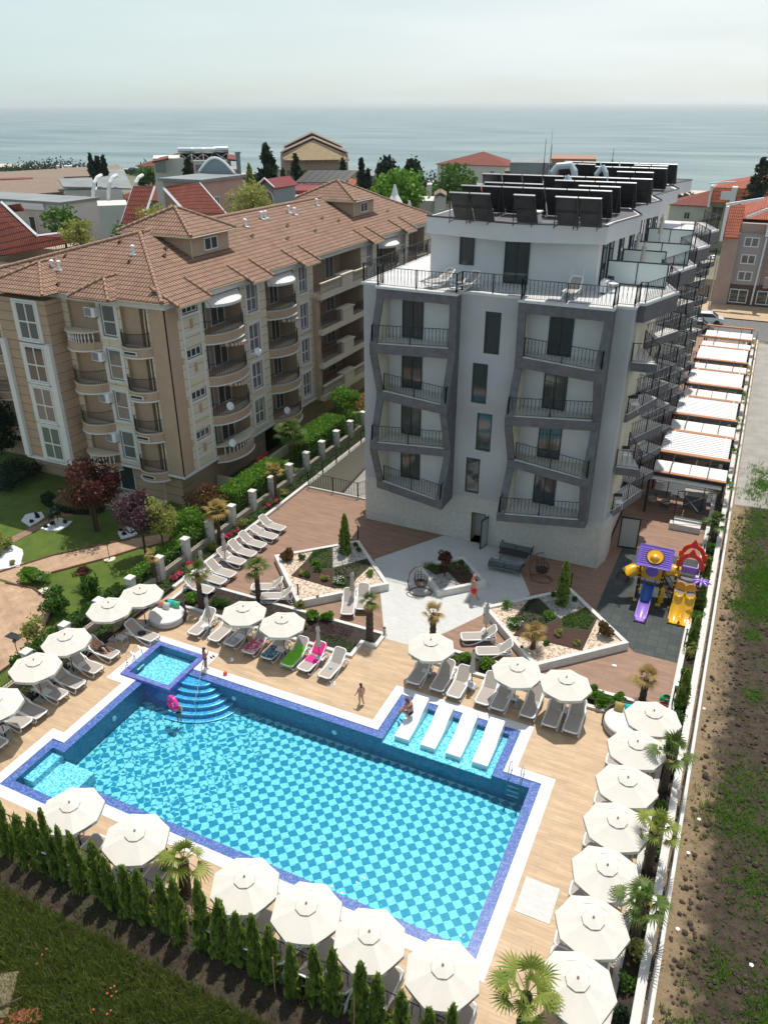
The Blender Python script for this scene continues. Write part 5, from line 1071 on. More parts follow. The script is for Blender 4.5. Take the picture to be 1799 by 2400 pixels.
# 10: far orange roofed house, 11: near pink block with shops
def hip(par, x0, x1, y0, y1, z, h, e=.5, my='orange', mx_='orangex'):
    xm, d = (x0+x1)/2, (x1-x0)/2; x0 -= e; x1 += e; y0 -= e; y1 += e
    A, Bq = ((x0+x1)/2, y0+d, z+h), ((x0+x1)/2, max(y0+d+.1, y1-d), z+h)
    MB().slab([(x0, y0, z), (x1, y0, z), A], .12).build('roof_slope', M[my], par); MB().slab([(x1, y0, z), (x1, y1, z), Bq, A], .12).build('roof_slope', M[mx_], par)
    MB().slab([(x0, y1, z), (x0, y0, z), A, Bq], .12).build('roof_slope', M[mx_], par); MB().slab([(x1, y1, z), (x0, y1, z), Bq], .12).build('roof_slope', M[my], par)
t = thing('beach_house', 'olive house with bright orange hip roof nearest the beach', 'house')
zz = 9.5
xL, xR = GD(1668, 440, 165).x, GD(1668, 440, 165).x+22; yy = GD(1700, 440, 165).y; zt = GD(1700, 443, 165).z; zp = GD(1752, 404, 172).z
B(xL, xR, yy, yy+14, 0, zt).build('wall', M['greenr'], t); hip(t, xL+.8, xR, yy+.8, yy+14, zt+.1, zp-zt)
MB().slab([(xL+4.5, yy-1.2, zt-2.6), (xR, yy-1.2, zt-2.6), (xR, yy+.2, zt+.1), (xL+4.5, yy+.2, zt+.1)], .12).slab([(xL+.3, yy-1.2, zt-2.2), (xL+3.2, yy-1.2, zt-2.2), (xL+3.2, yy+.2, zt+.1), (xL+.3, yy+.2, zt+.1)], .12).build('front_tiles', M['orange'], t)
B(xL-.2, xL+.2, yy-1.5, yy+1, zt-3, zt+.6).build('white_pier', M['whitem'], t); B(xL+3.4, xL+4.3, yy-1.6, yy+1, zt-3, zt+.5).build('white_pier', M['whitem'], t); B(xL+1.8, xL+3.4, yy-1.62, yy-1.4, zt-1.6, zt-.2).build('white_panel', M['whitem'], t)
MB().slab([(xL-.5, yy-1.6, zt+.9), (xL+3.8, yy-1.6, zt+1.3), (xL+3.8, yy-1, zt+1.3), (xL-.5, yy-1, zt+.9)], .2).build('white_verge', M['whitem'], t)
window(t, xL+.6, xL+2.6, 5.2, 7.6, yy-.05, 2, 'glass', 'greenr'); window(t, xL+.6, xL+2.6, 1.2, 3.8, yy-.05, 2, 'glass', 'greenr')
t = thing('shop_building', 'pink apartment block with orange roof and glazed shops across the street', 'building')
dd = 128
pl = G(1665, 712, 0); xs0 = pl.x; ys = pl.y
k11 = ys; za = GY(1700, 545, k11).z; zb_ = GY(1700, 665, k11).z
B(xs0+.3, xs0+30, ys+.4, ys+14, 0, zb_).build('shop_floor', mat('brown_cladding', (.11, .06, .04), .7, var=.3), t)
B(xs0, xs0+1.92, ys, ys+14, 0, za).build('corner_tower', M['bpink'], t); B(xs0+1.92, xs0+30, ys+.8, ys+13.8, zb_, za+1.2).build('wall', M['bpink'], t)
B(xs0+1.86, xs0+5.4, ys+.45, ys+.8, zb_, za).build('grey_bay', mat('grey_render_far', (.36, .33, .33), .9, var=.15), t)
for x0_, x1_ in ((xs0+2.04, xs0+4.32), (xs0+5.4, xs0+8.04), (xs0+8.76, xs0+10.8)): window(t, x0_, x1_, .4, zb_-.6, ys+.38, 2, 'glass', 'creamw', .12, 'shop_window')
fl = (za-zb_)/3
for j in range(3):
    z = zb_+fl*j
    window(t, xs0+2.58, xs0+4.38, z+.5, z+fl-.4, ys+.43, 2, 'curtainw', 'creamw', .14)
    window(t, xs0+6.6, xs0+8.4, z+.3, z+fl-.4, ys+.78, 2, 'glass', 'creamw', .14)
    g = MB()
    for i in range(22): g.box(xs0+6+i*.16, xs0+6.03+i*.16, ys-.1, ys-.06, z+.1, z+1.2)
    g.box(xs0+6, xs0+9.6, ys-.12, ys-.05, z+1.2, z+1.27).build('railing', M['whitem'], t); B(xs0+5.94, xs0+9.6, ys-.2, ys+.8, z-.15, z+.09).build('balcony_slab', M['bpink'], t)
hip(t, xs0+1.2, xs0+30, ys+2.5, ys+22, za+1.5, 5.0)
MB().slab([(xs0-.2, ys-.3, za-.6), (xs0+1.8, ys-.3, za-.6), (xs0+1.8, ys+3.5, za+3.0), (xs0-.2, ys+3.5, za+3.0)], .2).slab([(xs0+5.4, ys+.2, za+.4), (xs0+30, ys+.2, za+.4), (xs0+30, ys+3, za+2.6), (xs0+5.4, ys+3, za+2.6)], .2).build('front_tiles', M['orange'], t)
MB().box(xs0-.4, xs0-.05, ys-.5, ys+4, za-1, za+3.2).box(xs0+4.92, xs0+5.34, ys-.3, ys+4, za-.2, za+3.6).build('white_pier', M['whitem'], t)
MB().slab([(xs0-.4, ys-.6, za+3.3), (xs0+3.9, ys-.6, za+4.2), (xs0+3.9, ys, za+4.2), (xs0-.4, ys, za+3.3)], .3).slab([(xs0+2.4, ys-.8, za+1.9), (xs0+5.76, ys-.8, za+3.6), (xs0+5.76, ys-.2, za+3.6), (xs0+2.4, ys-.2, za+1.9)], .3).build('white_verge', M['whitem'], t)
MB().tube([(xs0+5.16, ys+.3, za-.4), (xs0+4.92, ys+.3, .3)], .12, 6).build('downpipe', M['whitem'], t)
# filler rooftops of the town between the named houses and the sea
fills = [(-108, 118, 12, 9, 9, 'bbeige', 'redy'), (-84, 142, 12, 8, 9.5, 'bwhite', 'orange'), (-66, 140, 11, 8, 9, 'bpink', 'redy'), (-54, 158, 12, 8, 9, 'bbeige', 'orange'), (-100, 165, 16, 9, 11, 'bpink', 'flat'), (-78, 200, 18, 9, 11, 'bwhite', 'redy'), (-130, 150, 14, 9, 12, 'bwhite', 'redy'), (-95, 150, 14, 10, 7, 'bbeige', 'redy'), (-70, 175, 16, 10, 8, 'bwhite', 'flat'), (-48, 185, 14, 10, 9, 'bbeige', 'redy'), (-18, 170, 16, 10, 7, 'bwhite', 'redy'), (-42, 140, 12, 9, 6, 'bwhite', 'flat'), (-60, 120, 12, 9, 6.5, 'bpink', 'orange'), (-75, 105, 12, 9, 8, 'bwhite', 'flat'), (-58, 98, 10, 8, 7, 'bbeige', 'orange'), (-120, 190, 20, 12, 9, 'bbeige', 'flat'), (-30, 150, 10, 8, 5, 'bwhite', 'flat'), (38, 190, 14, 10, 7, 'bwhite', 'orange'), (-88, 128, 14, 9, 8, 'bbeige', 'redy'), (-35, 118, 12, 9, 6, 'bbeige', 'orange'), (-48, 108, 9, 8, 5, 'bwhite', 'redy')]
desc = ['tall beige', 'tall white', 'narrow pink', 'square beige', 'broad pink', 'broad white', 'high white', 'pale', 'wide white', 'beige', 'long low white', 'small flat white', 'pink', 'flat roofed white', 'low beige', 'far wide beige', 'small pale', 'orange roofed white', 'red roofed beige', 'orange roofed beige', 'small red roofed white']
where = ['nearest the left frame edge', 'second from the left frame edge', 'before the brown hotel arches', 'right of the brown hotel arches', 'rising over the brown roofs', 'on the coast behind the brown roofs', 'farthest left in the town', 'at far left beyond the mansard roofs', 'behind the brown roofed hotel', 'behind the red villa', 'near the sea behind the dark conifers', 'behind the grey flat roof', 'with orange roof behind the pink building', 'behind the left mansard building', 'with orange roof left of the pink block', 'on the far left coast', 'by the blue grey tower house', 'near the beach on the right', 'left of the arches', 'beyond the far dormer', 'between the tower house and the ridge']
for i, (x, y, a, b, h, m_, r_) in enumerate(fills):
    t = thing('town_house', desc[i]+' town house '+where[i], 'house'); B(x, x+a, y, y+b, -.06, h).build('wall', M[m_], t); winrow(t, x+1, x+a-1, y-.02, [h-2.4], 3)
    if r_ == 'flat': B(x-.2, x+a+.2, y-.2, y+b+.2, h, h+.3).build('roof', M['flat'], t)
    else: hip(t, x, x+a, y, y+b, h, 2.6, .4, r_, 'redx' if r_ == 'redy' else 'orangex')
# ================= VEGETATION =================
RV = random.Random(11)
def leaf(mb, p, s, up=0, asp=1.6):
    a = Vector((RV.gauss(0, 1), RV.gauss(0, 1), RV.gauss(0, 1)+up)).normalized(); b = a.cross(Vector((RV.gauss(0, 1), RV.gauss(0, 1), RV.gauss(0, .6)))).normalized()
    l, w_ = a*s*asp*.5, b*s*.5; n = len(mb.v); mb.v += [tuple(p-l), tuple(p+w_-l*.1), tuple(p+l), tuple(p-w_-l*.1)]; mb.f.append((n, n+1, n+2, n+3))
def crown(rx, ry, rz, n, s, clumps=26, cz=0, up=.2, shell=.55, asp=1.6):
    mb = MB()
    for c in range(clumps):
        d = Vector((RV.gauss(0, 1), RV.gauss(0, 1), RV.gauss(0, 1))).normalized()*(shell+(1-shell)*RV.random())
        cc_ = Vector((d.x*rx*.78, d.y*ry*.78, d.z*rz*.78+cz)); cr = .30+.18*RV.random()
        for k in range(n//clumps):
            e = Vector((RV.gauss(0, 1), RV.gauss(0, 1), RV.gauss(0, 1))).normalized()*(.5+.5*RV.random())*cr
            leaf(mb, cc_+Vector((e.x*rx, e.y*ry, e.z*rz)), s*RV.uniform(.6, 1.3), up, asp)
    return mb
def conifer(h, r, n, s, base=.04, up=1.2, rag=.35, asp=2.2, power=.8):
    mb = MB()
    nb = max(8, int(n/16))
    for c in range(nb):
        t_ = RV.random()**.9; z = h*(base+(1-base)*t_); rr = r*(1-t_)**power*(1-rag*RV.random())+.02; a = RV.uniform(0, 2*pi)
        for k in range(16):
            q = RV.random()**.5; leaf(mb, Vector((cos(a+RV.gauss(0, .18))*rr*q, sin(a+RV.gauss(0, .18))*rr*q, z+RV.gauss(0, .03*h)-q*rr*.1)), s*RV.uniform(.6, 1.3), up, asp)
    return mb
def limbs(mb, h, r, n=6, spread=.5, z0=.45):
    for i in range(n):
        a = 2*pi*i/n+RV.random(); zz = h*(z0+.12*RV.random()); mb.tube([(0, 0, zz), (cos(a)*spread*.5, sin(a)*spread*.5, zz+h*.18), (cos(a)*spread, sin(a)*spread, h*(.85+.1*RV.random()))], r*.5, 5, r1=r*.15)
def tree(label, loc, h, rx, rz, m, name='tree', trunk=.1, n=2600, s=.13, group=None, cat='tree', stems=1, cl=30):
    t = thing(name, label, cat, loc, 0, group); g = MB()
    for k in range(stems): a = 2*pi*k/max(1, stems); g.tube([(cos(a)*.1*(stems > 1), sin(a)*.1*(stems > 1), -.1), (cos(a)*.15*(stems > 1), sin(a)*.15*(stems > 1), h*.4), (cos(a)*.3*(stems > 1), sin(a)*.3*(stems > 1), h-rz*.7)], trunk, 7, r1=trunk*.45)
    limbs(g, h-rz*.4, trunk, 6, rx*.65, .42); g.build('trunk', M['bark'], t)
    crown(rx, rx, rz, n, s, cl, h-rz).build('crown', M[m], t); return t
def shrub(label, loc, rx, rz, m, name='shrub', n=700, s=.09, group=None, cat='shrub', ry=None, up=.3, stem=True):
    t = thing(name, label, cat, loc, 0, group); crown(rx, ry or rx, rz, n, s, 18, rz*.95, up, .4).build('foliage', M[m], t)
    if stem: MB().tube([(0, 0, -.03), (.01, 0, rz*.9)], .025, 5).build('stem', M['bark'], t)
    return t
def hedge(name, label, x0, x1, y0, y1, z0, h, m='leafb', n=3500, s=.10):
    mb = MB(); 
    for i in range(n):
        f = RV.random(); p = Vector((RV.uniform(x0, x1), RV.uniform(y0, y1), RV.uniform(z0, z0+h)))
        if f < .5: p.z = z0+h+RV.gauss(0, .04)
        elif f < .72: p.x = x1+RV.gauss(0, .03)
        elif f < .85: p.y = y0+RV.gauss(0, .03)
        leaf(mb, p, s*RV.uniform(.7, 1.3), .3, 1.4)
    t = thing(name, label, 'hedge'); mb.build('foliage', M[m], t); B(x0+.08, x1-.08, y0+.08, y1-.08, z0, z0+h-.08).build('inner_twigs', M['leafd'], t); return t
# far conifers and trees
def far_conifer(label, px, pyt, d, h, r, m='leafd', n=900, s=.45, cat='conifer', power=.8, zb=None):
    a = GD(px, pyt, d); t = thing('conifer_tree', label, cat, (a.x, a.y, a.z-h)); MB().tube([(0, 0, -3), (0, 0, h*.9)], r*.10, 6, r1=.04).build('trunk', M['bark'], t)
    conifer(h, r, n, s, .02, .9, .35, 1.8, power).build('crown', M[m], t); return t
far_conifer('largest dark conifer beside the blue grey tower house', 622, 346, 108, 8.5, 2.6, n=1800, power=.55)
far_conifer('dark conifer in front of the stepped gable hotel', 692, 364, 125, 8, 2.2)
far_conifer('short dark conifer left of the stepped gable hotel', 662, 398, 118, 4.5, 1.3, n=500)
far_conifer('dark conifer at the right foot of the stepped gable hotel', 803, 381, 132, 6.5, 2.0)
far_conifer('slim dark conifer just right of the gable hotel', 846, 376, 136, 7, 2.1); far_conifer('low dark conifer touching the slim one', 862, 400, 136, 4.8, 1.5, n=500)
far_conifer('broad dark cypress, left of the two near the sea', 907, 370, 128, 10, 3.4, n=2400, power=.38); far_conifer('broad dark cypress, right of the two near the sea', 967, 378, 122, 11, 3.5, n=2600, power=.38)
far_conifer('small side cypress left of the broad pair', 888, 390, 130, 7, 1.6, n=600)
far_conifer('yellow green thuja in front of the red villa', 583, 388, 92, 5.5, 1.5, 'leafy', 900, .3)
for k, (px, py, h) in enumerate(((211, 364, 7), (226, 364, 5.5), (241, 370, 4.5))): far_conifer(['tallest', 'middle', 'smallest'][k]+' of three dark conifers over the left brown roofs', px, py, 140, h, 1.7-.4*k)
far_conifer('dark conifer left of the red villa doors', 437, 373, 108, 6, 1.7); far_conifer('dark conifer before the middle of the red villa', 503, 364, 110, 5.5, 1.5); far_conifer('tall dark cypress at the right frame edge by the sea', 1790, 375, 150, 9, 3.0, n=1500, power=.4)
def far_tree(label, px, pyc, d, r, m, n=1400, s=.35):
    a = GD(px, pyc, d); t = thing('tree', label, 'tree', (a.x, a.y, 0)); MB().tube([(0, 0, 0), (0, 0, a.z)], .2, 6, r1=.08).build('trunk', M['bark'], t); crown(r, r, r*.8, n, s, 26, a.z).build('crown', M[m], t)
far_tree('bright green tree between the cypresses and the pointed chimney', 933, 445, 108, 3.6, 'leafb', 2200)
far_tree('green trees by the sea left of the hotel roof collectors', 1055, 440, 150, 5.0, 'leaf', 2000, .5)
far_tree('feathery willow like tree behind the brown ridge', 588, 476, 72, 2.3, 'leafy', 2600, .16)
far_tree('young green tree behind the near dormer', 375, 520, 62, 1.8, 'leafy', 1100, .14); far_tree('green tree beside the white penthouse', 145, 520, 68, 1.6, 'leaf', 1500, .16)
far_tree('low green bush at the red mansard corner', 185, 545, 62, 1.3, 'leafy', 1000, .14); far_tree('green bush below the steep red roof slope', 300, 545, 64, 1.2, 'leaf', 800, .14)
far_tree('green treetops by the left villa wing', 345, 415, 150, 2.2, 'leaf', 700, .4)
# garden trees
P3 = lambda p: (p.x, p.y, 0)
tree('red leaved plum tree with lean multi trunk in front of the apartment block', P3(Z1(1140, 1420)), 4.8, 1.95, 1.6, 'leafr', 'plum_tree', .10, 4200, .13, stems=3)
tree('purple leaved ornamental tree beside the garden path end', P3(A1(945, 560)), 4.3, 1.45, 1.35, 'leafp', 'plum_tree', .09, 3600, .11)
tree('cream variegated small tree next to the purple tree', P3(A1(1065, 560)), 3.9, 1.05, 1.3, 'leafy', 'maple_tree', .07, 3000, .10)
shrub('dense round green bush between variegated tree and fence', P3(A1(1200, 470)), 1.55, 1.35, 'leafb', n=4200, s=.10)
shrub('large red and green photinia bush against the terrace wall', (-29.6, 36.6, 0), 1.5, 1.25, 'leafo', n=3400, s=.11)
shrub('photinia undergrowth with green leaves by the fence', (-28.9, 36.2, 0), 1.2, .9, 'leaf', n=1800, s=.11)
tree('small red topiary tree on the lawn', P3(Z1(1000, 2080)), 1.25, .55, .38, 'leafr', 'topiary', .03, 900, .07, cl=14)
tree('small dark topiary tree on the gravel island', P3(Z1(650, 1370)), 1.35, .5, .42, 'leafd', 'topiary', .03, 800, .07, cl=14)
shrub('oval clipped green shrub at the yard edge', P3(Z1(400, 2010)), 1.35, .42, 'leafb', n=3200, s=.08, ry=.75)
shrub('leafy young bush right of the red topiary', P3(Z1(1080, 2200)), .75, .8, 'leaf', n=1100, s=.10)
shrub('tall dark green bush between yard and fence', P3(S(0, 1380, 5.82)(760, 330)), .85, .75, 'leaf', n=2000, s=.10)
shrub('spindly yellow green sapling by the drain opening', P3(S(0, 1380, 5.82)(500, 780)), .7, 1.1, 'leafy', n=520, s=.12)
shrub('yellow shrub on the left gravel bed', P3(Z1(85, 1640)), .55, .45, 'leafy', n=1000); shrub('small golden ball shrub on the white gravel', P3(Z1(148, 1830)), .2, .2, 'leafy', n=400, s=.05); shrub('green sapling at the left frame edge gravel bed', P3(Z1(10, 1720)), .5, 1.0, 'leafy', n=700)
shrub('bright green hosta clump under the left wing', P3(Z1(200, 780)), 1.3, .5, 'leafb', n=1800, s=.16, ry=.8)
shrub('dark foliage mass at the shaded left lawn corner', P3(Z1(150, 860)), 2.2, .7, 'leafd', n=2200, s=.16); shrub('dark tall foliage left of the apartment block', P3(Z1(20, 620)), 1.8, 3.2, 'leafd', n=3000, s=.2)
t = thing('low_hedge', 'dark box hedge curving along the round garden bed', 'hedge'); mb = MB()
for i in range(3000): a = RV.uniform(-.2, 3.4); rr_ = RV.uniform(.85, 1.2); leaf(mb, Vector((Z1(870, 1110).x+cos(-a)*2.2*rr_, Z1(870, 1110).y+sin(-a)*1.1*rr_, RV.uniform(0, .35))), .08, .3)
mb.build('foliage', M['leafd'], t)
for k, (x, y) in enumerate(((430, 1243), (445, 1275), (372, 1328), (540, 1392), (612, 1355), (775, 1338), (1430, 1430), (1460, 1475))): shrub('tiny dark agave tuft on white gravel, %s' % ['upper right of left island', 'middle right of left island', 'lowest on left island', 'lowest on right island', 'middle of right island', 'far tip of right island', 'upper one under the purple tree', 'lower one under the purple tree'][k], P3(Z1(x, y)), .16, .12, 'leafd', 'agave', 120, .08, cat='agave', stem=False)
# hedges behind the garden fence
hedge('clipped_hedge', 'bright green clipped hedge behind the nearer fence railing', -29.3, -27.75, 37.3, 43.2, 0, 1.75, n=7500)
hedge('clipped_hedge', 'bright clipped hedge block beyond the garage path gap', -29.6, -27.75, 46.6, 52.6, 0, 1.9, n=7000)
hedge('clipped_hedge', 'green hedge between the purple tree and fence pillars', -28.6, -27.7, 27.6, 34.2, 0, .95, n=4200)
hedge('clipped_hedge', 'looser green hedge behind the nearest umbrellas', -28.5, -27.7, 19.5, 26.8, 0, .85, 'leaf', n=3600)
tree('round green tree beyond the second hedge', (-29.2, 55.4, 0), 3.4, 1.5, 1.1, 'leafb', 'tree', .09, 2600, .13); shrub('orange and red leaved shrub by the hotel corner', (-28.6, 58, 0), 1.5, 1.1, 'palmy', n=1700, s=.14); shrub('bushy green shrub at the fence beyond the hedge', (-27.9, 53.6, 0), .8, 1.1, 'leaf', n=1300)
# flower strip
t = thing('flower_border', 'strip of mixed low green plants along the kerb of the hotel bed', 'plants'); t['kind'] = 'stuff'; mb = MB()
for i in range(5200): y = RV.uniform(13, 60); leaf(mb, Vector((RV.uniform(-27.1, -26.35), y, .1+abs(RV.gauss(0, .10))*(1 if 30 < y else .6))), .09, .5)
mb.build('greenery', M['leaf'], t)
fl_ = [(A2(30, 700), 'azalea by the lowest sunbed'), (A2(0, 720), 'azalea left of the lowest sunbed'), (A2(120, 640), 'azalea between the second pair of sunbeds'), (A2(375, 460), 'azalea beside the closed umbrella'), (A2(430, 425), 'azalea above the closed umbrella'), (A2(630, 262), 'azalea near the topmost sunbed'), (A2(680, 230), 'azalea at the upper end of the bed')]
fl0 = None
for p, lb in fl_:
    t = thing('azalea', 'pink flowering '+lb, 'flowers', (-26.6, p.y, .1)); crown(.28, .3, .2, 160, .08, 8, .15).build('foliage', M['leaf'], t); crown(.28, .32, .16, 220, .075, 9, .25).build('blossom', M['pink'], t)
for k, y in enumerate((33.0, 36.2, 39.5, 41.2)): shrub('pale yellow variegated shrub in the kerb bed, %s' % ['beside the closed umbrella', 'near the middle sunbeds', 'above the azaleas', 'at the ramp corner'][k], (-26.7, y, .08), .42, .34, 'leafy', n=420, s=.07)
# ---------- palms ----------
def fan(mb, base, d, R, nb=15, droop=.25):
    d = d.normalized(); side = d.cross(Vector((0, 0, 1))); side = side.normalized() if side.length > .01 else Vector((1, 0, 0)); upv = side.cross(d)
    for k in range(nb):
        a = (k/(nb-1)-.5)*radians(215); dr = d*cos(a)+side*sin(a); L_ = R*(.75+.25*cos(a)); w_ = R*.055
        pr = side*cos(a)-d*sin(a); mid = base+dr*L_*.55+upv*.02; tip = base+dr*L_-Vector((0, 0, 1))*L_*droop*RV.uniform(.6, 1.3)
        n = len(mb.v); mb.v += [tuple(base-pr*w_*.3), tuple(base+pr*w_*.3), tuple(mid+pr*w_), tuple(tip), tuple(mid-pr*w_)]; mb.f += [(n, n+1, n+2, n+4), (n+4, n+2, n+3)]
def palm_mesh(nf, R, pet, dry=False, lo=-.45, hi=1.45):
    mb, st = MB(), MB()
    for i in range(nf):
        a = i*2.399+RV.random()*.3; e = lo+(hi-lo)*(i/(nf-1))**.8+RV.gauss(0, .12); d = Vector((cos(a)*cos(e), sin(a)*cos(e), sin(e))); b = d*pet*RV.uniform(.8, 1.1)
        st.tube([(0, 0, 0), tuple(b*.5+Vector((0, 0, .05))), tuple(b)], .012, 3); fan(mb, b, Vector((d.x+RV.gauss(0, .15), d.y+RV.gauss(0, .15), d.z*.75-.1+RV.gauss(0, .15))), R*RV.uniform(.7, 1.15), 15, RV.uniform(.1, .4))
    mb.add(st); return mb
def palm(label, loc, h, rz=0, nf=18, R=.55, pet=.5, tr=.14, m='palm', dry=6, group=None, lean=(0, 0)):
    t = thing('palm_tree', label, 'palm tree', loc, rz, group); prof = [(tr*1.25, -.05), (tr*1.15, .15)]; k = int(h/.14)
    g = MB(); pts = [(lean[0]*(i/k)**1.5, lean[1]*(i/k)**1.5, h*i/k) for i in range(k+1)]; g.tube(pts, [tr*(1.2-.25*i/k)*(1.08 if i % 2 else .93) for i in range(k+1)], 9); g.build('trunk', M['bark'], t)
    c = palm_mesh(nf, R, pet).build('crown', M[m], t); c.location = (lean[0], lean[1], h)
    if dry: c = palm_mesh(dry, R*.7, pet*.6, lo=-1.35, hi=-.5).build('dry_fronds', M['palmy'], t); c.location = (lean[0], lean[1], h-.05)
    return t
PX_ = lambda F, x, y: P3(F(x, y))
palm('palm in front of the apartment block garage, full green crown', (-28.3, 45.0, 0), 3.0, 0, 24, .8, .65, .12, dry=4)
palm('slender palm behind the topmost sunbed', (-26.8, 40.4, .08), 2.1, 1, 12, .5, .5, .09, 'palmy', 0)
palm('palm beside the upper closed umbrella', PX_(A1, 1425, 480), 2.2, 2, 15, .6, .5, .10, 'palmy', 3)
palm('shaggy dry palm by the white pillar', PX_(A1, 1010, 750), 1.9, 0, 5, .4, .3, .13, 'palmy', 10)
palm('palm left of the first row loungers, in the strip bed', PX_(A1, 1305, 900), 2.2, 1, 14, .5, .45, .13, 'palm', 6)
palm('palm behind the open umbrella in the strip bed', PX_(A2, 570, 855), 2.05, 2, 13, .5, .45, .13, 'palm', 5)
palm('palm with stout brown trunk at the bed corner', PX_(A2, 1288, 1110), 2.3, .5, 8, .45, .35, .17, 'palm', 9)
palm('palm behind the closed umbrella by the pale patio', PX_(A3, 415, 800), 1.9, 1, 8, .45, .35, .15, 'palmy', 8)
palm('short palm at the corner of the right diamond planter', (G(1248, 1520, .35).x, G(1248, 1520, .35).y, .3), .95, 1, 11, .5, .35, .11, 'palmy', 3)
palm('lone palm on the right brown deck', PX_(A4, 660, 250), 1.35, 1, 11, .5, .4, .14, 'palmy', 4)
RP = [((1530, 1870), 'right strip palm beside the second umbrella from top', .1), ((1510, 2050), 'right strip palm beside the fourth umbrella from top', 1), ((1470, 2240), 'right strip palm beside the sixth umbrella from top', 2)]
for k, y in enumerate((24.9, 20.9, 17.9)):
    palm(RP[k][1], (.55, y, .08), 2.0, RP[k][2], 13, .50, .58, .13, 'palmg' if k == 1 else 'palm', 3)
for k, y in enumerate((46.5, 52, 58, 64, 71, 80, 90)): palm('small palm in the right strip, %s from the playground' % ordn[k].replace('leftmost', 'first'), (.6, y, .08), 1.5, k, 12, .6, .5, .10, 'palmy' if k > 4 else 'palm', 2)
palm('palm by the near pool edge beside the sitting man', (-13.6, 13.3, 0), 1.75, 0, 12, .55, .5, .19, 'palmg', 2, lean=(.1, .05))
palm('large yellow green palm at the bottom of the picture', (G(1237, 2311, 2.7).x, G(1237, 2311, 2.7).y, 0), 2.3, .4, 16, .62, .68, .17, 'palmg', 0)
c_ = C.objects[-1]
# right strip shrubs
ORD_ = ['first', 'second', 'third', 'fourth', 'fifth', 'sixth', 'seventh']
cols = ['leaf', 'leafb', 'leafd', 'leaf', 'leafy']
for k in range(34):
    y = 8+k*1.05 if k < 22 else 31+(k-22)*1.6
    if abs(y-24.9) < .3 or abs(y-20.9) < .3: continue
    py_ = [24.95, 22.6, 20.3, 18.15, 15.95, 14.0, 12.2]; kq = min(range(7), key=lambda q: abs(py_[q]-y)); lbq = ['green', 'bright green', 'dark green', 'mid green', 'yellow green'][k % 5]+' shrub in the right strip, %s the %s parasol of the right column' % ('just beyond' if y > py_[kq] else 'just before', ORD_[kq]) if y < 27 else ['green', 'bright green', 'dark green', 'mid green', 'yellow green'][k % 5]+' shrub in the right strip, %s' % ['by the daybed', 'by the hose', 'below the rubber floor', 'right of the double slide', 'right of the red arches', 'by the concrete bench', 'beside the first pergola', 'beside the first pergola roof'][min(7, int((y-27)/3.4))]
    shrub(lbq, (.6+RV.uniform(-.08, .08), y, .08), RV.uniform(.26, .42), RV.uniform(.28, .5), cols[k % 5], n=420, s=.07, group='evergreen shrubs in the right planting strip')
for k, (x, y, h) in enumerate(((.6, 30.2, 2.1), (.62, 34.9, 1.9), (.6, 38.5, 2.0), (.6, 41.5, 1.7))):
    t = thing('cypress', ['slim young cypress beside the green hose', 'slim cypress right of the yellow slide', 'slim cypress right of the playground tower', 'slim cypress at the concrete blocks'][k], 'cypress', (x, y, .08)); conifer(h, .36, 1500, .10, .02, 1.4, .3, 2.0, .5).build('foliage', M['thuja'], t)
# planter plants
def pl(F, x, y, z=.33): p = F(x, y, z); return (p.x, p.y, z)
shrub('rusty red grassy shrub in the left diamond planter corner', pl(A2, 760, 590), .48, .42, 'leafo', n=1500, s=.08)
for k, (F, x, y, r, m_, lb) in enumerate(((A2, 850, 575, .24, 'leaf', 'small round topiary next to the rusty shrub'), (A2, 935, 610, .30, 'leafb', 'round pale shrub amid ground cover of left planter'), (A2, 950, 655, .3, 'leaf', 'dark round shrub at the middle of left planter'), (A2, 850, 680, .28, 'leafy', 'yellow variegated shrub on the mulch of left planter'), (A2, 885, 690, .28, 'leaf', 'dark shrub touching the yellow variegated one'), (A2, 1002, 715, .27, 'leafy', 'yellow dome shrub right of the mulch wedge'), (A2, 1290, 680, .28, 'leafb', 'light green bush near the right tip of left planter'), (A2, 1195, 490, .16, 'leaf', 'tiny dome behind the left slim cypress'), (A2, 1215, 525, .18, 'leaf', 'tiny dome right of the left slim cypress'),
    (A3, 860, 570, .32, 'leafb', 'light green bush at the left tip of right planter'), (A3, 1110, 630, .32, 'leafb', 'pale green shrub in the middle of right planter'), (A3, 1060, 690, .26, 'leaf', 'dark round shrub left of the mulch in right planter'), (A3, 1170, 735, .25, 'leafy', 'yellow dome shrub on the right planter mulch'), (A3, 1275, 790, .24, 'leafy', 'second yellow dome near the lower mulch corner'), (A3, 1095, 785, .18, 'leaf', 'small dark topiary over the gravel of right planter'), (A3, 1265, 525, .18, 'leaf', 'tiny dome right of the right slim cypress'), (A3, 1140, 500, .18, 'leaf', 'tiny dome left of the right slim cypress'),
    (A3, 520, 350, .14, 'leaf', 'tiny dome in the central planter, left'), (A3, 565, 325, .16, 'leafb', 'small dome in the central planter, middle'), (A3, 620, 335, .16, 'leafb', 'small dome in the central planter, right'), (A3, 590, 300, .16, 'leaf', 'small dome at the back of the central planter'), (A3, 600, 365, .16, 'leaf', 'small dome at the front of the central planter'))):
    shrub(lb, pl(F, x, y+8), r, r*.85, m_, n=520, s=.055)
shrub('rust coloured grassy shrub at the right tip of right planter', pl(A3, 1440, 740), .5, .42, 'leafo', n=1500, s=.08)
shrub('white flowering bush on the left side of right planter', pl(A3, 905, 690), .55, .28, 'leaf', n=900, s=.06); shrub('white flowering bush at the lower left planter corner', pl(A2, 1090, 750), .45, .22, 'leaf', n=700, s=.06)
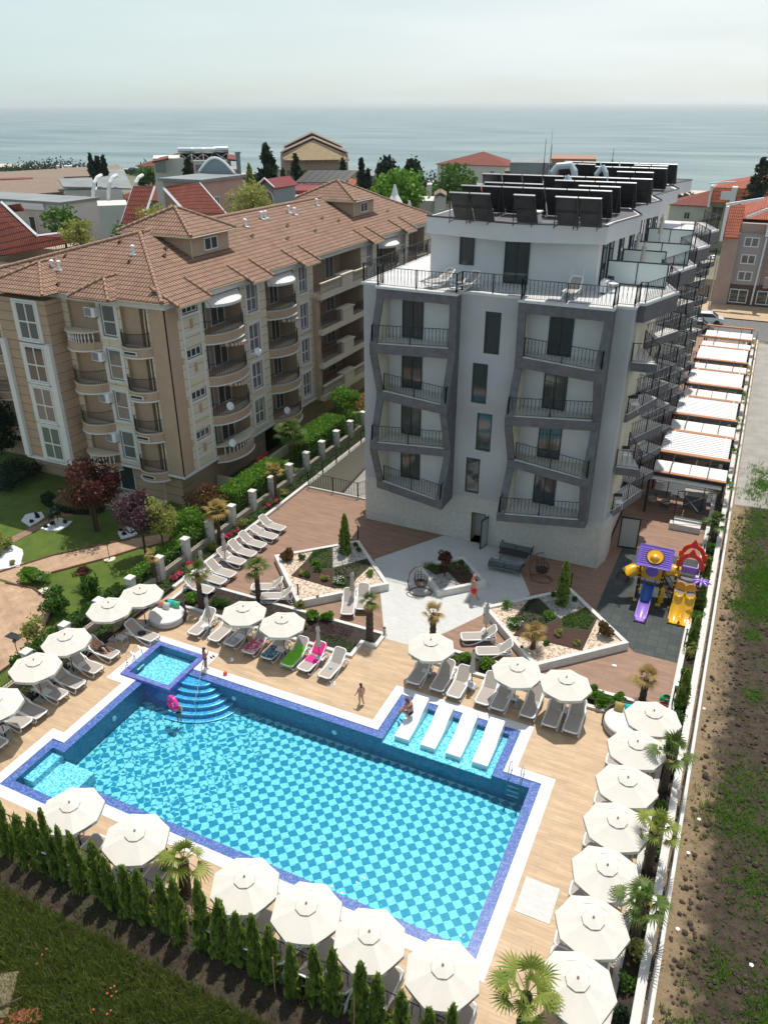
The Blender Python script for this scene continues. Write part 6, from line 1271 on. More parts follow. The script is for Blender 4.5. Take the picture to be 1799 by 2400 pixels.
for lb, p in (('white blossoms scattered over the right planter bush', pl(A3, 905, 690)), ('white blossoms scattered over the left planter bush', pl(A2, 1090, 750))):
    t = thing('blossoms', lb, 'flowers', p); crown(.5, .45, .18, 130, .05, 20, .34).build('blossom', M['wflower'], t)
t = thing('topiary', 'dark red ball topiary on the central diamond planter', 'topiary', pl(A3, 487, 385)); MB().tube([(0, 0, 0), (0, 0, 1.0)], .04, 6).build('trunk', M['bark'], t); crown(.42, .42, .42, 1500, .07, 26, 1.25).build('crown', M['leafr'], t); crown(.32, .32, .35, 500, .07, 16, .45).build('undergrowth', M['leafr'], t)
t = thing('reed_grass', 'tuft of fine green grass in the central planter', 'grass', pl(A3, 410, 335)); mb = MB()
for i in range(260): a, r_ = RV.uniform(0, 6.3), RV.uniform(0, .5); p = Vector((cos(a)*r_*1.3, sin(a)*r_*.6, 0)); mb.poly([p, p+Vector((.02, 0, 0)), p+Vector((RV.gauss(0, .08), RV.gauss(0, .08), .35))])
mb.build('blades', M['leaf'], t)
for F, x, y, h, lb in ((A2, 1128, 545, 2.5, 'slim dark green cypress in the left diamond planter'), (A3, 1187, 560, 2.65, 'slim green cypress in the right diamond planter')):
    t = thing('cypress', lb, 'cypress', pl(F, x, y)); conifer(h, .42, 3200, .10, .0, 1.5, .35, 2.0, .45).build('foliage', M['thuja'], t); MB().tube([(0, 0, -.05), (0, 0, h*.7)], .03, 5).build('trunk', M['bark'], t)
# strip bed plants
def cover2(label, F, pts, n, m, z=.36):
    P_ = [F(x, y, z) for x, y in pts]; mb = MB()
    for i in range(n):
        a, b = sorted((RV.random(), RV.random())); k = RV.randrange(1, len(P_)-1); leaf(mb, P_[0]*a+P_[k]*(b-a)+P_[k+1]*(1-b)+Vector((0, 0, abs(RV.gauss(0, .05)))), .065, .4)
    tag(mb.build('ground_cover', M[m]), label, 'plants', None, 'stuff')
cover2('low juniper carpet in the left planter', A2, [(885, 600), (935, 530), (1040, 510), (1045, 640), (950, 640)], 1500, 'leaf'); cover2('patchy dark cover on the right wedge of the left planter', A2, [(1060, 650), (1260, 590), (1290, 615), (1190, 700), (1160, 760), (1060, 755)], 700, 'leafd'); cover2('low juniper carpet in the right planter', A3, [(1195, 630), (1325, 580), (1385, 640), (1350, 705), (1190, 690)], 1500, 'leaf'); cover2('patchy cover in the upper wedge of the right planter', A3, [(915, 640), (1000, 530), (1045, 525), (1160, 640), (1060, 690)], 700, 'leafd')
for k, (F, x, y, r, m_) in enumerate(((A2, 135, 860, .42, 'leafb'), (A2, 290, 885, .34, 'leaf'), (A2, 350, 890, .28, 'leaf'), (A2, 835, 900, .3, 'leafy'), (A2, 920, 975, .42, 'leafb'), (A2, 1010, 975, .36, 'leafb'), (A2, 850, 1020, .3, 'leafy'), (A2, 540, 1000, .3, 'leaf'), (A3, 535, 895, .3, 'leafb'), (A3, 610, 890, .32, 'leafb'), (A3, 735, 930, .4, 'leafb'), (A3, 1375, 1110, .42, 'leafb'), (A3, 1440, 1165, .42, 'leafb'), (A3, 1530, 1140, .34, 'leafb'), (A3, 1560, 1180, .3, 'leafb'))):
    shrub(['big bright bush behind the daybed', 'green bush behind the closed umbrella', 'small green bush left of the open umbrella', 'golden bush above the towel loungers', 'bright bush above the green towel lounger', 'bright bush above the pink towel lounger', 'golden low bush beside the closed umbrella', 'grey green bush between the open umbrellas', 'leftmost bush of the right strip bed', 'second bush of the right strip bed', 'wide bush behind the slim closed umbrella', 'bright bush right of the third open umbrella', 'widest bush in front of the right strip bed', 'bright bush by the daybed cushions', 'small bush above the mustard cushion'][k], pl(F, x, y, .07), r, r*.75, m_, n=900, s=.09)
def cover(name, label, x0, x1, y0, y1, n, m, s=.05, hz=.1):
    mb = MB()
    for i in range(n): leaf(mb, Vector((RV.uniform(x0, x1), RV.uniform(y0, y1), .08+abs(RV.gauss(0, hz)))), s, .4)
    o = mb.build(name, M[m]); tag(o, label, 'plants', None, 'stuff')
cover('ground_cover', 'dark purple ground cover between the towel loungers and patio', -17.3, -15.2, 28.2, 29.3, 700, 'leafp'); cover('ground_cover', 'grey green lavender cover in the strip bed', -16.5, -14.6, 27.5, 28.3, 500, 'leaf', .05); cover('ground_cover', 'sparse dark cover in the left end of the strip bed', -25.2, -19, 27.6, 29.4, 600, 'leafd', .06, .05)
# bottom hedge of young thujas
hm = [conifer(1.0, .22, 2300, .050, .0, 2.6, .8, 2.8, .55) for _ in range(5)]
first = []
for k in range(5):
    t = thing('thuja', 'x', 'thuja', group='young thujas along the pool fence'); hm[k].build('foliage', M['thuja'], t); MB().tube([(0, 0, -.05), (0, 0, .6)], .012, 5).build('trunk', M['bark'], t); first.append(t)
HX = [-21.8+i*.70+RV.uniform(-.12, .12) for i in range(27)]
HX = [x for x in HX]
for i, x in enumerate(HX):
    h = 2.6+RV.uniform(-.4, .4); s_ = (1.75*RV.uniform(.75, 1.2), 1.75*RV.uniform(.75, 1.2), h); lb = 'feathery young thuja at the pool fence, %s in the row from the left' % (['1st', '2nd', '3rd']+['%dth' % q for q in range(4, 40)])[i]
    l_ = (x, 12.05+RV.uniform(-.1, .1), -.05)
    if i < 5: first[i].location = l_; first[i].scale = s_; first[i]['label'] = lb
    else: dup(first[i % 5], l_, RV.uniform(0, 6), lb, None, s_)
# rough grass on the foreground slope and weeds on the field
def blades(name, label, pts, m, hmin=.12, hmax=.35, cat='grass'):
    mb = MB()
    for x, y in pts:
        for k in range(4):
            a = RV.uniform(0, 6.3); h = RV.uniform(hmin, hmax); w_ = Vector((cos(a), sin(a), 0))*.012*(1+h*2); b = Vector((x+RV.gauss(0, .04), y+RV.gauss(0, .04), -.06)); l_ = Vector((RV.gauss(0, .3)*h, RV.gauss(0, .3)*h, h)); mb.poly([b-w_, b+w_, b+l_])
    tag(mb.build(name, m), label, cat, None, 'stuff')
M['grass'] = leafm('rough_grass', (.09, .15, .02), (.22, .26, .06)); M['grassd'] = leafm('dry_grass', (.10, .10, .03), (.20, .17, .07))
blades('rough_grass', 'rough grass covering the dark slope in the foreground', [(RV.uniform(-22, 0), RV.uniform(6.3, 10.9)) for _ in range(26000)], M['grass'], .10, .38)
blades('rough_grass', 'sparse dry grass below the thuja hedge', [(RV.uniform(-24, 0), RV.uniform(6.5, 11.8)) for _ in range(4000)], M['grassd'], .06, .2)
wp = []
for k in range(70):
    x, y = 2.4+abs(RV.gauss(0, 1))*3.6, RV.uniform(11, 60)
    if k < 12: x, y = RV.uniform(3.5, 7), RV.uniform(14, 22)
    r_ = RV.uniform(.2, .75)
    wp += [(x+RV.gauss(0, r_), y+RV.gauss(0, r_*1.3)) for _ in range(int(330*r_))]
blades('field_weeds', 'patches of green weeds on the bare dark field', wp, M['leafb'], .08, .3, 'weeds')
blades('field_weeds', 'thin scattered weeds over the bare field', [(RV.uniform(1.6, 14), RV.uniform(8, 52)) for _ in range(3500)], M['grass'], .04, .16, 'weeds')
# clods and stones on the field
mb = MB()
for i in range(3800):
    x, y, r_ = 1.6+abs(RV.gauss(0, 5)), RV.uniform(8, 52), abs(RV.gauss(0, .045))+.02; mb.lathe([(r_*.6, -.06), (r_, -.06+r_*.5), (r_*.5, -.06+r_)], 5, (x, y, 0))
tag(mb.build('earth_clods', mat('clod_earth', (.085, .06, .04), .95, var=.5, vs=1)), 'earth clods and pebbles strewn over the bare field', 'clods', None, 'stuff')
for k, (F, x, y) in enumerate(((A4, 1040, 285), (A4, 945, 1165), (A4, 880, 1630), (A4, 1330, 1850), (A4, 720, 2175), (A4, 1010, 960))):
    p = F(x, y); r_ = .06; t = MB().lathe([(r_, 0), (r_*1.3, .03), (r_*.3, .05)], 5, (p.x, p.y, -.06)).build('litter', M['white']); tag(t, 'scrap of white litter on the field, %s' % ['beside the hose end of the wall', 'by the fourth right umbrella', 'near the sixth right umbrella', 'farthest to the right', 'at the bottom beside the wall', 'in the chalky patch'][k], 'litter')
mb = MB()
for x, y in ((620, 1480), (600, 1510), (650, 1500), (625, 1525), (640, 1470), (265, 1262), (240, 1295), (212, 1345), (525, 1600), (620, 1605), (600, 1625)):
    p = A5(x, y); mb.lathe([(.008, .14), (.03, .17), (.035, .185)], 6, (p.x, p.y, 0))
tag(mb.build('poppies', mat('poppy', (.35, .04, .015), .6)), 'small red poppies in the foreground grass', 'flowers', None, 'stuff')
t = thing('broken_tiles', 'heap of broken terracotta tiles in the bottom left corner', 'debris'); mb = MB(); 
for i in range(60): p = A5(130+RV.gauss(0, 45), 1630+RV.gauss(0, 22)); mb.cb((p.x, p.y, -.03+RV.random()*.12), (.22, .12, .03), RV.uniform(0, 6), RV.gauss(0, .3), RV.gauss(0, .3))
mb.build('tile_pieces', mat('terracotta', (.38, .12, .06), .9, var=.4), t)
p = A5(20, 1560); t = thing('concrete_slab', 'worn concrete slab corner with a wooden stick, bottom left', 'slab', (p.x, p.y, 0)); MB().cb((-.8, -.2, .0), (2.0, 1.4, .2), .6).build('slab', mat('worn_concrete', (.24, .19, .12), .95, var=.4, vs=5), t); MB().tube([(-.6, -.9, .15), (.45, .35, .2)], .035, 6).build('stick', M['bark'], t)
# ================= FURNITURE =================
ORD = ['first', 'second', 'third', 'fourth', 'fifth', 'sixth', 'seventh', 'eighth', 'ninth', 'tenth', 'eleventh', 'twelfth']
ZC, ZR, RC = 2.2, 1.84, 1.13
um = thing('parasol', 'x', 'umbrella', group='open ivory octagonal parasols around the pool')
cs = [(RC*cos(k*pi/4), RC*sin(k*pi/4)) for k in range(8)]
g = MB(); n0 = len(g.v)
for k in range(8):                       # eight slightly sagging panels, each as 3 strips
    a, b = cs[k], cs[(k+1) % 8]; lv = [(0, ZC), (.30, ZC-.105), (.65, ZC-.235), (1, ZR)]
    for (t0, z0), (t1, z1) in zip(lv[:-1], lv[1:]):
        m0, m1 = .015*(t0 > 0), .03*(t1 > .5)
        if t0 == 0: g.poly([(0, 0, z0), (a[0]*t1, a[1]*t1, z1), (b[0]*t1, b[1]*t1, z1)]); continue
        mid = lambda t_, z_, s_: ((a[0]+b[0])/2*t_, (a[1]+b[1])/2*t_, z_-s_)
        g.poly([(a[0]*t0, a[1]*t0, z0), (a[0]*t1, a[1]*t1, z1), mid(t1, z1, m1), mid(t0, z0, m0)]).poly([mid(t0, z0, m0), mid(t1, z1, m1), (b[0]*t1, b[1]*t1, z1), (b[0]*t0, b[1]*t0, z0)])
    mz = ((a[0]+b[0])/2, (a[1]+b[1])/2)
    g.poly([(a[0], a[1], ZR), (a[0]*1.004, a[1]*1.004, ZR-.13), (mz[0]*1.004, mz[1]*1.004, ZR-.16), (mz[0], mz[1], ZR-.03)]).poly([(mz[0], mz[1], ZR-.03), (mz[0]*1.004, mz[1]*1.004, ZR-.16), (b[0]*1.004, b[1]*1.004, ZR-.13), (b[0], b[1], ZR)])
canopy = g.build('canopy', M['canvas'], um)
g = MB(); vr = .31
for k in range(8):
    a, b = cs[k], cs[(k+1) % 8]; g.poly([(0, 0, ZC+.045), (a[0]*vr, a[1]*vr, ZC-.075), (b[0]*vr, b[1]*vr, ZC-.075)])
vent = g.build('vent_cap', M['canvas'], um)
MB().tube([(a*vr, b*vr, ZC-.078) for a, b in cs], .005, 4, True).build('vent_hem', M['thread'], vent)
MB().lathe([(.028, ZC+.03), (.04, ZC+.07), (.03, ZC+.10), (.008, ZC+.12)], 9).build('finial', mat('finial_wood', (.45, .28, .16), .5), um)
MB().tube([(0, 0, .04), (0, 0, ZC)], .024, 8).build('pole', M['wood'], um)
g = MB()
for a, b in cs: g.tube([(0, 0, ZC-.12), (a*.97, b*.97, ZR-.03)], .009, 3)
g.build('ribs', M['wood'], um)
MB().box(-.27, .27, -.27, .27, .0, .07).build('base_slab', mat('base_slab_stone', (.36, .34, .32), .8, var=.1), um, bev=.01)
MB().tube([(0, 0, .07), (0, 0, .30)], .035, 8).build('base_socket', M['black'], um)
txm = textmesh('ADDRESS', .115, .002, 'lettering', mat('print_black', (.05, .045, .045), .7)); txl = textmesh('A', .085, .002, 'lettering', txm.materials[0])
for k, me in ((7, txm), (3, txm), (0, txl), (5, txm), (1, txm), (2, txl), (4, txl), (6, txl)):
    a, b = Vector(cs[k]), Vector(cs[(k+1) % 8]); m_ = (a+b)/2; nr = m_.normalized(); o = bpy.data.objects.new('lettering' if me is txm else 'emblem', me); C.objects.link(o); o.parent = canopy
    o.location = (m_.x*1.012, m_.y*1.012, ZR-.09); o.rotation_euler = (pi/2, 0, atan2(nr.y, nr.x)+pi/2)
UMB = [((327.5, 1376.9), 'rearmost ivory parasol at the left garden wall, beside the round daybed'), ((253.3, 1409.4), 'ivory parasol at the left wall overlapping the rearmost one'), ((152.7, 1483.6), 'ivory parasol over the reclining woman at the left wall'), ((76, 1544.4), 'ivory parasol at the left wall, second from the frame edge'), ((-15, 1630), 'ivory parasol cut by the left frame edge'),
    ((570.1, 1418.5), 'ivory parasol left of two above the towel loungers'), ((661.3, 1445.6), 'ivory parasol right of two above the towel loungers'), ((1011.5, 1497.1), 'ivory parasol nearest the pale patio in the right lounger row'), ((1212.6, 1554.8), 'ivory parasol in the middle of the right lounger row'), ((1327.5, 1586.1), 'ivory parasol at the right end of the right lounger row')]
UMB += [(p, 'ivory parasol in the column along the right wall, %s from the top' % ORD[i]) for i, p in enumerate([(1534.3, 1664.5), (1497, 1735.6), (1471.7, 1820.8), (1447, 1913.8), (1421.7, 2025.2), (1390.2, 2148.5), (1353.7, 2287.6)])]
UMB += [(p, 'ivory parasol in the row behind the thuja hedge, %s from the left' % ORD[i]) for i, p in enumerate([(163.4, 1877.3), (311.1, 1941.9), (569, 2053.7), (714.8, 2116), (865.4, 2181.2), (1040.5, 2259.8)])]
for i, (p, lb) in enumerate(UMB):
    l_ = G(*p, ZC+.1); l_.z = 0
    if i == 0: um.location = l_; um['label'] = lb
    else: o = dup(um, l_, radians(random.choice([0, 90, 180])+random.uniform(-5, 5)), lb); o.rotation_euler.x = random.gauss(0, .014); o.rotation_euler.y = random.gauss(0, .014)
# closed parasols
cu_ = thing('closed_parasol', 'x', 'umbrella', group='closed beige parasols')
g = MB(); g.lathe([(.05, 2.12), (.085, 2.02), (.12, 1.86), (.075, 1.80), (.10, 1.5), (.135, 1.1), (.15, .98), (.05, .95)], 12, cap=False)
g.v = [(x*(1+.18*cos(4*atan2(y, x))), y*(1+.18*cos(4*atan2(y, x))), z) for x, y, z in g.v]; g.build('folded_canopy', M['canvasd'], cu_, True)
MB().tube([(0, 0, .03), (0, 0, 2.2)], .022, 7).build('pole', M['wood'], cu_); MB().lathe([(.03, 2.16), (.035, 2.22), (.005, 2.26)], 8).build('finial', M['wood'], cu_); MB().box(-.24, .24, -.24, .24, 0, .06).build('base_slab', bpy.data.materials['base_slab_stone'], cu_)
CL = [((482, 1395), 'closed parasol at the left end of the towel lounger row'), ((521, 1245), 'closed parasol among the white sunbeds by the flower bed'), ((467.6, 1284.6), 'closed parasol behind the flower bed palm'), ((743.8, 1461.9), 'closed parasol beside the pink towel lounger'), ((824.2, 1335.2), 'closed parasol at the left diamond planter'), ((1142.8, 1411.7), 'closed parasol at the right diamond planter'), ((1109.9, 1521.4), 'closed parasol in the right lounger row')]
for i, (p, lb) in enumerate(CL):
    l_ = G(*p, 2.24); l_.z = 0
    if i == 0: cu_.location = l_; cu_['label'] = lb
    else: dup(cu_, l_, i, lb)
# loungers
def lounger(name, ang, grp):
    t = thing(name, 'x', 'sun lounger', group=grp); L_ = .74
    g = MB()
    for s_ in (-1, 1):
        x = s_*.32
        g.tube([(x, -.93, .34), (x, .72, .34)], 0.038, 8)
        g.tube([(x, -.93, .34), (x*1.03, -.97, .22), (x*1.04, -.86, .07), (x*1.04, -.62, .035), (x*1.04, -.3, .12), (x*1.04, .02, .30), (x*1.08, .20, .47), (x*1.10, .42, .50), (x*1.06, .60, .38), (x*1.02, .72, .20), (x, .80, .035), (x, .62, .035), (x, .45, .30)], 0.034, 8)
    g.tube([(-.32, -.93, .34), (-.2, -.985, .34), (.2, -.985, .34), (.32, -.93, .34)], 0.038, 8).tube([(-.32, .72, .34), (.32, .72, .34)], .02, 6)
    f = g.build('frame', M['white'], t, True)
    MB().box(-.285, .285, -.955, .17, .345, .358).build('seat_sling', M['taupe'], t)
    c_, s_ = cos(ang), sin(ang); P_ = lambda x, l, o=0: (x, .18+l*c_-o*s_, .36+l*s_+o*c_)
    MB().slab([P_(-.28, .0), P_(.28, .0), P_(.28, L_-.1), P_(.2, L_-.01), P_(-.2, L_-.01), P_(-.28, L_-.1)], .013).build('back_sling', M['taupe'], t)
    MB().tube([P_(-.31, -.02), P_(-.315, L_-.12), P_(-.27, L_-.03), P_(-.18, L_+.015), P_(.18, L_+.015), P_(.27, L_-.03), P_(.315, L_-.12), P_(.31, -.02)], 0.034, 8).build('back_frame', M['white'], t, True)
    MB().tube([P_(-.2, L_*.6, -.03), (-.2, .6, .06)], .012, 4).tube([P_(.2, L_*.6, -.03), (.2, .6, .06)], .012, 4).build('prop', M['white'], t)
    return t
GL = 'white sun loungers with taupe sling'
la = lounger('sun_lounger', radians(42), GL); lb_ = lounger('sun_lounger', radians(24), GL); used = [0, 0]
def put(foot, head, label, var=0, hd=None, zf=.0):
    """foot and head end pixels of the lounger (on the seat plane)"""
    f = foot if isinstance(foot, Vector) else G(*foot, .34); 
    if hd is None: h = G(*head, .75 if var == 0 else .6); d = h-f; a = atan2(d.y, d.x)
    else: a = radians(hd)
    c_ = Vector((f.x+cos(a)*.97, f.y+sin(a)*.97, zf)); src = (la, lb_)[var]
    if not used[var]: src.location = c_; src.rotation_euler = (0, 0, a-pi/2); src['label'] = label; used[var] = 1; return src
    return dup(src, c_, a-pi/2, label)
pA1 = lambda x, y: (x/2.763, 1100+y/2.763); pA2 = lambda x, y: (400+x/2.763, 1100+y/2.763); pA3 = lambda x, y: (850+x/2.551, 1200+y/2.551); pA4 = lambda x, y: (1250+x/2.603, 1550+y/2.603)
LG = []
row1 = [(140, 1065, 'white lounger beside the closed parasol at the row start'), (270, 1105, 'white lounger second in the row above the pool steps'), (375, 1135, 'white lounger with a small blue cloth on its foot end'), (495, 1185, 'white lounger under the red patterned towel'), (615, 1222, 'white lounger under the dark blue towel'), (745, 1268, 'white lounger under the lime green towel'), (852, 1298, 'white lounger under the pink towel'), (988, 1345, 'empty white lounger at the right end of the towel row')]
put1 = [put(pA2(x, y), None, lb, 0, 88+[2, 0, -1, 2, 0, 1, -2, 0][i]) for i, (x, y, lb) in enumerate(row1)]
for x, y, lb in ((1005, 1095, 'lounger with black bag between two left wall parasols'), (748, 1205, 'lounger with the reclining woman'), (640, 1300, 'sunlit lounger right of the left wall side table'), (525, 1398, 'shaded lounger under the second left wall parasol'), (410, 1470, 'half shaded lounger near the middle side table'), (272, 1590, 'shaded lounger below the second left wall parasol'), (175, 1650, 'sunlit lounger next to the cut off parasol'), (15, 1790, 'lounger at the left frame edge')):
    put(pA1(x, y), None, lb, 0, 178)
for i, (fx, fy, hx, hy, v, lb) in enumerate(((730, 385, 605, 285, 0, 'topmost white sunbed by the flower bed'), (680, 440, 525, 372, 1, 'flat white sunbed second from the top'), (605, 495, 465, 390, 0, 'third white sunbed from the top by the flower bed'), (540, 552, 385, 455, 0, 'fourth white sunbed from the top by the flower bed'), (470, 605, 325, 505, 0, 'white sunbed behind the closed parasol base'), (405, 685, 255, 565, 0, 'white sunbed just below the closed parasol'), (345, 730, 185, 650, 1, 'white sunbed second from the bottom behind the palm'), (262, 790, 100, 670, 0, 'lowest white sunbed by the flower bed'))):
    put(pA2(fx, fy), None, lb, v, 177)
put(pA2(525, 760), None, 'white sunbed pair behind the strip bed palm, upper one', 0, 25); put(pA2(585, 820), None, 'white sunbed pair behind the strip bed palm, lower one', 0, 25)
put(pA2(1140, 938), None, 'white sunbed left of the closed parasol by the left planter', 0, 112); put(pA2(1235, 905), None, 'white sunbed right of the closed parasol, behind the stout palm', 0, 112)
put(pA3(590, 745), None, 'upper white sunbed of the pair by the right planter', 0, 27); put(pA3(680, 832), None, 'lower white sunbed of the pair by the right planter', 0, 27)
for i, (x, y) in enumerate(((297, 1022), (437, 1063), (537, 1103), (708, 1145), (800, 1178), (978, 1222), (1112, 1278), (1238, 1315))):
    put(pA3(x, y), None, 'lounger in the right row, '+['leftmost, half shaded', 'right of the first side table', 'sunny, left of the closed parasol', 'sunny, right of the closed parasol', 'left of the middle side table', 'right of the middle side table', 'left under the last parasol', 'rightmost, in shade'][i], 0, 90)
for i, (x, y) in enumerate(((448, 595), (378, 832), (312, 1085), (228, 1385), (138, 1680), (108, 1790))):
    f = G(*pA4(x, y), .3); put(Vector((f.x, f.y, 0)), None, 'lounger foot peeking out under the right wall parasols, %s from the top' % ORD[i], 0, 2)
for i, (x, y, lb) in enumerate(((-21.0, 13.9, ''), )): pass
for i, p in enumerate([(163.4, 1877.3), (311.1, 1941.9), (569, 2053.7), (714.8, 2116), (865.4, 2181.2), (1040.5, 2259.8)]):
    q = G(*p, 2.3)
    for k, dx in enumerate((-.55, .62)): put(Vector((q.x+dx, q.y+.45, 0)), None, 'lounger under the %s hedge parasol, %s side' % (ORD[i], ('left', 'right')[k]), 0, -90)
# side tables
st_ = thing('side_table', 'x', 'side table', group='low white side tables')
MB().box(-.24, .24, -.2, .2, .36, .385).build('table_top', mat('table_grey', (.55, .55, .55), .5), st_, bev=.01)
g = MB()
for a in (-1, 1): g.tube([(a*.2, -.17, .36), (a*.24, -.19, 0), (a*.24, .19, 0), (a*.2, .17, .36)], .012, 5)
g.build('legs', M['whitem'], st_)
TB = [(A1(790, 1125), 'side table with two cups beside the reclining woman'), (A1(532, 1300), 'side table at the left wall, second from top'), (A1(305, 1480), 'side table at the left wall under the second parasol'), (A1(30, 1725), 'side table near the left frame edge'), (A2(232, 1055), 'side table by the closed parasol, in front of the strip bed'), (A2(450, 1120), 'side table between the two shaded loungers by the towels'), (A2(715, 1205), 'side table left of the green towel'), (A2(968, 1258), 'side table between pink towel and the empty lounger'), (A3(383, 985), 'side table under the first right row parasol'), (A3(637, 1068), 'side table by the slim closed parasol in the right row'), (A3(892, 1145), 'side table under the middle right row parasol'), (A3(1190, 1215), 'side table under the last right row parasol'), (A2(365, 602), 'side table at the closed parasol near the flower bed'), (A3(735, 745), 'side table at the sunbed pair by the right planter'), (A2(1165, 875), 'side table at the sunbed pair by the left planter')]
for i, (p, lb) in enumerate(TB):
    l_ = Vector((p.x, p.y, 0))
    if i == 0: st_.location = l_; st_['label'] = lb
    else: dup(st_, l_, random.uniform(-.15, .15), lb)
for k, dx in enumerate((-.08, .08)):
    t = MB().lathe([(.025, .386), (.035, .47), (.03, .47)], 8).build('paper_cup', mat('cup', (.62, .50, .35), .8) if k == 0 else bpy.data.materials['cup']); t.location = (TB[0][0].x+dx, TB[0][0].y, 0); tag(t, ['left', 'right'][k]+' paper cup on the table by the reclining woman', 'cup')
# towels
def patt(name, c1, c2, c3, sc_=9):
    m = mosaic(name, c1, c2, None, sc_); return m
def towel(lg, label, m, y0=-.97, y1=.15, back=0, w_=.34, nm='towel'):
    g = MB(); pr = [(y0-.01, .20), (y0, .372), (y0+.1, .374)]+[(y0+.1+(y1-y0-.1)*k/8, .374+.006*(k % 2)) for k in range(1, 9)]
    a = radians(42)
    if back: pr += [(.18+back*cos(a)*k/5-.02*sin(a), .385+back*sin(a)*k/5) for k in range(1, 6)]
    rr = random.Random(len(label))
    for (ya, za), (yb, zb) in zip(pr[:-1], pr[1:]):
        g.poly([(-w_-.01, ya, za-.12), (-w_-.01, yb, zb-.12), (-w_, yb, zb), (-w_, ya, za)]); g.poly([(-w_, ya, za), (-w_, yb, zb), (0, yb, zb+.004), (0, ya, za+.004)]); g.poly([(0, ya, za+.004), (0, yb, zb+.004), (w_, yb, zb), (w_, ya, za)]); g.poly([(w_, ya, za), (w_, yb, zb), (w_+.01, yb, zb-.12), (w_+.01, ya, za-.12)])
    o = g.build(nm, m); o.location = lg.location; o.rotation_euler = lg.rotation_euler; tag(o, label, 'towel'); return o
towel(put1[3], 'red pink and white flower patterned towel', patt('flower_cloth', (.45, .03, .08), (.60, .42, .50), None), -.9, .15)
towel(put1[4], 'dark navy towel with pale leaf pattern', patt('navy_cloth', (.01, .03, .07), (.12, .33, .42), None, 14), -.95, .0)
towel(put1[5], 'lime green towel covering the whole lounger', mat('lime_cloth', (.16, .50, .02), .85, var=.12, vs=4), -.97, .2, .30)
towel(put1[6], 'bright pink towel draped over the backrest', mat('pink_cloth', (.75, .02, .22), .85, var=.12, vs=4), -.35, .2, .72)
def clump(label, cat, lg, y, m, r=.12, nm='cloth'):
    g = MB().lathe([(r*1.2, 0), (r*1.1, .04), (r*.6, .09), (.01, .10)], 9); g.v = [(x*(1+.3*sin(5*x*20)), yy*(1+.2*cos(yy*31)), z) for x, yy, z in g.v]; o = g.build(nm, m, None, True); a = lg.rotation_euler.z
    o.location = lg.location+Vector((-sin(a)*y, cos(a)*y, .36)); tag(o, label, cat)
clump('small light blue cloth on the third lounger', 'cloth', put1[2], -.6, mat('sky_cloth', (.25, .48, .62), .9)); clump('crumpled white and blue item on the empty lounger', 'cloth', put1[7], -.3, bpy.data.materials['sky_cloth'], .08)
lgs = [o for o in C.objects if o.get('label') == 'lounger with black bag between two left wall parasols'][0]
clump('black bag lying on the lounger by the daybed', 'bag', lgs, -.1, M['black'], .16, 'bag')
# daybeds
def cushion(name, label, loc, rz, m, s_=.42, tilt=.5):
    g = MB(); nn = 6
    for z_, sg in ((.09, 1), (-.09, -1)):
        b = len(g.v)
        for i in range(nn+1):
            for j in range(nn+1):
                u_, v = i/nn*2-1, j/nn*2-1; e = (1-u_**4)*(1-v**4); g.v.append((u_*s_/2*(1-.06*(1-v*v)), v*s_/2*(1-.06*(1-u_*u_)), z_*e**.6))
        for i in range(nn):
            for j in range(nn): q = (b+i*(nn+1)+j, b+(i+1)*(nn+1)+j, b+(i+1)*(nn+1)+j+1, b+i*(nn+1)+j+1); g.f.append(q if sg > 0 else q[::-1])
    o = g.build(name, m, None, True); o.location = loc; o.rotation_euler = (pi/2-tilt, 0, rz); return tag(o, label, 'cushion')
def daybed(label, c, rz):
    t = thing('round_daybed', label, 'daybed', (c.x, c.y, 0), rz); MB().lathe([(.92, .06), (.95, .26), (.93, .28)], 36).build('base', mat('daybed_base', (.42, .42, .40), .7), t) if 'daybed_base' not in bpy.data.materials else MB().lathe([(.92, .06), (.95, .26), (.93, .28)], 36).build('base', bpy.data.materials['daybed_base'], t)
    MB().lathe([(.90, .28), (.93, .32), (.92, .42), (.86, .45)], 36).build('mattress', mat('mattress_white', (.60, .60, .58), .9), t, False)
    MB().lathe([(.80, 0), (.80, .06)], 24).build('plinth', M['black'], t)
    g = MB()
    for k in range(18): a0, a1 = pi*k/18, pi*(k+1)/18; g.prism([(.94*cos(a0), .94*sin(a0)), (.94*cos(a1), .94*sin(a1)), (1.0*cos(a1), 1.0*sin(a1)), (1.0*cos(a0), 1.0*sin(a0))], .1, .45+.22*sin((a0+a1)/2))
    g.build('wicker_back', mat('wicker', (.06, .055, .05), .8), t); return t
d1 = A1(1083, 955, .2); daybed('round white daybed with four cushions by the left wall', d1, .1)
for dx, dy, m_, lb in ((-.62, .35, (.62, .26, .16), 'orange cushion on the left daybed'), (-.22, .6, (.02, .50, .46), 'turquoise cushion on the left daybed'), (.16, .62, (.10, .42, .22), 'green cushion on the left daybed'), (-.25, .3, (.55, .54, .53), 'light grey cushion on the left daybed')): cushion('cushion', lb, (d1.x+dx, d1.y+dy, .62), .1, mat('cushion_cloth', m_, .9))
d2 = A4(560, 390, .2); daybed('round white daybed half hidden under the top right parasol', d2, .1); cushion('cushion', 'mustard cushion on the right daybed', (d2.x-.42, d2.y+.55, .64), .0, mat('cushion_cloth', (.42, .30, .10), .9)); cushion('cushion', 'turquoise cushion on the right daybed', (d2.x+.0, d2.y+.6, .64), .2, mat('cushion_cloth', (.02, .45, .44), .9))
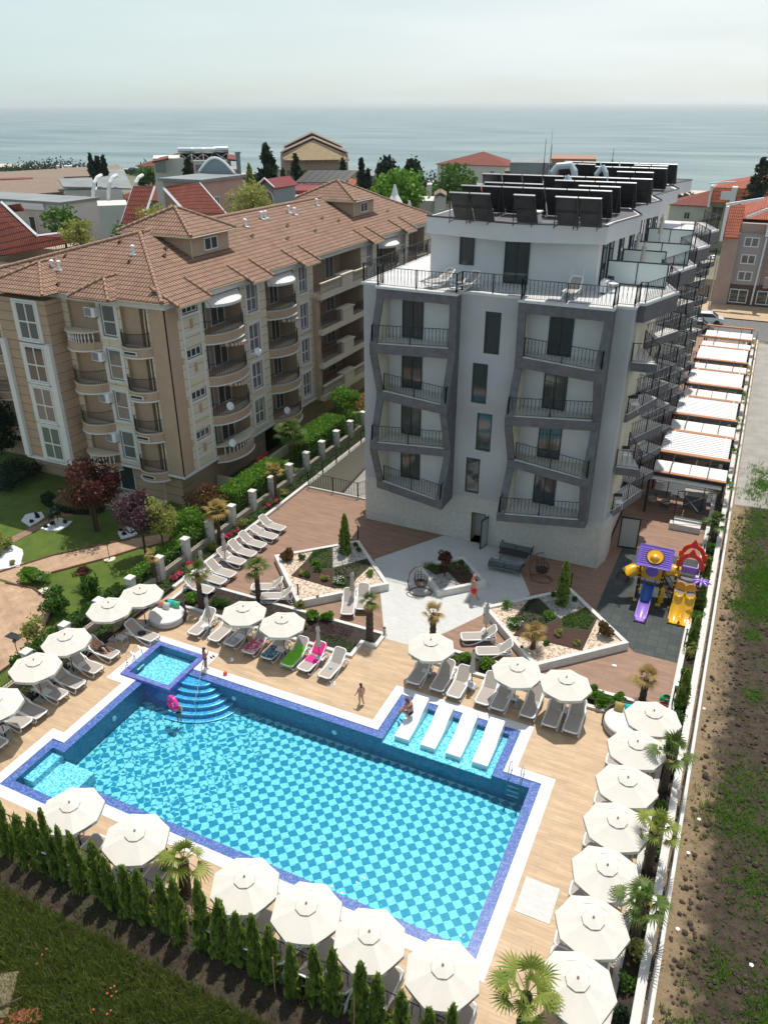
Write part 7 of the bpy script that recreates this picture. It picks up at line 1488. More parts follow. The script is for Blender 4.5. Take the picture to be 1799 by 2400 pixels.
# in-pool loungers
pw = None
for i, (x, lb) in enumerate(((-9.95, 'white in-pool lounger with the sitting woman'), (-8.75, 'second white in-pool lounger from the left'), (-7.62, 'third white in-pool lounger from the left'), (-6.45, 'rightmost white in-pool lounger'))):
    if pw is None:
        pw = thing('pool_lounger', lb, 'sun lounger', (x, 0, 0), 0, 'sculpted white loungers standing in the shallow pool shelf'); g = MB(); ys = [23.3+2.3*k/16 for k in range(17)]
        zf = lambda t_: .02+.30*(1/(1+math.exp(-(t_-.42)*11)))-.10*math.exp(-((t_-.48)/.12)**2)+.55*max(0, t_-.62)-.08*math.exp(-((t_-.12)/.1)**2)*0
        top = [(y, zf(k/16)) for k, y in enumerate(ys)]
        for (ya, za), (yb, zb) in zip(top[:-1], top[1:]): g.poly([(-.33, ya, za), (.33, ya, za), (.33, yb, zb), (-.33, yb, zb)]).poly([(.33, ya, -.3), (.33, yb, -.3), (.33, yb, zb), (.33, ya, za)]).poly([(-.33, yb, -.3), (-.33, ya, -.3), (-.33, ya, za), (-.33, yb, zb)])
        g.poly([(-.33, ys[0], -.3), (.33, ys[0], -.3), (.33, ys[0], top[0][1]), (-.33, ys[0], top[0][1])]).poly([(.33, ys[-1], -.3), (-.33, ys[-1], -.3), (-.33, ys[-1], top[-1][1]), (.33, ys[-1], top[-1][1])])
        o = g.build('shell', mat('gloss_white', (.78, .78, .78), .25), pw); b = o.modifiers.new('b', 'BEVEL'); b.width = .03; b.segments = 2; b.limit_method = 'ANGLE'; b.angle_limit = radians(50)
    else: dup(pw, (x, 0, 0), 0, lb)
# ladders
def ladder(label, loc, rz):
    t = thing('pool_ladder', label, 'pool ladder', loc, rz); g = MB()
    for s_ in (-.25, .25): g.tube([(s_, .55, 0), (s_, .58, .35), (s_, .45, .62), (s_, .2, .78), (s_, .02, .72), (s_, -.02, .4), (s_, -.02, -1.0)], .021, 7)
    g.build('rail', M['steel'], t); g = MB()
    for z in (-.25, -.5, -.75): g.box(-.23, .23, -.06, .03, z, z+.03)
    g.build('tread', M['white'], t)
    for s_ in (-.25, .25): MB().lathe([(.05, 0), (.05, .02)], 10, (s_, .55, .012)).build('flange', M['steel'], t)
ladder('steel pool ladder at the right end by the pool shelf', (-4.9, 22.95, 0), 0)
ladder('steel ladder into the small raised pool', (-23.38, 22.5, .1), pi/2)
t = thing('step_handrail', 'steel handrail running down the round pool steps', 'handrail'); MB().tube([(-20.3, 23.5, 0), (-20.3, 23.45, .55), (-20.0, 23.0, .7), (-19.3, 21.4, .1), (-19.25, 21.3, -.6)], .02, 7).build('rail', M['steel'], t)
# balls
p = A2(397, 1245); o = bpy.data.objects; g = MB()
def ball(r, n=14): b = MB(); b.lathe([(max(.001, r*sin(pi*k/n)), r-r*cos(pi*k/n)) for k in range(n+1)], 18, cap=False); return b
bm_ = mosaic('football_panels', (.75, .75, .75), (.02, .02, .02), None, 9); o = ball(.11).build('football', bm_, None, True); o.location = (p.x, p.y, 0); tag(o, 'black and white football on the deck by the boy', 'ball')
p = A2(354, 1332); o = ball(.10).build('ball', mat('red_ball', (.75, .09, .04), .4), None, True); o.location = (p.x, p.y, .012); tag(o, 'orange red ball at the pool coping', 'ball')
def sandals(label, p, m, rz=0):
    t = thing('flip_flops', label, 'flip flops', (p.x, p.y, 0), rz)
    for s_ in (-.07, .07): MB().prism([(s_+.045*cos(a), .12*sin(a)) for a in [2*pi*k/10 for k in range(10)]], .0, .025).build('sole', m, t); MB().tube([(s_-.04, -.02, .02), (s_, .05, .05), (s_+.04, -.02, .02)], .008, 4).build('strap', M['black'], t)
sandals('dark flip flops in front of the pink towel lounger', A2(890, 1315), M['black'], .6); sandals('dark flip flops behind the boy at the small pool', A2(270, 1218), M['black'], 1.2); sandals('pale flip flops alone on the deck', A2(1020, 1393), M['whitem'], 1.4); sandals('second pale flip flops right beside the first pair', A2(1052, 1388), M['whitem'], 2.0)
# bollards
bo = thing('bollard_light', 'x', 'bollard', group='cylindrical bollard lights'); MB().lathe([(.075, 0), (.075, .38)], 14).build('post', mat('bollard_metal', (.35, .34, .33), .4, .6), bo); MB().lathe([(.075, .47), (.075, .53), (.02, .55)], 14).build('cap', M['black'], bo); MB().lathe([(.05, .38), (.05, .47)], 14).build('lens', M['white'], bo)
for i, (p, lb) in enumerate(((A2(952, 872), 'bollard light in front of the left diamond planter'), (A2(1383, 1080), 'bollard light at the pale patio corner'), (A3(945, 855), 'bollard light left of the right diamond planter'))):
    if i == 0: bo.location = (p.x, p.y, 0); bo['label'] = lb
    else: dup(bo, (p.x, p.y, 0), 0, lb)
for k, (p, lb, h) in enumerate(((A2(1213, 462), 'thin dark lamp post at the top of the left planter', .75), (A2(827, 845), 'thin dark post at the bottom of the left planter', .7), (A3(1240, 462), 'thin dark lamp post at the top of the right planter', .75), (A3(1235+0, 462), '', 0), (A4(870, 300), 'black bar post on the right kerb beside the hose', 1.0), (PG(1205, 1700), 'black bar post on the right kerb by the rubber floor', 1.0), (PG(1325, 1130), 'black bar post on the right kerb by the yellow slide', 1.0), (PG(1425, 640), 'black bar post on the right kerb by the flower panel', 1.0))):
    if h: t = thing('light_post', lb, 'lamp', (p.x if k < 4 else .24, p.y, .0)); MB().box(-.03, .03, -.03, .03, 0, h+.25).build('post', M['black'], t); MB().box(-.045, .045, -.045, .045, h+.25, h+.29).build('cap', M['dark'], t)
# garden lanterns
gl = thing('garden_lamp', 'x', 'garden lamp', group='small black garden lanterns'); MB().lathe([(.05, 0), (.02, .1), (.018, .85), (.03, .88)], 8).build('post', M['black'], gl); MB().lathe([(.03, .88), (.075, .93), (.09, 1.05)], 6).build('lantern', mat('lantern_glass', (.4, .42, .4), .2), gl); MB().lathe([(.11, 1.05), (.05, 1.13), (.01, 1.18)], 6).build('hood', M['black'], gl); MB().lathe([(.34, -.02), (.34, .02)], 16).build('footing', M['cream'], gl)
for i, (p, lb) in enumerate(((Z1(1290, 1755), 'black lantern at the sunny garden path'), (Z1(520, 2130), 'black lantern at the clipped oval shrub'), (Z1(680, 1300), 'black lantern on the shaded path crossing'), (S(0, 1380, 5.82)(255, 940), 'black lantern behind the left wall parasols'))):
    if i == 0: gl.location = (p.x, p.y, -.03); gl['label'] = lb
    else: dup(gl, (p.x, p.y, -.03), 0, lb)
# patio furniture
M['sofa'] = mat('grey_cushion', (.13, .16, .17), .9, var=.1)
def sofa(label, p, rz, w_=1.75):
    t = thing('outdoor_sofa', label, 'sofa', (p.x, p.y, 0), rz)
    MB().box(-w_/2, w_/2, -.35, .38, .22, .36).build('seat_base', M['sofa'], t, bev=.03)
    for s_ in (-1, 1):
        MB().box(min(0, s_*w_/2)+.04, max(0, s_*w_/2)-.04, -.34, .28, .365, .46).build('seat_cushion', M['sofa'], t, bev=.03); MB().cb((s_*w_/4, .34, .62), (w_/2-.06, .14, .42), 0, radians(-14)).build('back_cushion', M['sofa'], t, bev=.04)
        MB().tube([(s_*w_/2, -.35, .25), (s_*w_/2, -.3, .52), (s_*w_/2, .4, .60), (s_*w_/2, .45, .3)], .03, 6).build('arm', M['black'], t)
        for yy in (-.32, .36): MB().tube([(s_*(w_/2-.06), yy, .22), (s_*(w_/2-.02), yy, 0)], .018, 5).build('leg', M['wood'], t)
    g = MB()
    for k in range(26): x = -w_/2+.05+k*(w_-.1)/25; g.tube([(x, .42, .3), (x, .47, .78)], .007, 3)
    g.tube([(-w_/2, .47, .78), (w_/2, .47, .78)], .02, 5).build('rope_back', M['sofa'], t)
sofa('grey outdoor sofa against the hotel base wall', A3(920, 215, .35), 0, 1.9); sofa('grey outdoor sofa with its back to the camera', A3(855, 325, .3), pi+.02, 1.85)
t = thing('lounge_table', 'dark glass lounge table between the two grey sofas', 'table', (A3(903, 245, .5).x, A3(903, 245, .5).y, 0)); MB().box(-.85, .85, -.38, .38, .50, .53).build('table_top', mat('dark_table', (.02, .024, .024), .5), t); g = MB()
for a in (-.75, .75): g.tube([(a, -.33, .5), (a, -.36, .01), (a, .36, .01), (a, .33, .5)], .02, 5)
g.build('legs', M['black'], t)
def swing(label, p, rz, open_=True):
    t = thing('hanging_chair', label, 'hanging chair', (p.x, p.y, 0), rz); g = MB()
    g.tube([(.45*cos(a)-.0, .62*sin(a), .03) for a in [2*pi*k/14 for k in range(14)]], .035, 6, True)
    g.tube([(0, .6, .04), (0, .72, .6), (0, .62, 1.2), (0, .35, 1.6), (0, .0, 1.72)], .04, 6).build('stand', M['wood'], t)
    b = MB(); 
    for k in range(12):
        a = 2*pi*k/12; b.tube([(cos(a)*.08, sin(a)*.08-.0, .45), (cos(a)*.34, sin(a)*.3, .55), (cos(a)*.42, sin(a)*.38, .78), (cos(a)*.38, sin(a)*.34+.0, 1.0+.25*(sin(a) > -.2))], .018, 4)
    for zz, rr in ((.55, .34), (.68, .39), (.8, .42), (.92, .40)): b.tube([(rr*cos(a), rr*.9*sin(a), zz) for a in [2*pi*k/14 for k in range(14)]], .016, 4, True)
    b.build('basket', mat('brown_wicker', (.075, .035, .025), .8), t); MB().lathe([(.05, .48), (.34, .56), (.36, .64), (.1, .68)], 14).build('seat_pad', M['black'], t); MB().tube([(0, 0, 1.72), (0, 0, 1.25)], .01, 4).tube([(0, 0, 1.3), (.3, .2, 1.15)], .008, 4).tube([(0, 0, 1.3), (-.3, .2, 1.15)], .008, 4).build('rope', M['black'], t)
swing('brown hanging chair on the sunny pale patio', A3(345, 480), 1.9); swing('dark hanging chair in the hotel shadow', A3(1065, 400), 1.57)
o = B(A4(800, 235).x, A4(800, 235).x+.01, 0, .01, 0, .01)
t = thing('garden_hose', 'coiled green garden hose on the right kerb', 'hose'); pp = A4(810, 240); MB().tube([(pp.x+.32*cos(k*.7)*(1-.01*k), pp.y+.22*sin(k*.7), .03+.004*k) for k in range(46)], .02, 5).build('hose_coil', mat('green_hose', (.0, .32, .13), .5), t); MB().tube([(pp.x+.25*cos(k*.7), pp.y-.35+.12*sin(k*.7), .03+.003*k) for k in range(26)], .02, 5).build('red_coil', mat('red_hose', (.25, .03, .04), .5), t)
MB_ = thing('floor_socket', 'small white floor box on the right brown deck', 'floor box', (A3(1503, 920).x, A3(1503, 920).y, 0)); MB().box(-.1, .1, -.07, .07, 0, .03).build('box', M['white'], MB_, bev=.01)
# roof terrace furniture
T_ = lambda x, y, z=15.5: S(800, 600, 2.763)(x, y, z)
for i, (x, y, a, lb) in enumerate(((560, 165, 62, 'white lounger on the roof terrace, leftmost by the penthouse'), (725, 185, 62, 'white lounger on the roof terrace beside the first'), (1465, 235, 88, 'white lounger alone on the right half of the roof terrace'))):
    f = T_(x, y); put(Vector((f.x, f.y, 0)), None, lb, 0, a, 15.15)
R3_ = S(1380, 560, 5.18)
def chair(label, p, rz, m='white', z=15.15):
    t = thing('terrace_chair', label, 'chair', (p.x, p.y, z), rz); MB().box(-.22, .22, -.22, .22, .42, .46).build('seat', M[m], t); g = MB()
    for a, b in ((-.2, -.2), (.2, -.2), (-.2, .2), (.2, .2)): MB().tube([(a, b, 0), (a*.95, b*.95, .42)], .014, 5).build('leg', M[m], t)
    MB().box(-.22, .22, .2, .23, .66, .86).build('backrest', M['dark'] if m == 'white' else M[m], t); MB().tube([(-.2, .21, .46), (-.2, .22, .86)], .012, 4).tube([(.2, .21, .46), (.2, .22, .86)], .012, 4).build('upright', M[m], t)
chair('white metal chair by the terrace air conditioner', R3_(285, 560, 15.5), 2.6); chair('white chair left in front of the frosted divider', R3_(795, 140, 15.5), 0); chair('white chair right in front of the frosted divider', R3_(1005, 150, 15.5), 0)
def ttable(label, p, z=15.15):
    t = thing('terrace_table', label, 'table', (p.x, p.y, z)); MB().box(-.6, .6, -.4, .4, .72, .75).build('table_top', M['taupe'], t); g = MB()
    for a in (-.5, .5): g.tube([(a, -.35, .72), (a*1.1, -.38, .0), (a*1.1, .38, 0), (a, .35, .72)], .018, 5)
    g.build('legs', M['black'], t)
ttable('taupe table under the closed terrace parasol', R3_(660, 345, 15.85)); ttable('small table on the rear terrace', S(1280, 370, 4.605)(1540, 705, 15.9))
t = thing('wicker_armchair', 'grey wicker armchair with cushions on the roof terrace', 'armchair', (R3_(420, 420, 15.3).x, R3_(420, 420, 15.3).y, 15.15), .3); MB().lathe([(.25, .3), (.38, .36), (.42, .62), (.40, .62), (.3, .4)], 14).build('shell', M['frame'], t); MB().lathe([(.3, .4), (.32, .48), (.1, .5)], 12).build('seat_pad', M['sofa'], t); MB().tube([(.3, .3, 0), (0, 0, .32), (-.3, -.3, 0)], .015, 5).tube([(-.3, .3, 0), (0, 0, .32), (.3, -.3, 0)], .015, 5).build('legs', M['black'], t)
q = R3_(600, 530, 15.2); o = dup(cu_, (q.x, q.y+.2, 15.15), 0, 'closed beige parasol standing through the taupe terrace table'); q = S(1280, 370, 4.605)(930, 1010, 15.3); dup(cu_, (-6.9, 50.9, 15.15), 0, 'closed parasol on the second roof terrace'); dup(cu_, (-6.7, 59.8, 15.15), 0, 'closed parasol on the rear roof terrace')
t = thing('drying_rack', 'white drying rack leaning on the penthouse wall', 'drying rack', (-8.75, 43.3, 15.15)); g = MB().tube([(-.35, 0, 0), (-.3, .25, 1.1)], .015, 4).tube([(.35, 0, 0), (.3, .25, 1.1)], .015, 4)
for k in range(9): g.tube([(-.33, .05+.02*k, .25+.09*k), (.33, .05+.02*k, .25+.09*k)], .008, 3)
g.build('rack', M['whitem'], t)
for k, z in enumerate((9.16, 6.21, 3.29)): chair(['pale blue chair on the third floor corner balcony', 'pale blue chair on the second floor corner balcony', 'pale blue chair on the first floor corner balcony'][k], Vector((-4.75, 42.6-.1*k, 0)), .4, 'lblue' if 'lblue' in M else 'white', z)
# ================= PERGOLAS =================
M['orangeb'] = mat('corten_lattice', (.52, .25, .12), .7, col2=(.30, .12, .05), vs=28); M['slat'] = mat('white_slat', (.60, .61, .63), .5)
def pergola(label, y0, y1):
    t = thing('pergola', label, 'pergola'); z = 2.9; x0, x1 = -3.85, .62
    g = MB(); n = int((y1-y0)/.33)
    for k in range(n): y = y0+.15+k*.33; g.slab([(x0+.05, y, z-.05), (x1-.05, y, z-.05), (x1-.05, y+.25, z+.07), (x0+.05, y+.25, z+.07)], .02)
    g.build('slat_roof', M['slat'], t); g = MB()
    for k in range(n): y = y0+.15+k*.33; g.box(x0+.05, x1-.05, y+.25, y+.32, z+.05, z+.085)  # solid dark strips standing in for the shade between the slats
    g.build('gap_shade_strips', M['frame'], t); [B(x, x+.07, y0+.1, y1, z+.09, z+.13).build('white_bar', M['white'], t) for x in (x0+.55, x1-.45)]
    for nm, y in (('front_beam', y0-.16), ('rear_beam', y1+.1)):
        MB().box(x0-.1, x1+.1, y-.1, y+.32, z-.06, z+.10).build(nm, M['orangeb'], t); MB().box(x0-.1, x1+.1, y-.12, y-.062, z-.16, z+.04).build('black_beam', M['black'], t)
    for x in (x0, x1):
        for y in (y0, y1): MB().box(x-.06, x+.06, y-.06, y+.06, 0, z-.16).build('post', M['black'], t)
for k, (a, b) in enumerate(((53.3, 57.4), (61.5, 65.8), (69.8, 74.1), (77.9, 82.4))): pergola('white slatted pergola roof beside the hotel, %s from the playground' % ORD[k], a, b)
t = thing('pergola_beam', 'foremost rust coloured lattice beam on tall black posts', 'pergola'); MB().box(-3.95, .72, 49.45, 49.75, 2.84, 2.98).build('lattice_beam', M['orangeb'], t); MB().box(-3.95, .72, 49.38, 49.449, 2.74, 2.94).build('black_beam', M['black'], t)
for x in (-3.84, .6): MB().box(x-.07, x+.07, 49.4, 49.54, 0, 2.74).build('post', M['black'], t)
t = thing('pergola_beam', 'farthest pair of rust coloured lattice beams near the street', 'pergola')
for y in (86.5, 91.5): MB().box(-3.95, .72, y, y+.35, 2.84, 2.98).build('lattice_beam', M['orangeb'], t); MB().box(-3.8, -3.68, y, y+.1, 0, 2.84).box(.5, .62, y, y+.1, 0, 2.84).build('posts', M['black'], t)
sq = thing('square_parasol', 'x', 'umbrella', group='white square parasols between the pergolas'); g = MB(); q4 = [(1.12, 1.5), (-1.12, 1.5), (-1.12, -1.5), (1.12, -1.5)]
for k in range(4):
    a, b = q4[k], q4[(k+1) % 4]; g.poly([(0, 0, 3.0), (a[0], a[1], 2.62), (b[0], b[1], 2.62)]).poly([(a[0], a[1], 2.62), (a[0], a[1], 2.45), (b[0], b[1], 2.45), (b[0], b[1], 2.62)])
g.build('canopy', mat('white_canvas', (.68, .67, .65), .85), sq); MB().tube([(0, 0, 0), (0, 0, 3.05)], .035, 7).build('pole', M['black'], sq); MB().tube([(0, 1.6, 3.12), (0, -1.6, 3.12)], .03, 5).build('hanger', M['black'], sq); MB().box(-.3, .3, -.3, .3, 0, .06).build('base', M['frame'], sq)
i = 0
for r_, y in enumerate((50.9, 59.45, 67.8, 76.0, 84.5, 89.2)):
    for s_, x in enumerate((-2.7, -.42)):
        lb = 'white square parasol, %s of the pair in the %s gap between pergola roofs' % (('left', 'right')[s_], ORD[r_])
        if i == 0: sq.location = (x, y, 0); sq['label'] = lb
        else: dup(sq, (x, y, 0), 0, lb)
        i += 1
def diningset(k, c, z=0):
    nm = ['first', 'second', 'third', 'fourth'][k]
    t = thing('dining_table', 'taupe dining table under the %s pergola bay' % nm, 'table', (c[0], c[1], z)); MB().box(-.65, .65, -.4, .4, .72, .75).build('table_top', M['frame'], t); MB().tube([(-.4, -.3, .72), (0, 0, .36), (.4, .3, 0)], .02, 4).tube([(.4, -.3, .72), (0, 0, .36), (-.4, .3, 0)], .02, 4).build('legs', M['black'], t)
    for q, (dx, dy, rz) in enumerate(((-.95, .1, pi/2), (.95, .1, -pi/2), (-.4, -.75, pi), (.45, -.75, pi))):
        u_ = thing('shell_chair', 'brown shell chair at the %s pergola table, %s' % (nm, ['left end', 'right end', 'near left', 'near right'][q]), 'chair', (c[0]+dx, c[1]+dy, z), rz); MB().lathe([(.16, .40), (.26, .44), (.30, .62), (.28, .62), (.2, .47)], 12).build('shell', M['taupe'], u_); MB().tube([(.2, .2, 0), (0, 0, .42), (-.2, -.2, 0)], .012, 4).tube([(-.2, .2, 0), (0, 0, .42), (.2, -.2, 0)], .012, 4).build('legs', M['black'], u_)
for k, c in enumerate(((-3.1, 51.2), (-2.6, 60.2), (-2.5, 68.6), (-2.4, 76.8))): diningset(k, c)
t = thing('concrete_bench', 'pale concrete block bench in front of the pergola', 'bench'); MB().box(-2.05, -.2, 47.6, 48.1, 0, .42).box(-1.9, -.2, 48.4, 48.8, 0, .42).build('block', M['curb'], t)
t = thing('grill_station', 'grey outdoor kitchen counter with steel cross bars under the pergola', 'counter'); MB().box(-1.6, -.2, 51.2, 52.2, 0, .9).build('counter', M['frame'], t); MB().box(-1.65, -.15, 51.15, 52.25, .9, .94).build('counter_top', M['taupe'], t); MB().tube([(-1.9, 50.4, .3), (-.4, 50.6, 1.2)], .03, 5).tube([(-.6, 50.3, .3), (-1.7, 50.7, 1.2)], .03, 5).build('cross_bars', M['steel'], t)
t = thing('swing_frame', 'thin black metal frame standing before the pergola', 'frame'); MB().tube([(-1.9, 48.3, 0), (-1.9, 48.3, 2.4), (.45, 48.9, 2.4), (.45, 48.9, 0)], .035, 5).build('frame', M['black'], t)
# street: cars, lamp
def car(label, p, rz, m):
    t = thing('parked_car', label, 'car', (p.x, p.y, 0), rz); bd = MB(); pr = [(-2.1, .35), (-2.15, .75), (-1.3, .88), (-.7, 1.4), (.7, 1.42), (1.5, .92), (2.1, .8), (2.15, .35)]
    n = len(pr); bd.v = [(x, -.85, z) for x, z in pr]+[(x, .85, z) for x, z in pr]; bd.f = [tuple(range(n)), tuple(range(2*n-1, n-1, -1))]+[(i, n+i, n+(i+1) % n, (i+1) % n) for i in range(n)]; bd.build('body', m, t, bev=.06)
    for pts in (((-1.22, .92), (-.7, 1.36), (.68, 1.38), (1.4, .94)),):
        for s_ in (-.862, .862): MB().poly([(x, s_, z) for x, z in pts]).build('side_window', M['glass'], t)
    MB().poly([(-1.27, -.75, .93), (-1.27, .75, .93), (-.76, .7, 1.37), (-.76, -.7, 1.37)]).build('rear_window', M['glass'], t); MB().poly([(1.46, -.75, .96), (1.46, .75, .96), (.78, .7, 1.39), (.78, -.7, 1.39)]).build('windscreen', M['glass'], t)
    for x in (-1.35, 1.35):
        for s_ in (-.8, .8): w_ = MB().tube([(x, s_-.1, .32), (x, s_+.1, .32)], .32, 14).build('wheel', M['black'], t)
car('white car parked on the street beyond the pergolas', G(1650, 757), .1, mat('car_white', (.7, .7, .7), .25, coat=.5)); car('silver car at the near kerb of the street, left of the white one', G(1625, 775), .15, mat('car_silver', (.4, .42, .44), .3, .6))
a = GD(1672, 760, 104); t = thing('street_lamp', 'grey street lamp with round hood in front of the pink shop building', 'street lamp', (G(1655, 745).x, G(1655, 745).y, 0)); MB().tube([(0, 0, 0), (0, 0, 7.2), (-.3, 0, 7.6), (-.8, 0, 7.6)], .08, 7).build('pole', M['steel'], t); MB().lathe([(.1, 7.6), (.5, 7.35), (.52, 7.25)], 12, (-.8, 0, 0)).build('hood', M['whitem'], t); MB().lathe([(.3, 7.2), (.3, 7.26)], 10, (-.8, 0, 0)).build('lens', M['white'], t)
# ================= PLAYGROUND =================
def zat(F, x, y, base):                    # height of the point above base seen at this crop pixel
    q = F(x, y, 0); r_ = Vector((q.x, q.y)).length; b = Vector((base.x, base.y)).length; return CH*(1-b/r_)
PY_ = mat('yellow_plastic', (.72, .38, .01), .3, coat=.3); PP = mat('purple_plastic', (.16, .09, .48), .3, coat=.3); PPl = mat('lilac_plastic', (.33, .18, .62), .28, coat=.4); PR_ = mat('red_plastic', (.68, .035, .02), .35, coat=.3); PK = mat('brown_black_post', (.03, .018, .015), .45); PB = mat('blue_plastic', (.02, .08, .32), .35)
t = thing('playground_set', 'colourful playground tower with purple slatted roof, yellow double slide and red arches', 'playground')
b1, b2, b3 = PG(552, 1075), PG(825, 1130), PG(965, 1160); h1 = 2.95; b4 = PG(1262, 1190)
X0, X1, Y0 = b1.x, b2.x, (b1.y+b2.y)/2; Y1 = Y0+1.15
X3, X4 = b3.x+.05, b4.x; Y3 = Y0-.05
def post(x, y, h, ball_=True):
    p = MB().tube([(x, y, 0), (x, y, h)], .055, 9).build('post', PK, t)
    g = MB().lathe([(.13, 0), (.12, .06), (.06, .16)], 10, (x, y, 0)); 
    for zz in (1.0, 1.5, 1.75): g.lathe([(.065, zz), (.075, zz+.02), (.065, zz+.05)], 9, (x, y, 0))
    if ball_: g.lathe([(.03, h), (.07, h+.04), (.07, h+.09), (.02, h+.13)], 9, (x, y, 0))
    g.build('yellow_clamps', PY_, p)
for x, y, h in ((X0, Y0, 2.4), (X1, Y0, 2.4), (X0, Y1, 2.7), (X1, Y1, 2.7)): post(x, y, h, False)
MB().box(X0-.02, X1+.02, Y0, Y1, 1.12, 1.18).build('deck_plate', PK, t)
# roof
zl, zh = 2.35, 2.95; rf = [(X0-.22, Y0-.22, zl), (X1+.30, Y0-.22, zl), (X1+.30, Y0+.72, zh+.15), (X0-.22, Y0+.72, zh+.15)]
q = [Vector(p) for p in rf]; MB().slab([q[0], q[1], q[2], q[3]], .05).build('roof_panel', PP, t); nn = (q[1]-q[0]).cross(q[3]-q[0]).normalized()
g = MB()
for k in range(9):
    s0 = .06+k*.10; a, b = q[0].lerp(q[3], s0), q[1].lerp(q[2], s0); off = nn*.065; g.tube([a.lerp(b, .06)+off, a.lerp(b, .94)+off], .022, 6)
g.build('roof_ribs', PPl, t)
g = MB()
for a, b in ((q[0], q[1]), (q[1], q[2]), (q[2], q[3]), (q[3], q[0])): g.tube([a+nn*.04, b+nn*.04], .045, 7)
g.build('roof_edge', PP, t)
cc_ = (q[0]+q[2])/2+nn*.07; M4 = Matrix.Translation(cc_) @ nn.to_track_quat('Z', 'Y').to_matrix().to_4x4()
g = MB(); g.add(MB().lathe([(.40, 0), (.42, .04), (.40, .08), (.34, .06), (.0, .05)], 22, cap=False), M4); g.build('sun_disc', PY_, t); g = MB(); g.add(MB().lathe([(.26, .05), (.24, .14), (.14, .22), (.01, .25)], 18, cap=False), M4 @ Matrix.Translation((0, -.08, 0)) @ Matrix.Scale(.75, 4, (0, 1, 0))); g.build('yellow_hat', PY_, t)
MB().add(MB().lathe([(.44, -.01), (.46, .02), (.44, .04)], 22), M4).build('disc_ring', PK, t)
# back panel with oval window
pts = [(X0+.08, 1.35), (X1-.08, 1.35), (X1-.08, 2.05), (X1-.2, 2.2), ((X0+X1)/2+.15, 2.18), ((X0+X1)/2, 2.3), ((X0+X1)/2-.15, 2.18), (X0+.2, 2.2), (X0+.08, 2.05)]
g = MB(); n = len(pts); g.v = [(x, Y0+.32, z) for x, z in pts]+[(x, Y0+.38, z) for x, z in pts]; g.f = [tuple(range(n)), tuple(range(2*n-1, n-1, -1))]+[(i, n+i, n+(i+1) % n, (i+1) % n) for i in range(n)]; g.build('front_panel', PY_, t, bev=.02)
xm = (X0+X1)/2; MB().add(MB().lathe([(.33, 0), (.33, .05)], 22), Matrix.Translation((xm, Y0+.315, 1.8)) @ Matrix.Rotation(pi/2, 4, 'X') @ Matrix.Scale(.85, 4, (0, 1, 0))).build('oval_window', PP, t)
# crawl tubes
for s_, (xa, ya, xb, yb) in enumerate(((X0-.05, Y0+.55, X0-.75, Y0+.1), (X1+.0, Y1-.1, X3+.1, Y1+.1))):
    p_ = [(xa, ya, 1.62), ((xa+xb)/2, (ya+yb)/2+.05*s_, 1.66), (xb, yb, 1.45 if s_ == 0 else 1.6)]; MB().tube(p_, .34, 14).build('crawl_tube', PY_, t, True)
    if s_ == 0: MB().tube([(xb, yb, 1.45), (xb-.10, yb-.15, 1.1)], .36, 14).build('tube_mouth', PK, t)
# railings
g = MB()
for k in range(10): x = X0+.05+(X1-X0-.1)*k/9; 
for xx in (X0+.06, X1-.06):
    for k in range(7): y = Y0+k*.08; g.tube([(xx, y, 1.18), (xx, y, 1.75)], .012, 4)
for k in range(9): s_ = k/8; x = X1+.1+(X3-X1-.2)*s_; zb = 1.15-.75*s_; g.tube([(x, Y0+.15, zb), (x, Y0+.15, zb+.62)], .013, 4)
g.tube([(X1+.06, Y0+.15, 1.8), (X3-.05, Y0+.15, 1.0)], .022, 5).tube([(X1+.06, Y0+.15, 1.15), (X3-.05, Y0+.15, .38)], .022, 5)
for k in range(9): s_ = k/8; x = X1+.1+(X3-X1-.2)*s_; zb = 1.15-.75*s_; g.tube([(x, Y0+.85, zb), (x, Y0+.85, zb+.62)], .013, 4)
g.tube([(X1+.06, Y0+.85, 1.8), (X3-.05, Y0+.85, 1.0)], .022, 5); g.build('stair_railing', M['black'], t)
g = MB()
for k in range(4): g.box(X1+.1+k*.24, X1+.36+k*.24, Y0+.2, Y0+.8, 1.0-k*.25, 1.04-k*.25)
g.build('stair_tread', PK, t)
# purple slide
def slide(p0, p1, p2, p3, w_, m, nm, m2=None):
    pts = []
    for k in range(15):
        s_ = k/14; a = Vector(p0)*(1-s_)**3+Vector(p1)*3*s_*(1-s_)**2+Vector(p2)*3*s_*s_*(1-s_)+Vector(p3)*s_**3; pts.append(a)
    def strip(rng, m, nm, par=t):
        g = MB(); side = Vector((1, 0, 0))
        prof = [(-w_/2-.05, .20), (-w_/2, .20), (-w_/2+.03, .02), (0, -.01), (w_/2-.03, .02), (w_/2, .20), (w_/2+.05, .20), (w_/2+.04, -.05), (-w_/2-.04, -.05)]
        b0 = 0
        for i in rng: g.v += [(pts[i].x+u_, pts[i].y, pts[i].z+v) for u_, v in prof]
        n = len(prof)
        for i in range(len(rng)-1):
            for j in range(n): g.f.append((i*n+j, i*n+(j+1) % n, (i+1)*n+(j+1) % n, (i+1)*n+j))
        g.f += [tuple(range(n)), tuple(range((len(rng)-1)*n+n-1, (len(rng)-1)*n-1, -1))]; return g.build(nm, m, par, True)
    if m2: strip(list(range(0, 9)), m2, nm+'_upper'); strip(list(range(8, 15)), m, nm)
    else: strip(list(range(15)), m, nm)
bt = PG(605, 1345); slide((xm, Y0+.2, 1.2), (xm, Y0-.2, 1.15), (bt.x, bt.y+.9, .15), (bt.x, bt.y, .12), .50, PPl, 'slide', PB)
bt = PG(1075, 1385); xr = (X3+X4)/2
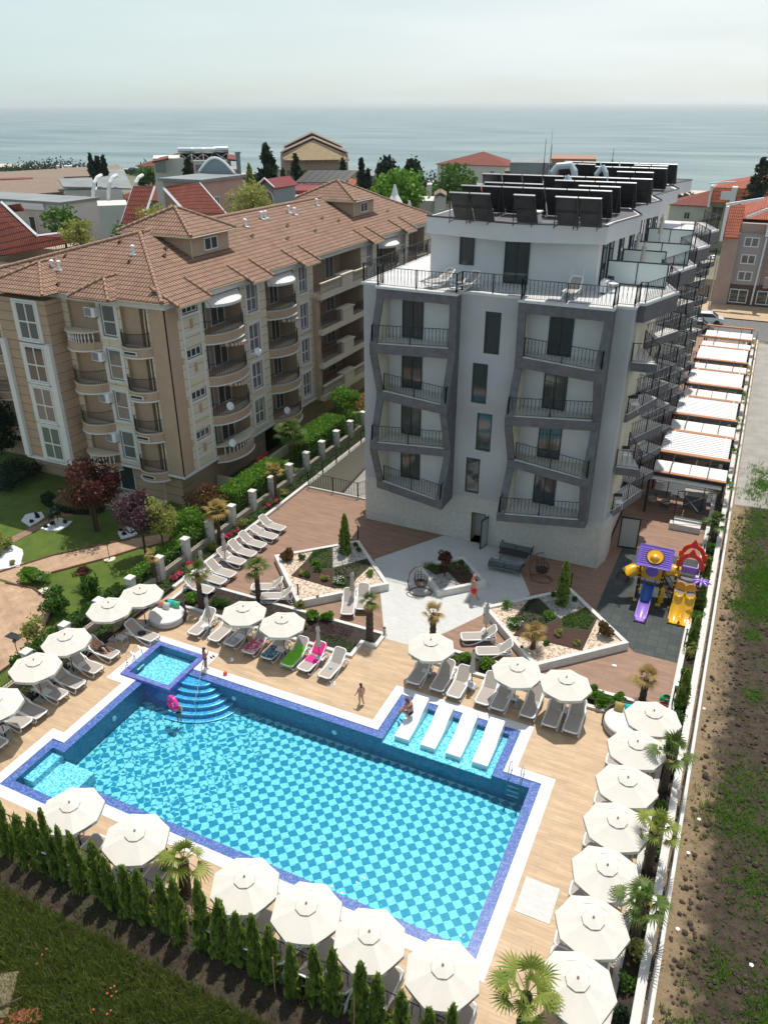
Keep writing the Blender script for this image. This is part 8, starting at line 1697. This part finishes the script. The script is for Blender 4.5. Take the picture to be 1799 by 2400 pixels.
for s_ in (-.27, .27): slide((xr+s_+.03, Y3+.1, 1.02), (xr+s_+.03, Y3-.35, .95), (bt.x+s_, bt.y+.9, .12), (bt.x+s_, bt.y, .1), .46, PY_, 'double_slide')
# right tower
post(X3, Y3, 2.05); post(X4, Y3, 2.0, False); post(X3, Y3+1.1, 2.5, False); post(X4, Y3+1.1, 2.5, False); post(X3, Y3+2.2, 2.4, False); post(X4, Y3+2.2, 2.4, False)
MB().box(X3, X4, Y3, Y3+1.1, .95, 1.0).box(X3, X4, Y3+1.1, Y3+2.2, .95, 1.0).build('deck_plate', mat('grey_mesh', (.14, .14, .15), .6), t)
pts = [(X3+.08, 1.3), (X3+.3, 1.36), (xr, 1.26), (X4-.3, 1.36), (X4-.08, 1.3), (X4-.08, 1.55), (X4-.12, 1.68), (X4-.25, 1.78), (X4-.42, 1.74), (xr, 1.6), (X3+.42, 1.78), (X3+.25, 1.82), (X3+.12, 1.72)]
g = MB(); n = len(pts); g.v = [(x, Y3-.02, z) for x, z in pts]+[(x, Y3+.04, z) for x, z in pts]; g.f = [tuple(range(n)), tuple(range(2*n-1, n-1, -1))]+[(i, n+i, n+(i+1) % n, (i+1) % n) for i in range(n)]; g.build('wave_panel', mat('orange_plastic', (.72, .27, .02), .3, coat=.3), t, bev=.015)
g = MB()
for k in range(8):
    a = k*pi/4; g.add(MB().lathe([(.01, -.3), (.07, -.12), (.06, .05), (.01, .2)], 8, cap=False), Matrix.Translation((X4+.08+.24*cos(a), Y3-.05+.24*sin(a), 2.1)) @ Matrix.Rotation(a, 4, 'Z') @ Matrix.Rotation(-pi/2+.25, 4, 'Y'))
g.lathe([(.01, 2.06), (.1, 2.1), (.1, 2.16), (.01, 2.2)], 12, (X4+.08, Y3-.05, 0)); g.build('flower', PPl, t, True)
for dy, zt in ((1.1, 2.4), (2.2, 2.4)):
    g = MB(); R_ = (X4-X3)/2+.02; y = Y3+dy; A = []; 
    for k in range(21):
        a = pi*k/20; s_ = 1+.09*abs(sin(3*a)); A.append((xr-R_*cos(a), zt+R_*.95*sin(a)*1.0+(.30*max(0, 1-abs(k-10)/2.0)), R_, a))
    for (xa, za, _, a0), (xb, zb, _, a1) in zip(A[:-1], A[1:]):
        ia = (xr-(R_-.22)*cos(a0), zt+(R_-.22)*.9*sin(a0)); ib = (xr-(R_-.22)*cos(a1), zt+(R_-.22)*.9*sin(a1))
        for yy, o_ in ((y-.05, 0), (y+.05, 1)):
            f = [(xa, yy, za), (xb, yy, zb), (ib[0], yy, ib[1]), (ia[0], yy, ia[1])]; g.poly(f if o_ else f[::-1])
        g.poly([(xa, y-.05, za), (xb, y-.05, zb), (xb, y+.05, zb), (xa, y+.05, za)]); g.poly([(ia[0], y-.05, ia[1]), (ia[0], y+.05, ia[1]), (ib[0], y+.05, ib[1]), (ib[0], y-.05, ib[1])])
    for x in (X3, X4): g.box(x-.13, x+.13, y-.07, y+.07, zt-.3, zt+.05)
    g.build('red_arch', PR_, t)
B(X3+.1, X4-.1, Y3+2.15, Y3+2.25, 1.15, 1.55).build('bridge_panel', PPl, t)
for s_ in (X3+.14, X4-.14): MB().tube([(s_, Y3+2.1, 1.2), (s_, Y3+2.1, 2.1)], .05, 8).build('purple_tube', PP, t)
g = MB()
for k in range(4): g.add(MB().lathe([(.15, -.03), (.15, .03)], 12), Matrix.Translation((X1+.12, Y0-.05+.02*k, .35+.22*k)) @ Matrix.Rotation(pi/2, 4, 'X'))
g.build('climbing_discs', PY_, t)
# ================= PEOPLE =================
SK = lambda n, c: mat(n, c, .55, sub=0)
def skin(name, verts, edges, rad, m, parent=None, root=0, sub=1):
    me = bpy.data.meshes.new(name); me.from_pydata(verts, edges, []); o = bpy.data.objects.new(name, me); C.objects.link(o)
    md = o.modifiers.new('s', 'SKIN'); md.use_smooth_shade = True; sb = o.modifiers.new('u', 'SUBSURF'); sb.levels = sub; sb.render_levels = sub
    sv = me.skin_vertices[0].data
    for i, r in enumerate(rad): sv[i].radius = (r, r) if not isinstance(r, tuple) else r; sv[i].use_root = (i == root)
    bpy.context.view_layer.update(); m2 = bpy.data.meshes.new_from_object(o.evaluated_get(bpy.context.evaluated_depsgraph_get())); bpy.data.objects.remove(o)
    m2.name = name; m2.materials.clear(); m2.materials.append(m); o = bpy.data.objects.new(name, m2); C.objects.link(o)
    if parent: o.parent = parent
    return o
def person(label, loc, rz, h, pose, sk, hairm, cloth, hairlen=0, group=None, bald=False):
    """pose: joints of a 1.75 m figure facing +Y; each side as dict L/R"""
    t = thing('person', label, 'person', loc, rz, group, h/1.75); J = dict(pel=(0, 0, .95), wai=(0, .0, 1.1), che=(0, .0, 1.32), nec=(0, 0, 1.47), hea=(0, .02, 1.60), top=(0, .01, 1.70),
        Lsh=(-.17, 0, 1.40), Rsh=(.17, 0, 1.40), Lel=(-.22, -.02, 1.12), Rel=(.22, -.02, 1.12), Lwr=(-.24, .06, .88), Rwr=(.24, .06, .88), Lhi=(-.09, 0, .90), Rhi=(.09, 0, .90), Lkn=(-.10, .02, .50), Rkn=(.10, .02, .50), Lan=(-.10, -.02, .08), Ran=(.10, -.02, .08), Lto=(-.12, .15, .03), Rto=(.12, .15, .03)); J.update(pose); J.pop('face', None)
    R = dict(pel=(.175, .135), wai=(.15, .125), che=(.18, .135), nec=.065, hea=(.078, .095), top=.06, sh=.078, el=.054, wr=.036, hi=.11, kn=.070, an=.046, to=.036)
    ks = list(J); V = [J[k] for k in ks]; I = {k: i for i, k in enumerate(ks)}; rad = [R[k if k in R else k[1:]] for k in ks]
    E_ = [(I[a], I[b]) for a, b in (('pel', 'wai'), ('wai', 'che'), ('che', 'nec'), ('nec', 'hea'), ('hea', 'top'), ('che', 'Lsh'), ('che', 'Rsh'), ('Lsh', 'Lel'), ('Rsh', 'Rel'), ('Lel', 'Lwr'), ('Rel', 'Rwr'), ('pel', 'Lhi'), ('pel', 'Rhi'), ('Lhi', 'Lkn'), ('Rhi', 'Rkn'), ('Lkn', 'Lan'), ('Rkn', 'Ran'), ('Lan', 'Lto'), ('Ran', 'Rto'))]
    for s_ in 'LR':
        w_, e = Vector(J[s_+'wr']), Vector(J[s_+'el']); d = (w_-e).normalized(); sd = d.cross(Vector((0, 1, .1))).normalized(); pm = w_+d*.07; V.append(tuple(pm)); rad.append((.032, .018)); pi_ = len(V)-1; E_.append((I[s_+'wr'], pi_))
        for q in range(4):
            f1 = pm+d*.035+sd*(q-1.5)*.019; f2 = f1+d*(.05, .058, .054, .042)[q]+Vector((0, .012, 0)); V += [tuple(f1), tuple(f2)]; rad += [.009, .007]; E_ += [(pi_, len(V)-2), (len(V)-2, len(V)-1)]
        th = w_+d*.03+sd*-.035; V += [tuple(th), tuple(th+d*.04-sd*.012)]; rad += [.010, .008]; E_ += [(I[s_+'wr'], len(V)-2), (len(V)-2, len(V)-1)]
    body = skin('body', V, E_, rad, sk, t)
    hd = Vector(J['hea']); up = (Vector(J['top'])-Vector(J['nec'])).normalized(); fw = Vector(pose.get('face', (0, 1, 0))).normalized(); fw = (fw-up*fw.dot(up)).normalized(); rt = fw.cross(up)
    T = Matrix((rt, fw, up)).transposed().to_4x4(); T.translation = hd+up*.03
    head = MB().add(MB().lathe([(max(.002, .086*sin(pi*k/10)), -.115*cos(pi*k/10)) for k in range(11)], 14, cap=False), T @ Matrix.Scale(1.12, 4, (0, 1, 0))); head.add(MB().lathe([(.017, -.025), (.014, 0), (.004, .03)], 6, (0, .098, -.005)), T)
    for s_ in (-1, 1): head.add(MB().lathe([(.006, -.03), (.022, -.01), (.024, .015), (.006, .03)], 6, (s_*.086, 0, -.005)), T)
    head.build('head', sk, t, True)
    if 'eye_dark' not in bpy.data.materials: mat('eye_dark', (.02, .015, .012), .3); mat('lips', (.35, .12, .10), .5)
    g = MB()
    for s_ in (-1, 1): g.add(MB().lathe([(.002, -.009), (.011, 0), (.002, .009)], 7, (s_*.032, .090, .008)), T)
    g.build('eyes', bpy.data.materials['eye_dark'], t); MB().add(MB().box(-.024, .024, .083, .092, -.052, -.042), T).build('mouth', bpy.data.materials['lips'], t)
    if not bald:
        g = MB(); 
        for k in range(11):
            pass
        hr = MB().lathe([(.092, -.03), (.097, .02), (.092, .065), (.06, .11), (.005, .128)], 14, cap=False); hr.v = [(x, y*1.12-.018, z+(.03 if y > .05 and z < 0 else 0)) for x, y, z in hr.v]; g.add(hr, T)
        g.add(MB().lathe([(.05, -.10), (.075, -.05), (.07, .02)], 10, (0, -.045, 0)), T)
        if hairlen: g.add(MB().lathe([(.015, -.10-hairlen), (.05, -.10-hairlen*.5), (.065, -.08), (.05, 0)], 9, (0, -.075, 0)), T)
        g.build('hair', hairm, t, True)
    cloth(t, {k: Vector(v) for k, v in J.items()}); return t
def shorts(m, ln=.45, nm='shorts', loose=1.32):
    def f(t, J):
        V = [tuple(J['wai'].lerp(J['pel'], .35)), tuple(J['pel'])]; rad = [(.135*loose, .112*loose), (.155*loose, .125*loose)]; E_ = [(0, 1)]
        for s_ in 'LR': V += [tuple(J[s_+'hi']), tuple(J[s_+'hi'].lerp(J[s_+'kn'], ln))]; rad += [.098*loose, .09*loose]; n = len(V); E_ += [(1, n-2), (n-2, n-1)]
        skin(nm, V, E_, rad, m, t, 1)
    return f
def suit(m, two=False, m2=None):
    def f(t, J):
        V = [tuple(J['pel'].lerp(J['wai'], .25)), tuple(J['pel']), tuple(J['Lhi'].lerp(J['Lkn'], .06)), tuple(J['Rhi'].lerp(J['Rkn'], .06))]; skin('swimsuit_bottom', V, [(0, 1), (1, 2), (1, 3)], [(.20, .165), (.215, .175), .14, .14], m, t, 1)
        V = [tuple(J['che'].lerp(J['wai'], .45 if two else .95)), tuple(J['che'].lerp(J['nec'], .12))]; skin('swimsuit_top', V, [(0, 1)], [(.215, .175), (.22, .175)], m2 or m, t)
    return f
dk = mat('dark_hair', (.015, .010, .008), .6); rdh = mat('red_hair', (.14, .035, .015), .6)
# walking man in red shorts
p = G(1107, 1410); person('bald shirtless man in red shorts walking across the pale patio', (p.x, p.y, .01), radians(-65), 1.75, dict(Lkn=(-.09, .16, .52), Lan=(-.09, .26, .10), Lto=(-.11, .40, .08), Rkn=(.10, .02, .50), Ran=(.10, -.26, .12), Rto=(.12, -.14, .03), Lel=(-.24, -.1, 1.13), Lwr=(-.25, -.04, .88), Rel=(.25, .04, 1.12), Rwr=(.24, .20, .92), che=(0, .03, 1.32)), SK('tanned_skin', (.46, .22, .15)), dk, shorts(mat('red_shorts', (.55, .01, .03), .8), .85, 'red_shorts', 1.62), bald=True)
# girl
p = G(846, 1651); person('little girl in a pink swimsuit walking along the deck', (p.x, p.y, 0), radians(60), 1.2, dict(Lkn=(-.07, .10, .50), Lan=(-.07, .04, .09), Rkn=(.08, .0, .5), Ran=(.09, -.20, .14), Rto=(.10, -.08, .05), Lel=(-.26, .0, 1.16), Lwr=(-.36, .08, .95), Rel=(.24, -.05, 1.14), Rwr=(.24, -.02, .9)), SK('light_skin', (.50, .26, .17)), dk, suit(mat('pink_swimsuit', (.78, .30, .34), .7), True), .14)
# boy
p = G(483, 1568); person('boy in dark swim shorts standing at the top of the pool steps', (p.x, p.y, .015), radians(-30), 1.25, dict(Lel=(-.22, .0, 1.13), Lwr=(-.2, .12, .92), Rel=(.24, .10, 1.2), Rwr=(.12, .22, 1.36)), SK('brown_skin', (.36, .17, .11)), dk, shorts(mat('navy_shorts', (.01, .02, .03), .8), .28, 'swim_shorts', 1.5))
# child with ring in the water
p = G(*pA1(1150, 1545), -.05); t = person('child standing in the pool with dark goggles and a ring over one arm', (p.x, p.y, -.88), radians(-150), 1.15, dict(Lel=(-.30, .10, 1.25), Lwr=(-.30, .28, 1.2), Rel=(.28, .05, 1.2), Rwr=(.32, .22, 1.1), wai=(0, -.05, 1.1)), bpy.data.materials['tanned_skin'], dk, shorts(bpy.data.materials['navy_shorts'], .3, 'swim_shorts', 1.5))
g = MB().tube([(0, .30*cos(a), .30*sin(a)) for a in [2*pi*k/22 for k in range(22)]], .105, 12, True); o = g.build('swim_ring', mat('pink_vinyl', (.85, .03, .30), .25, coat=.5), None, True); o.location = (p.x-.20, p.y-.05, .16); o.rotation_euler = (.1, .12, radians(70)); tag(o, 'hot pink inflatable swim ring held upright in the water', 'swim ring')
# seated woman on in-pool lounger
sit = dict(pel=(0, 0, .12), wai=(0, .03, .28), che=(0, .10, .48), nec=(0, .17, .61), hea=(0, .22, .72), top=(0, .24, .82), Lsh=(-.17, .12, .55), Rsh=(.17, .12, .55), Lel=(-.20, .24, .33), Rel=(.20, .24, .33), Lwr=(-.10, .42, .22), Rwr=(.10, .42, .22), Lhi=(-.1, .06, .10), Rhi=(.1, .06, .10), Lkn=(-.14, .46, .16), Rkn=(.14, .46, .16), Lan=(-.10, .55, -.20), Ran=(.10, .58, -.20), Lto=(-.10, .68, -.25), Rto=(.10, .70, -.25))
person('red haired woman in a dark bikini sitting on the in-pool lounger, seen from behind', (-10.02, 24.45, .33), radians(75), 1.68, sit, bpy.data.materials['tanned_skin'], rdh, suit(mat('black_swimwear', (.012, .012, .02), .7), True), .05)
# reclining woman
lw = [o for o in C.objects if o.get('label') == 'lounger with the reclining woman'][0]; az = lw.rotation_euler.z
rec = dict(pel=(0, .05, .48), wai=(0, .18, .55), che=(0, .38, .70), nec=(0, .52, .82), hea=(0, .60, .92), top=(0, .66, 1.0), face=(0, -.5, 1), Lsh=(-.17, .44, .74), Rsh=(.17, .44, .74), Lel=(-.26, .25, .62), Rel=(.26, .25, .62), Lwr=(-.12, .08, .62), Rwr=(.12, .08, .62), Lhi=(-.09, -.02, .47), Rhi=(.09, -.02, .47), Lkn=(-.11, -.36, .72), Rkn=(.12, -.38, .66), Lan=(-.10, -.58, .42), Ran=(.11, -.64, .42), Lto=(-.10, -.74, .42), Rto=(.11, -.80, .42))
def trousers(t, J): shorts(M['black'], .98, 'black_trousers', 1.3)(t, J); skin('dark_top', [tuple(J['wai']), tuple(J['che'].lerp(J['nec'], .1))], [(0, 1)], [(.168, .14), (.19, .15)], M['dark'], t)
person('woman in black reclining on a lounger under the left wall parasol', tuple(lw.location+Vector((0, 0, -.05))), az, 1.66, rec, bpy.data.materials['light_skin'], dk, trousers, .15)
# man seated behind the hedge palm, woman under parasol
p = G(*(935/2.369, 1700+800/2.369), .45); person('shirtless man in green shorts sitting by the near palm, back to the camera', (p.x-.1, p.y, .30), radians(28), 1.75, sit, bpy.data.materials['tanned_skin'], dk, shorts(mat('green_shorts', (.01, .25, .16), .8), .6, 'green_shorts', 1.5))
# pool fence behind the hedge
t = thing('pool_fence', 'black iron fence between the pool deck and the thuja hedge', 'fence'); g = g2 = MB(); rail([(-26, 12.6, 0), (0.8, 12.6, 0)], 1.15, g, g2, gap=.13); g.build('railing', M['black'], t)
for k, x in enumerate((-14.9, -12.2, -9.1, -6.4)): st = MB().tube([(0, 0, 0), (.03, 0, 1.7)], .022, 5).build('wooden_stake', mat('stake_wood', (.40, .26, .13), .8)); st.location = (x, 11.8, -.06); tag(st, ['leftmost', 'second', 'third', 'rightmost'][k]+' bare wooden stake standing among the thujas', 'stake')
# dish aerials
def dish(label, loc, rz, r=.28):
    t = thing('satellite_dish', label, 'satellite dish', loc, rz); MB().add(MB().lathe([(.01, 0), (r*.5, .03), (r, .11), (r*.98, .12), (.01, .02)], 16, cap=False), Matrix.Rotation(radians(70), 4, 'X')).build('dish', M['whitem'], t, True); MB().tube([(0, .1, -.5), (0, .02, 0)], .02, 5).tube([(0, 0, -.2), (0, -.45, .1)], .012, 4).build('arm', M['steel'], t)
dish('white satellite dish on the third floor balcony of the apartment block', (XF+1.1, 44.6, 8.9), 1.2); dish('white satellite dish on the second floor balcony of the apartment block', (XF+1.0, 41.0, 6.1), 1.2); dish('white satellite dish on the lowest round balcony', (XF+.9, 41.0, 3.4), 1.2); dish('white satellite dish on the second bay balcony', (XF+.9, 48.2, 3.4), 1.2)

mb = MB()
for i in range(16000): x = RV.uniform(-420, -20); z_ = abs(RV.gauss(0, 1.6))+.3; leaf(mb, Vector((x, 262+RV.uniform(-6, 6)+6*sin(x*.07), z_*(.7+.5*sin(x*.11)))), .7, .3, 1.3)
tag(mb.build('coastal_scrub', M['leafd']), 'dark green scrub along the coast behind the left roofs', 'trees', None, 'stuff')
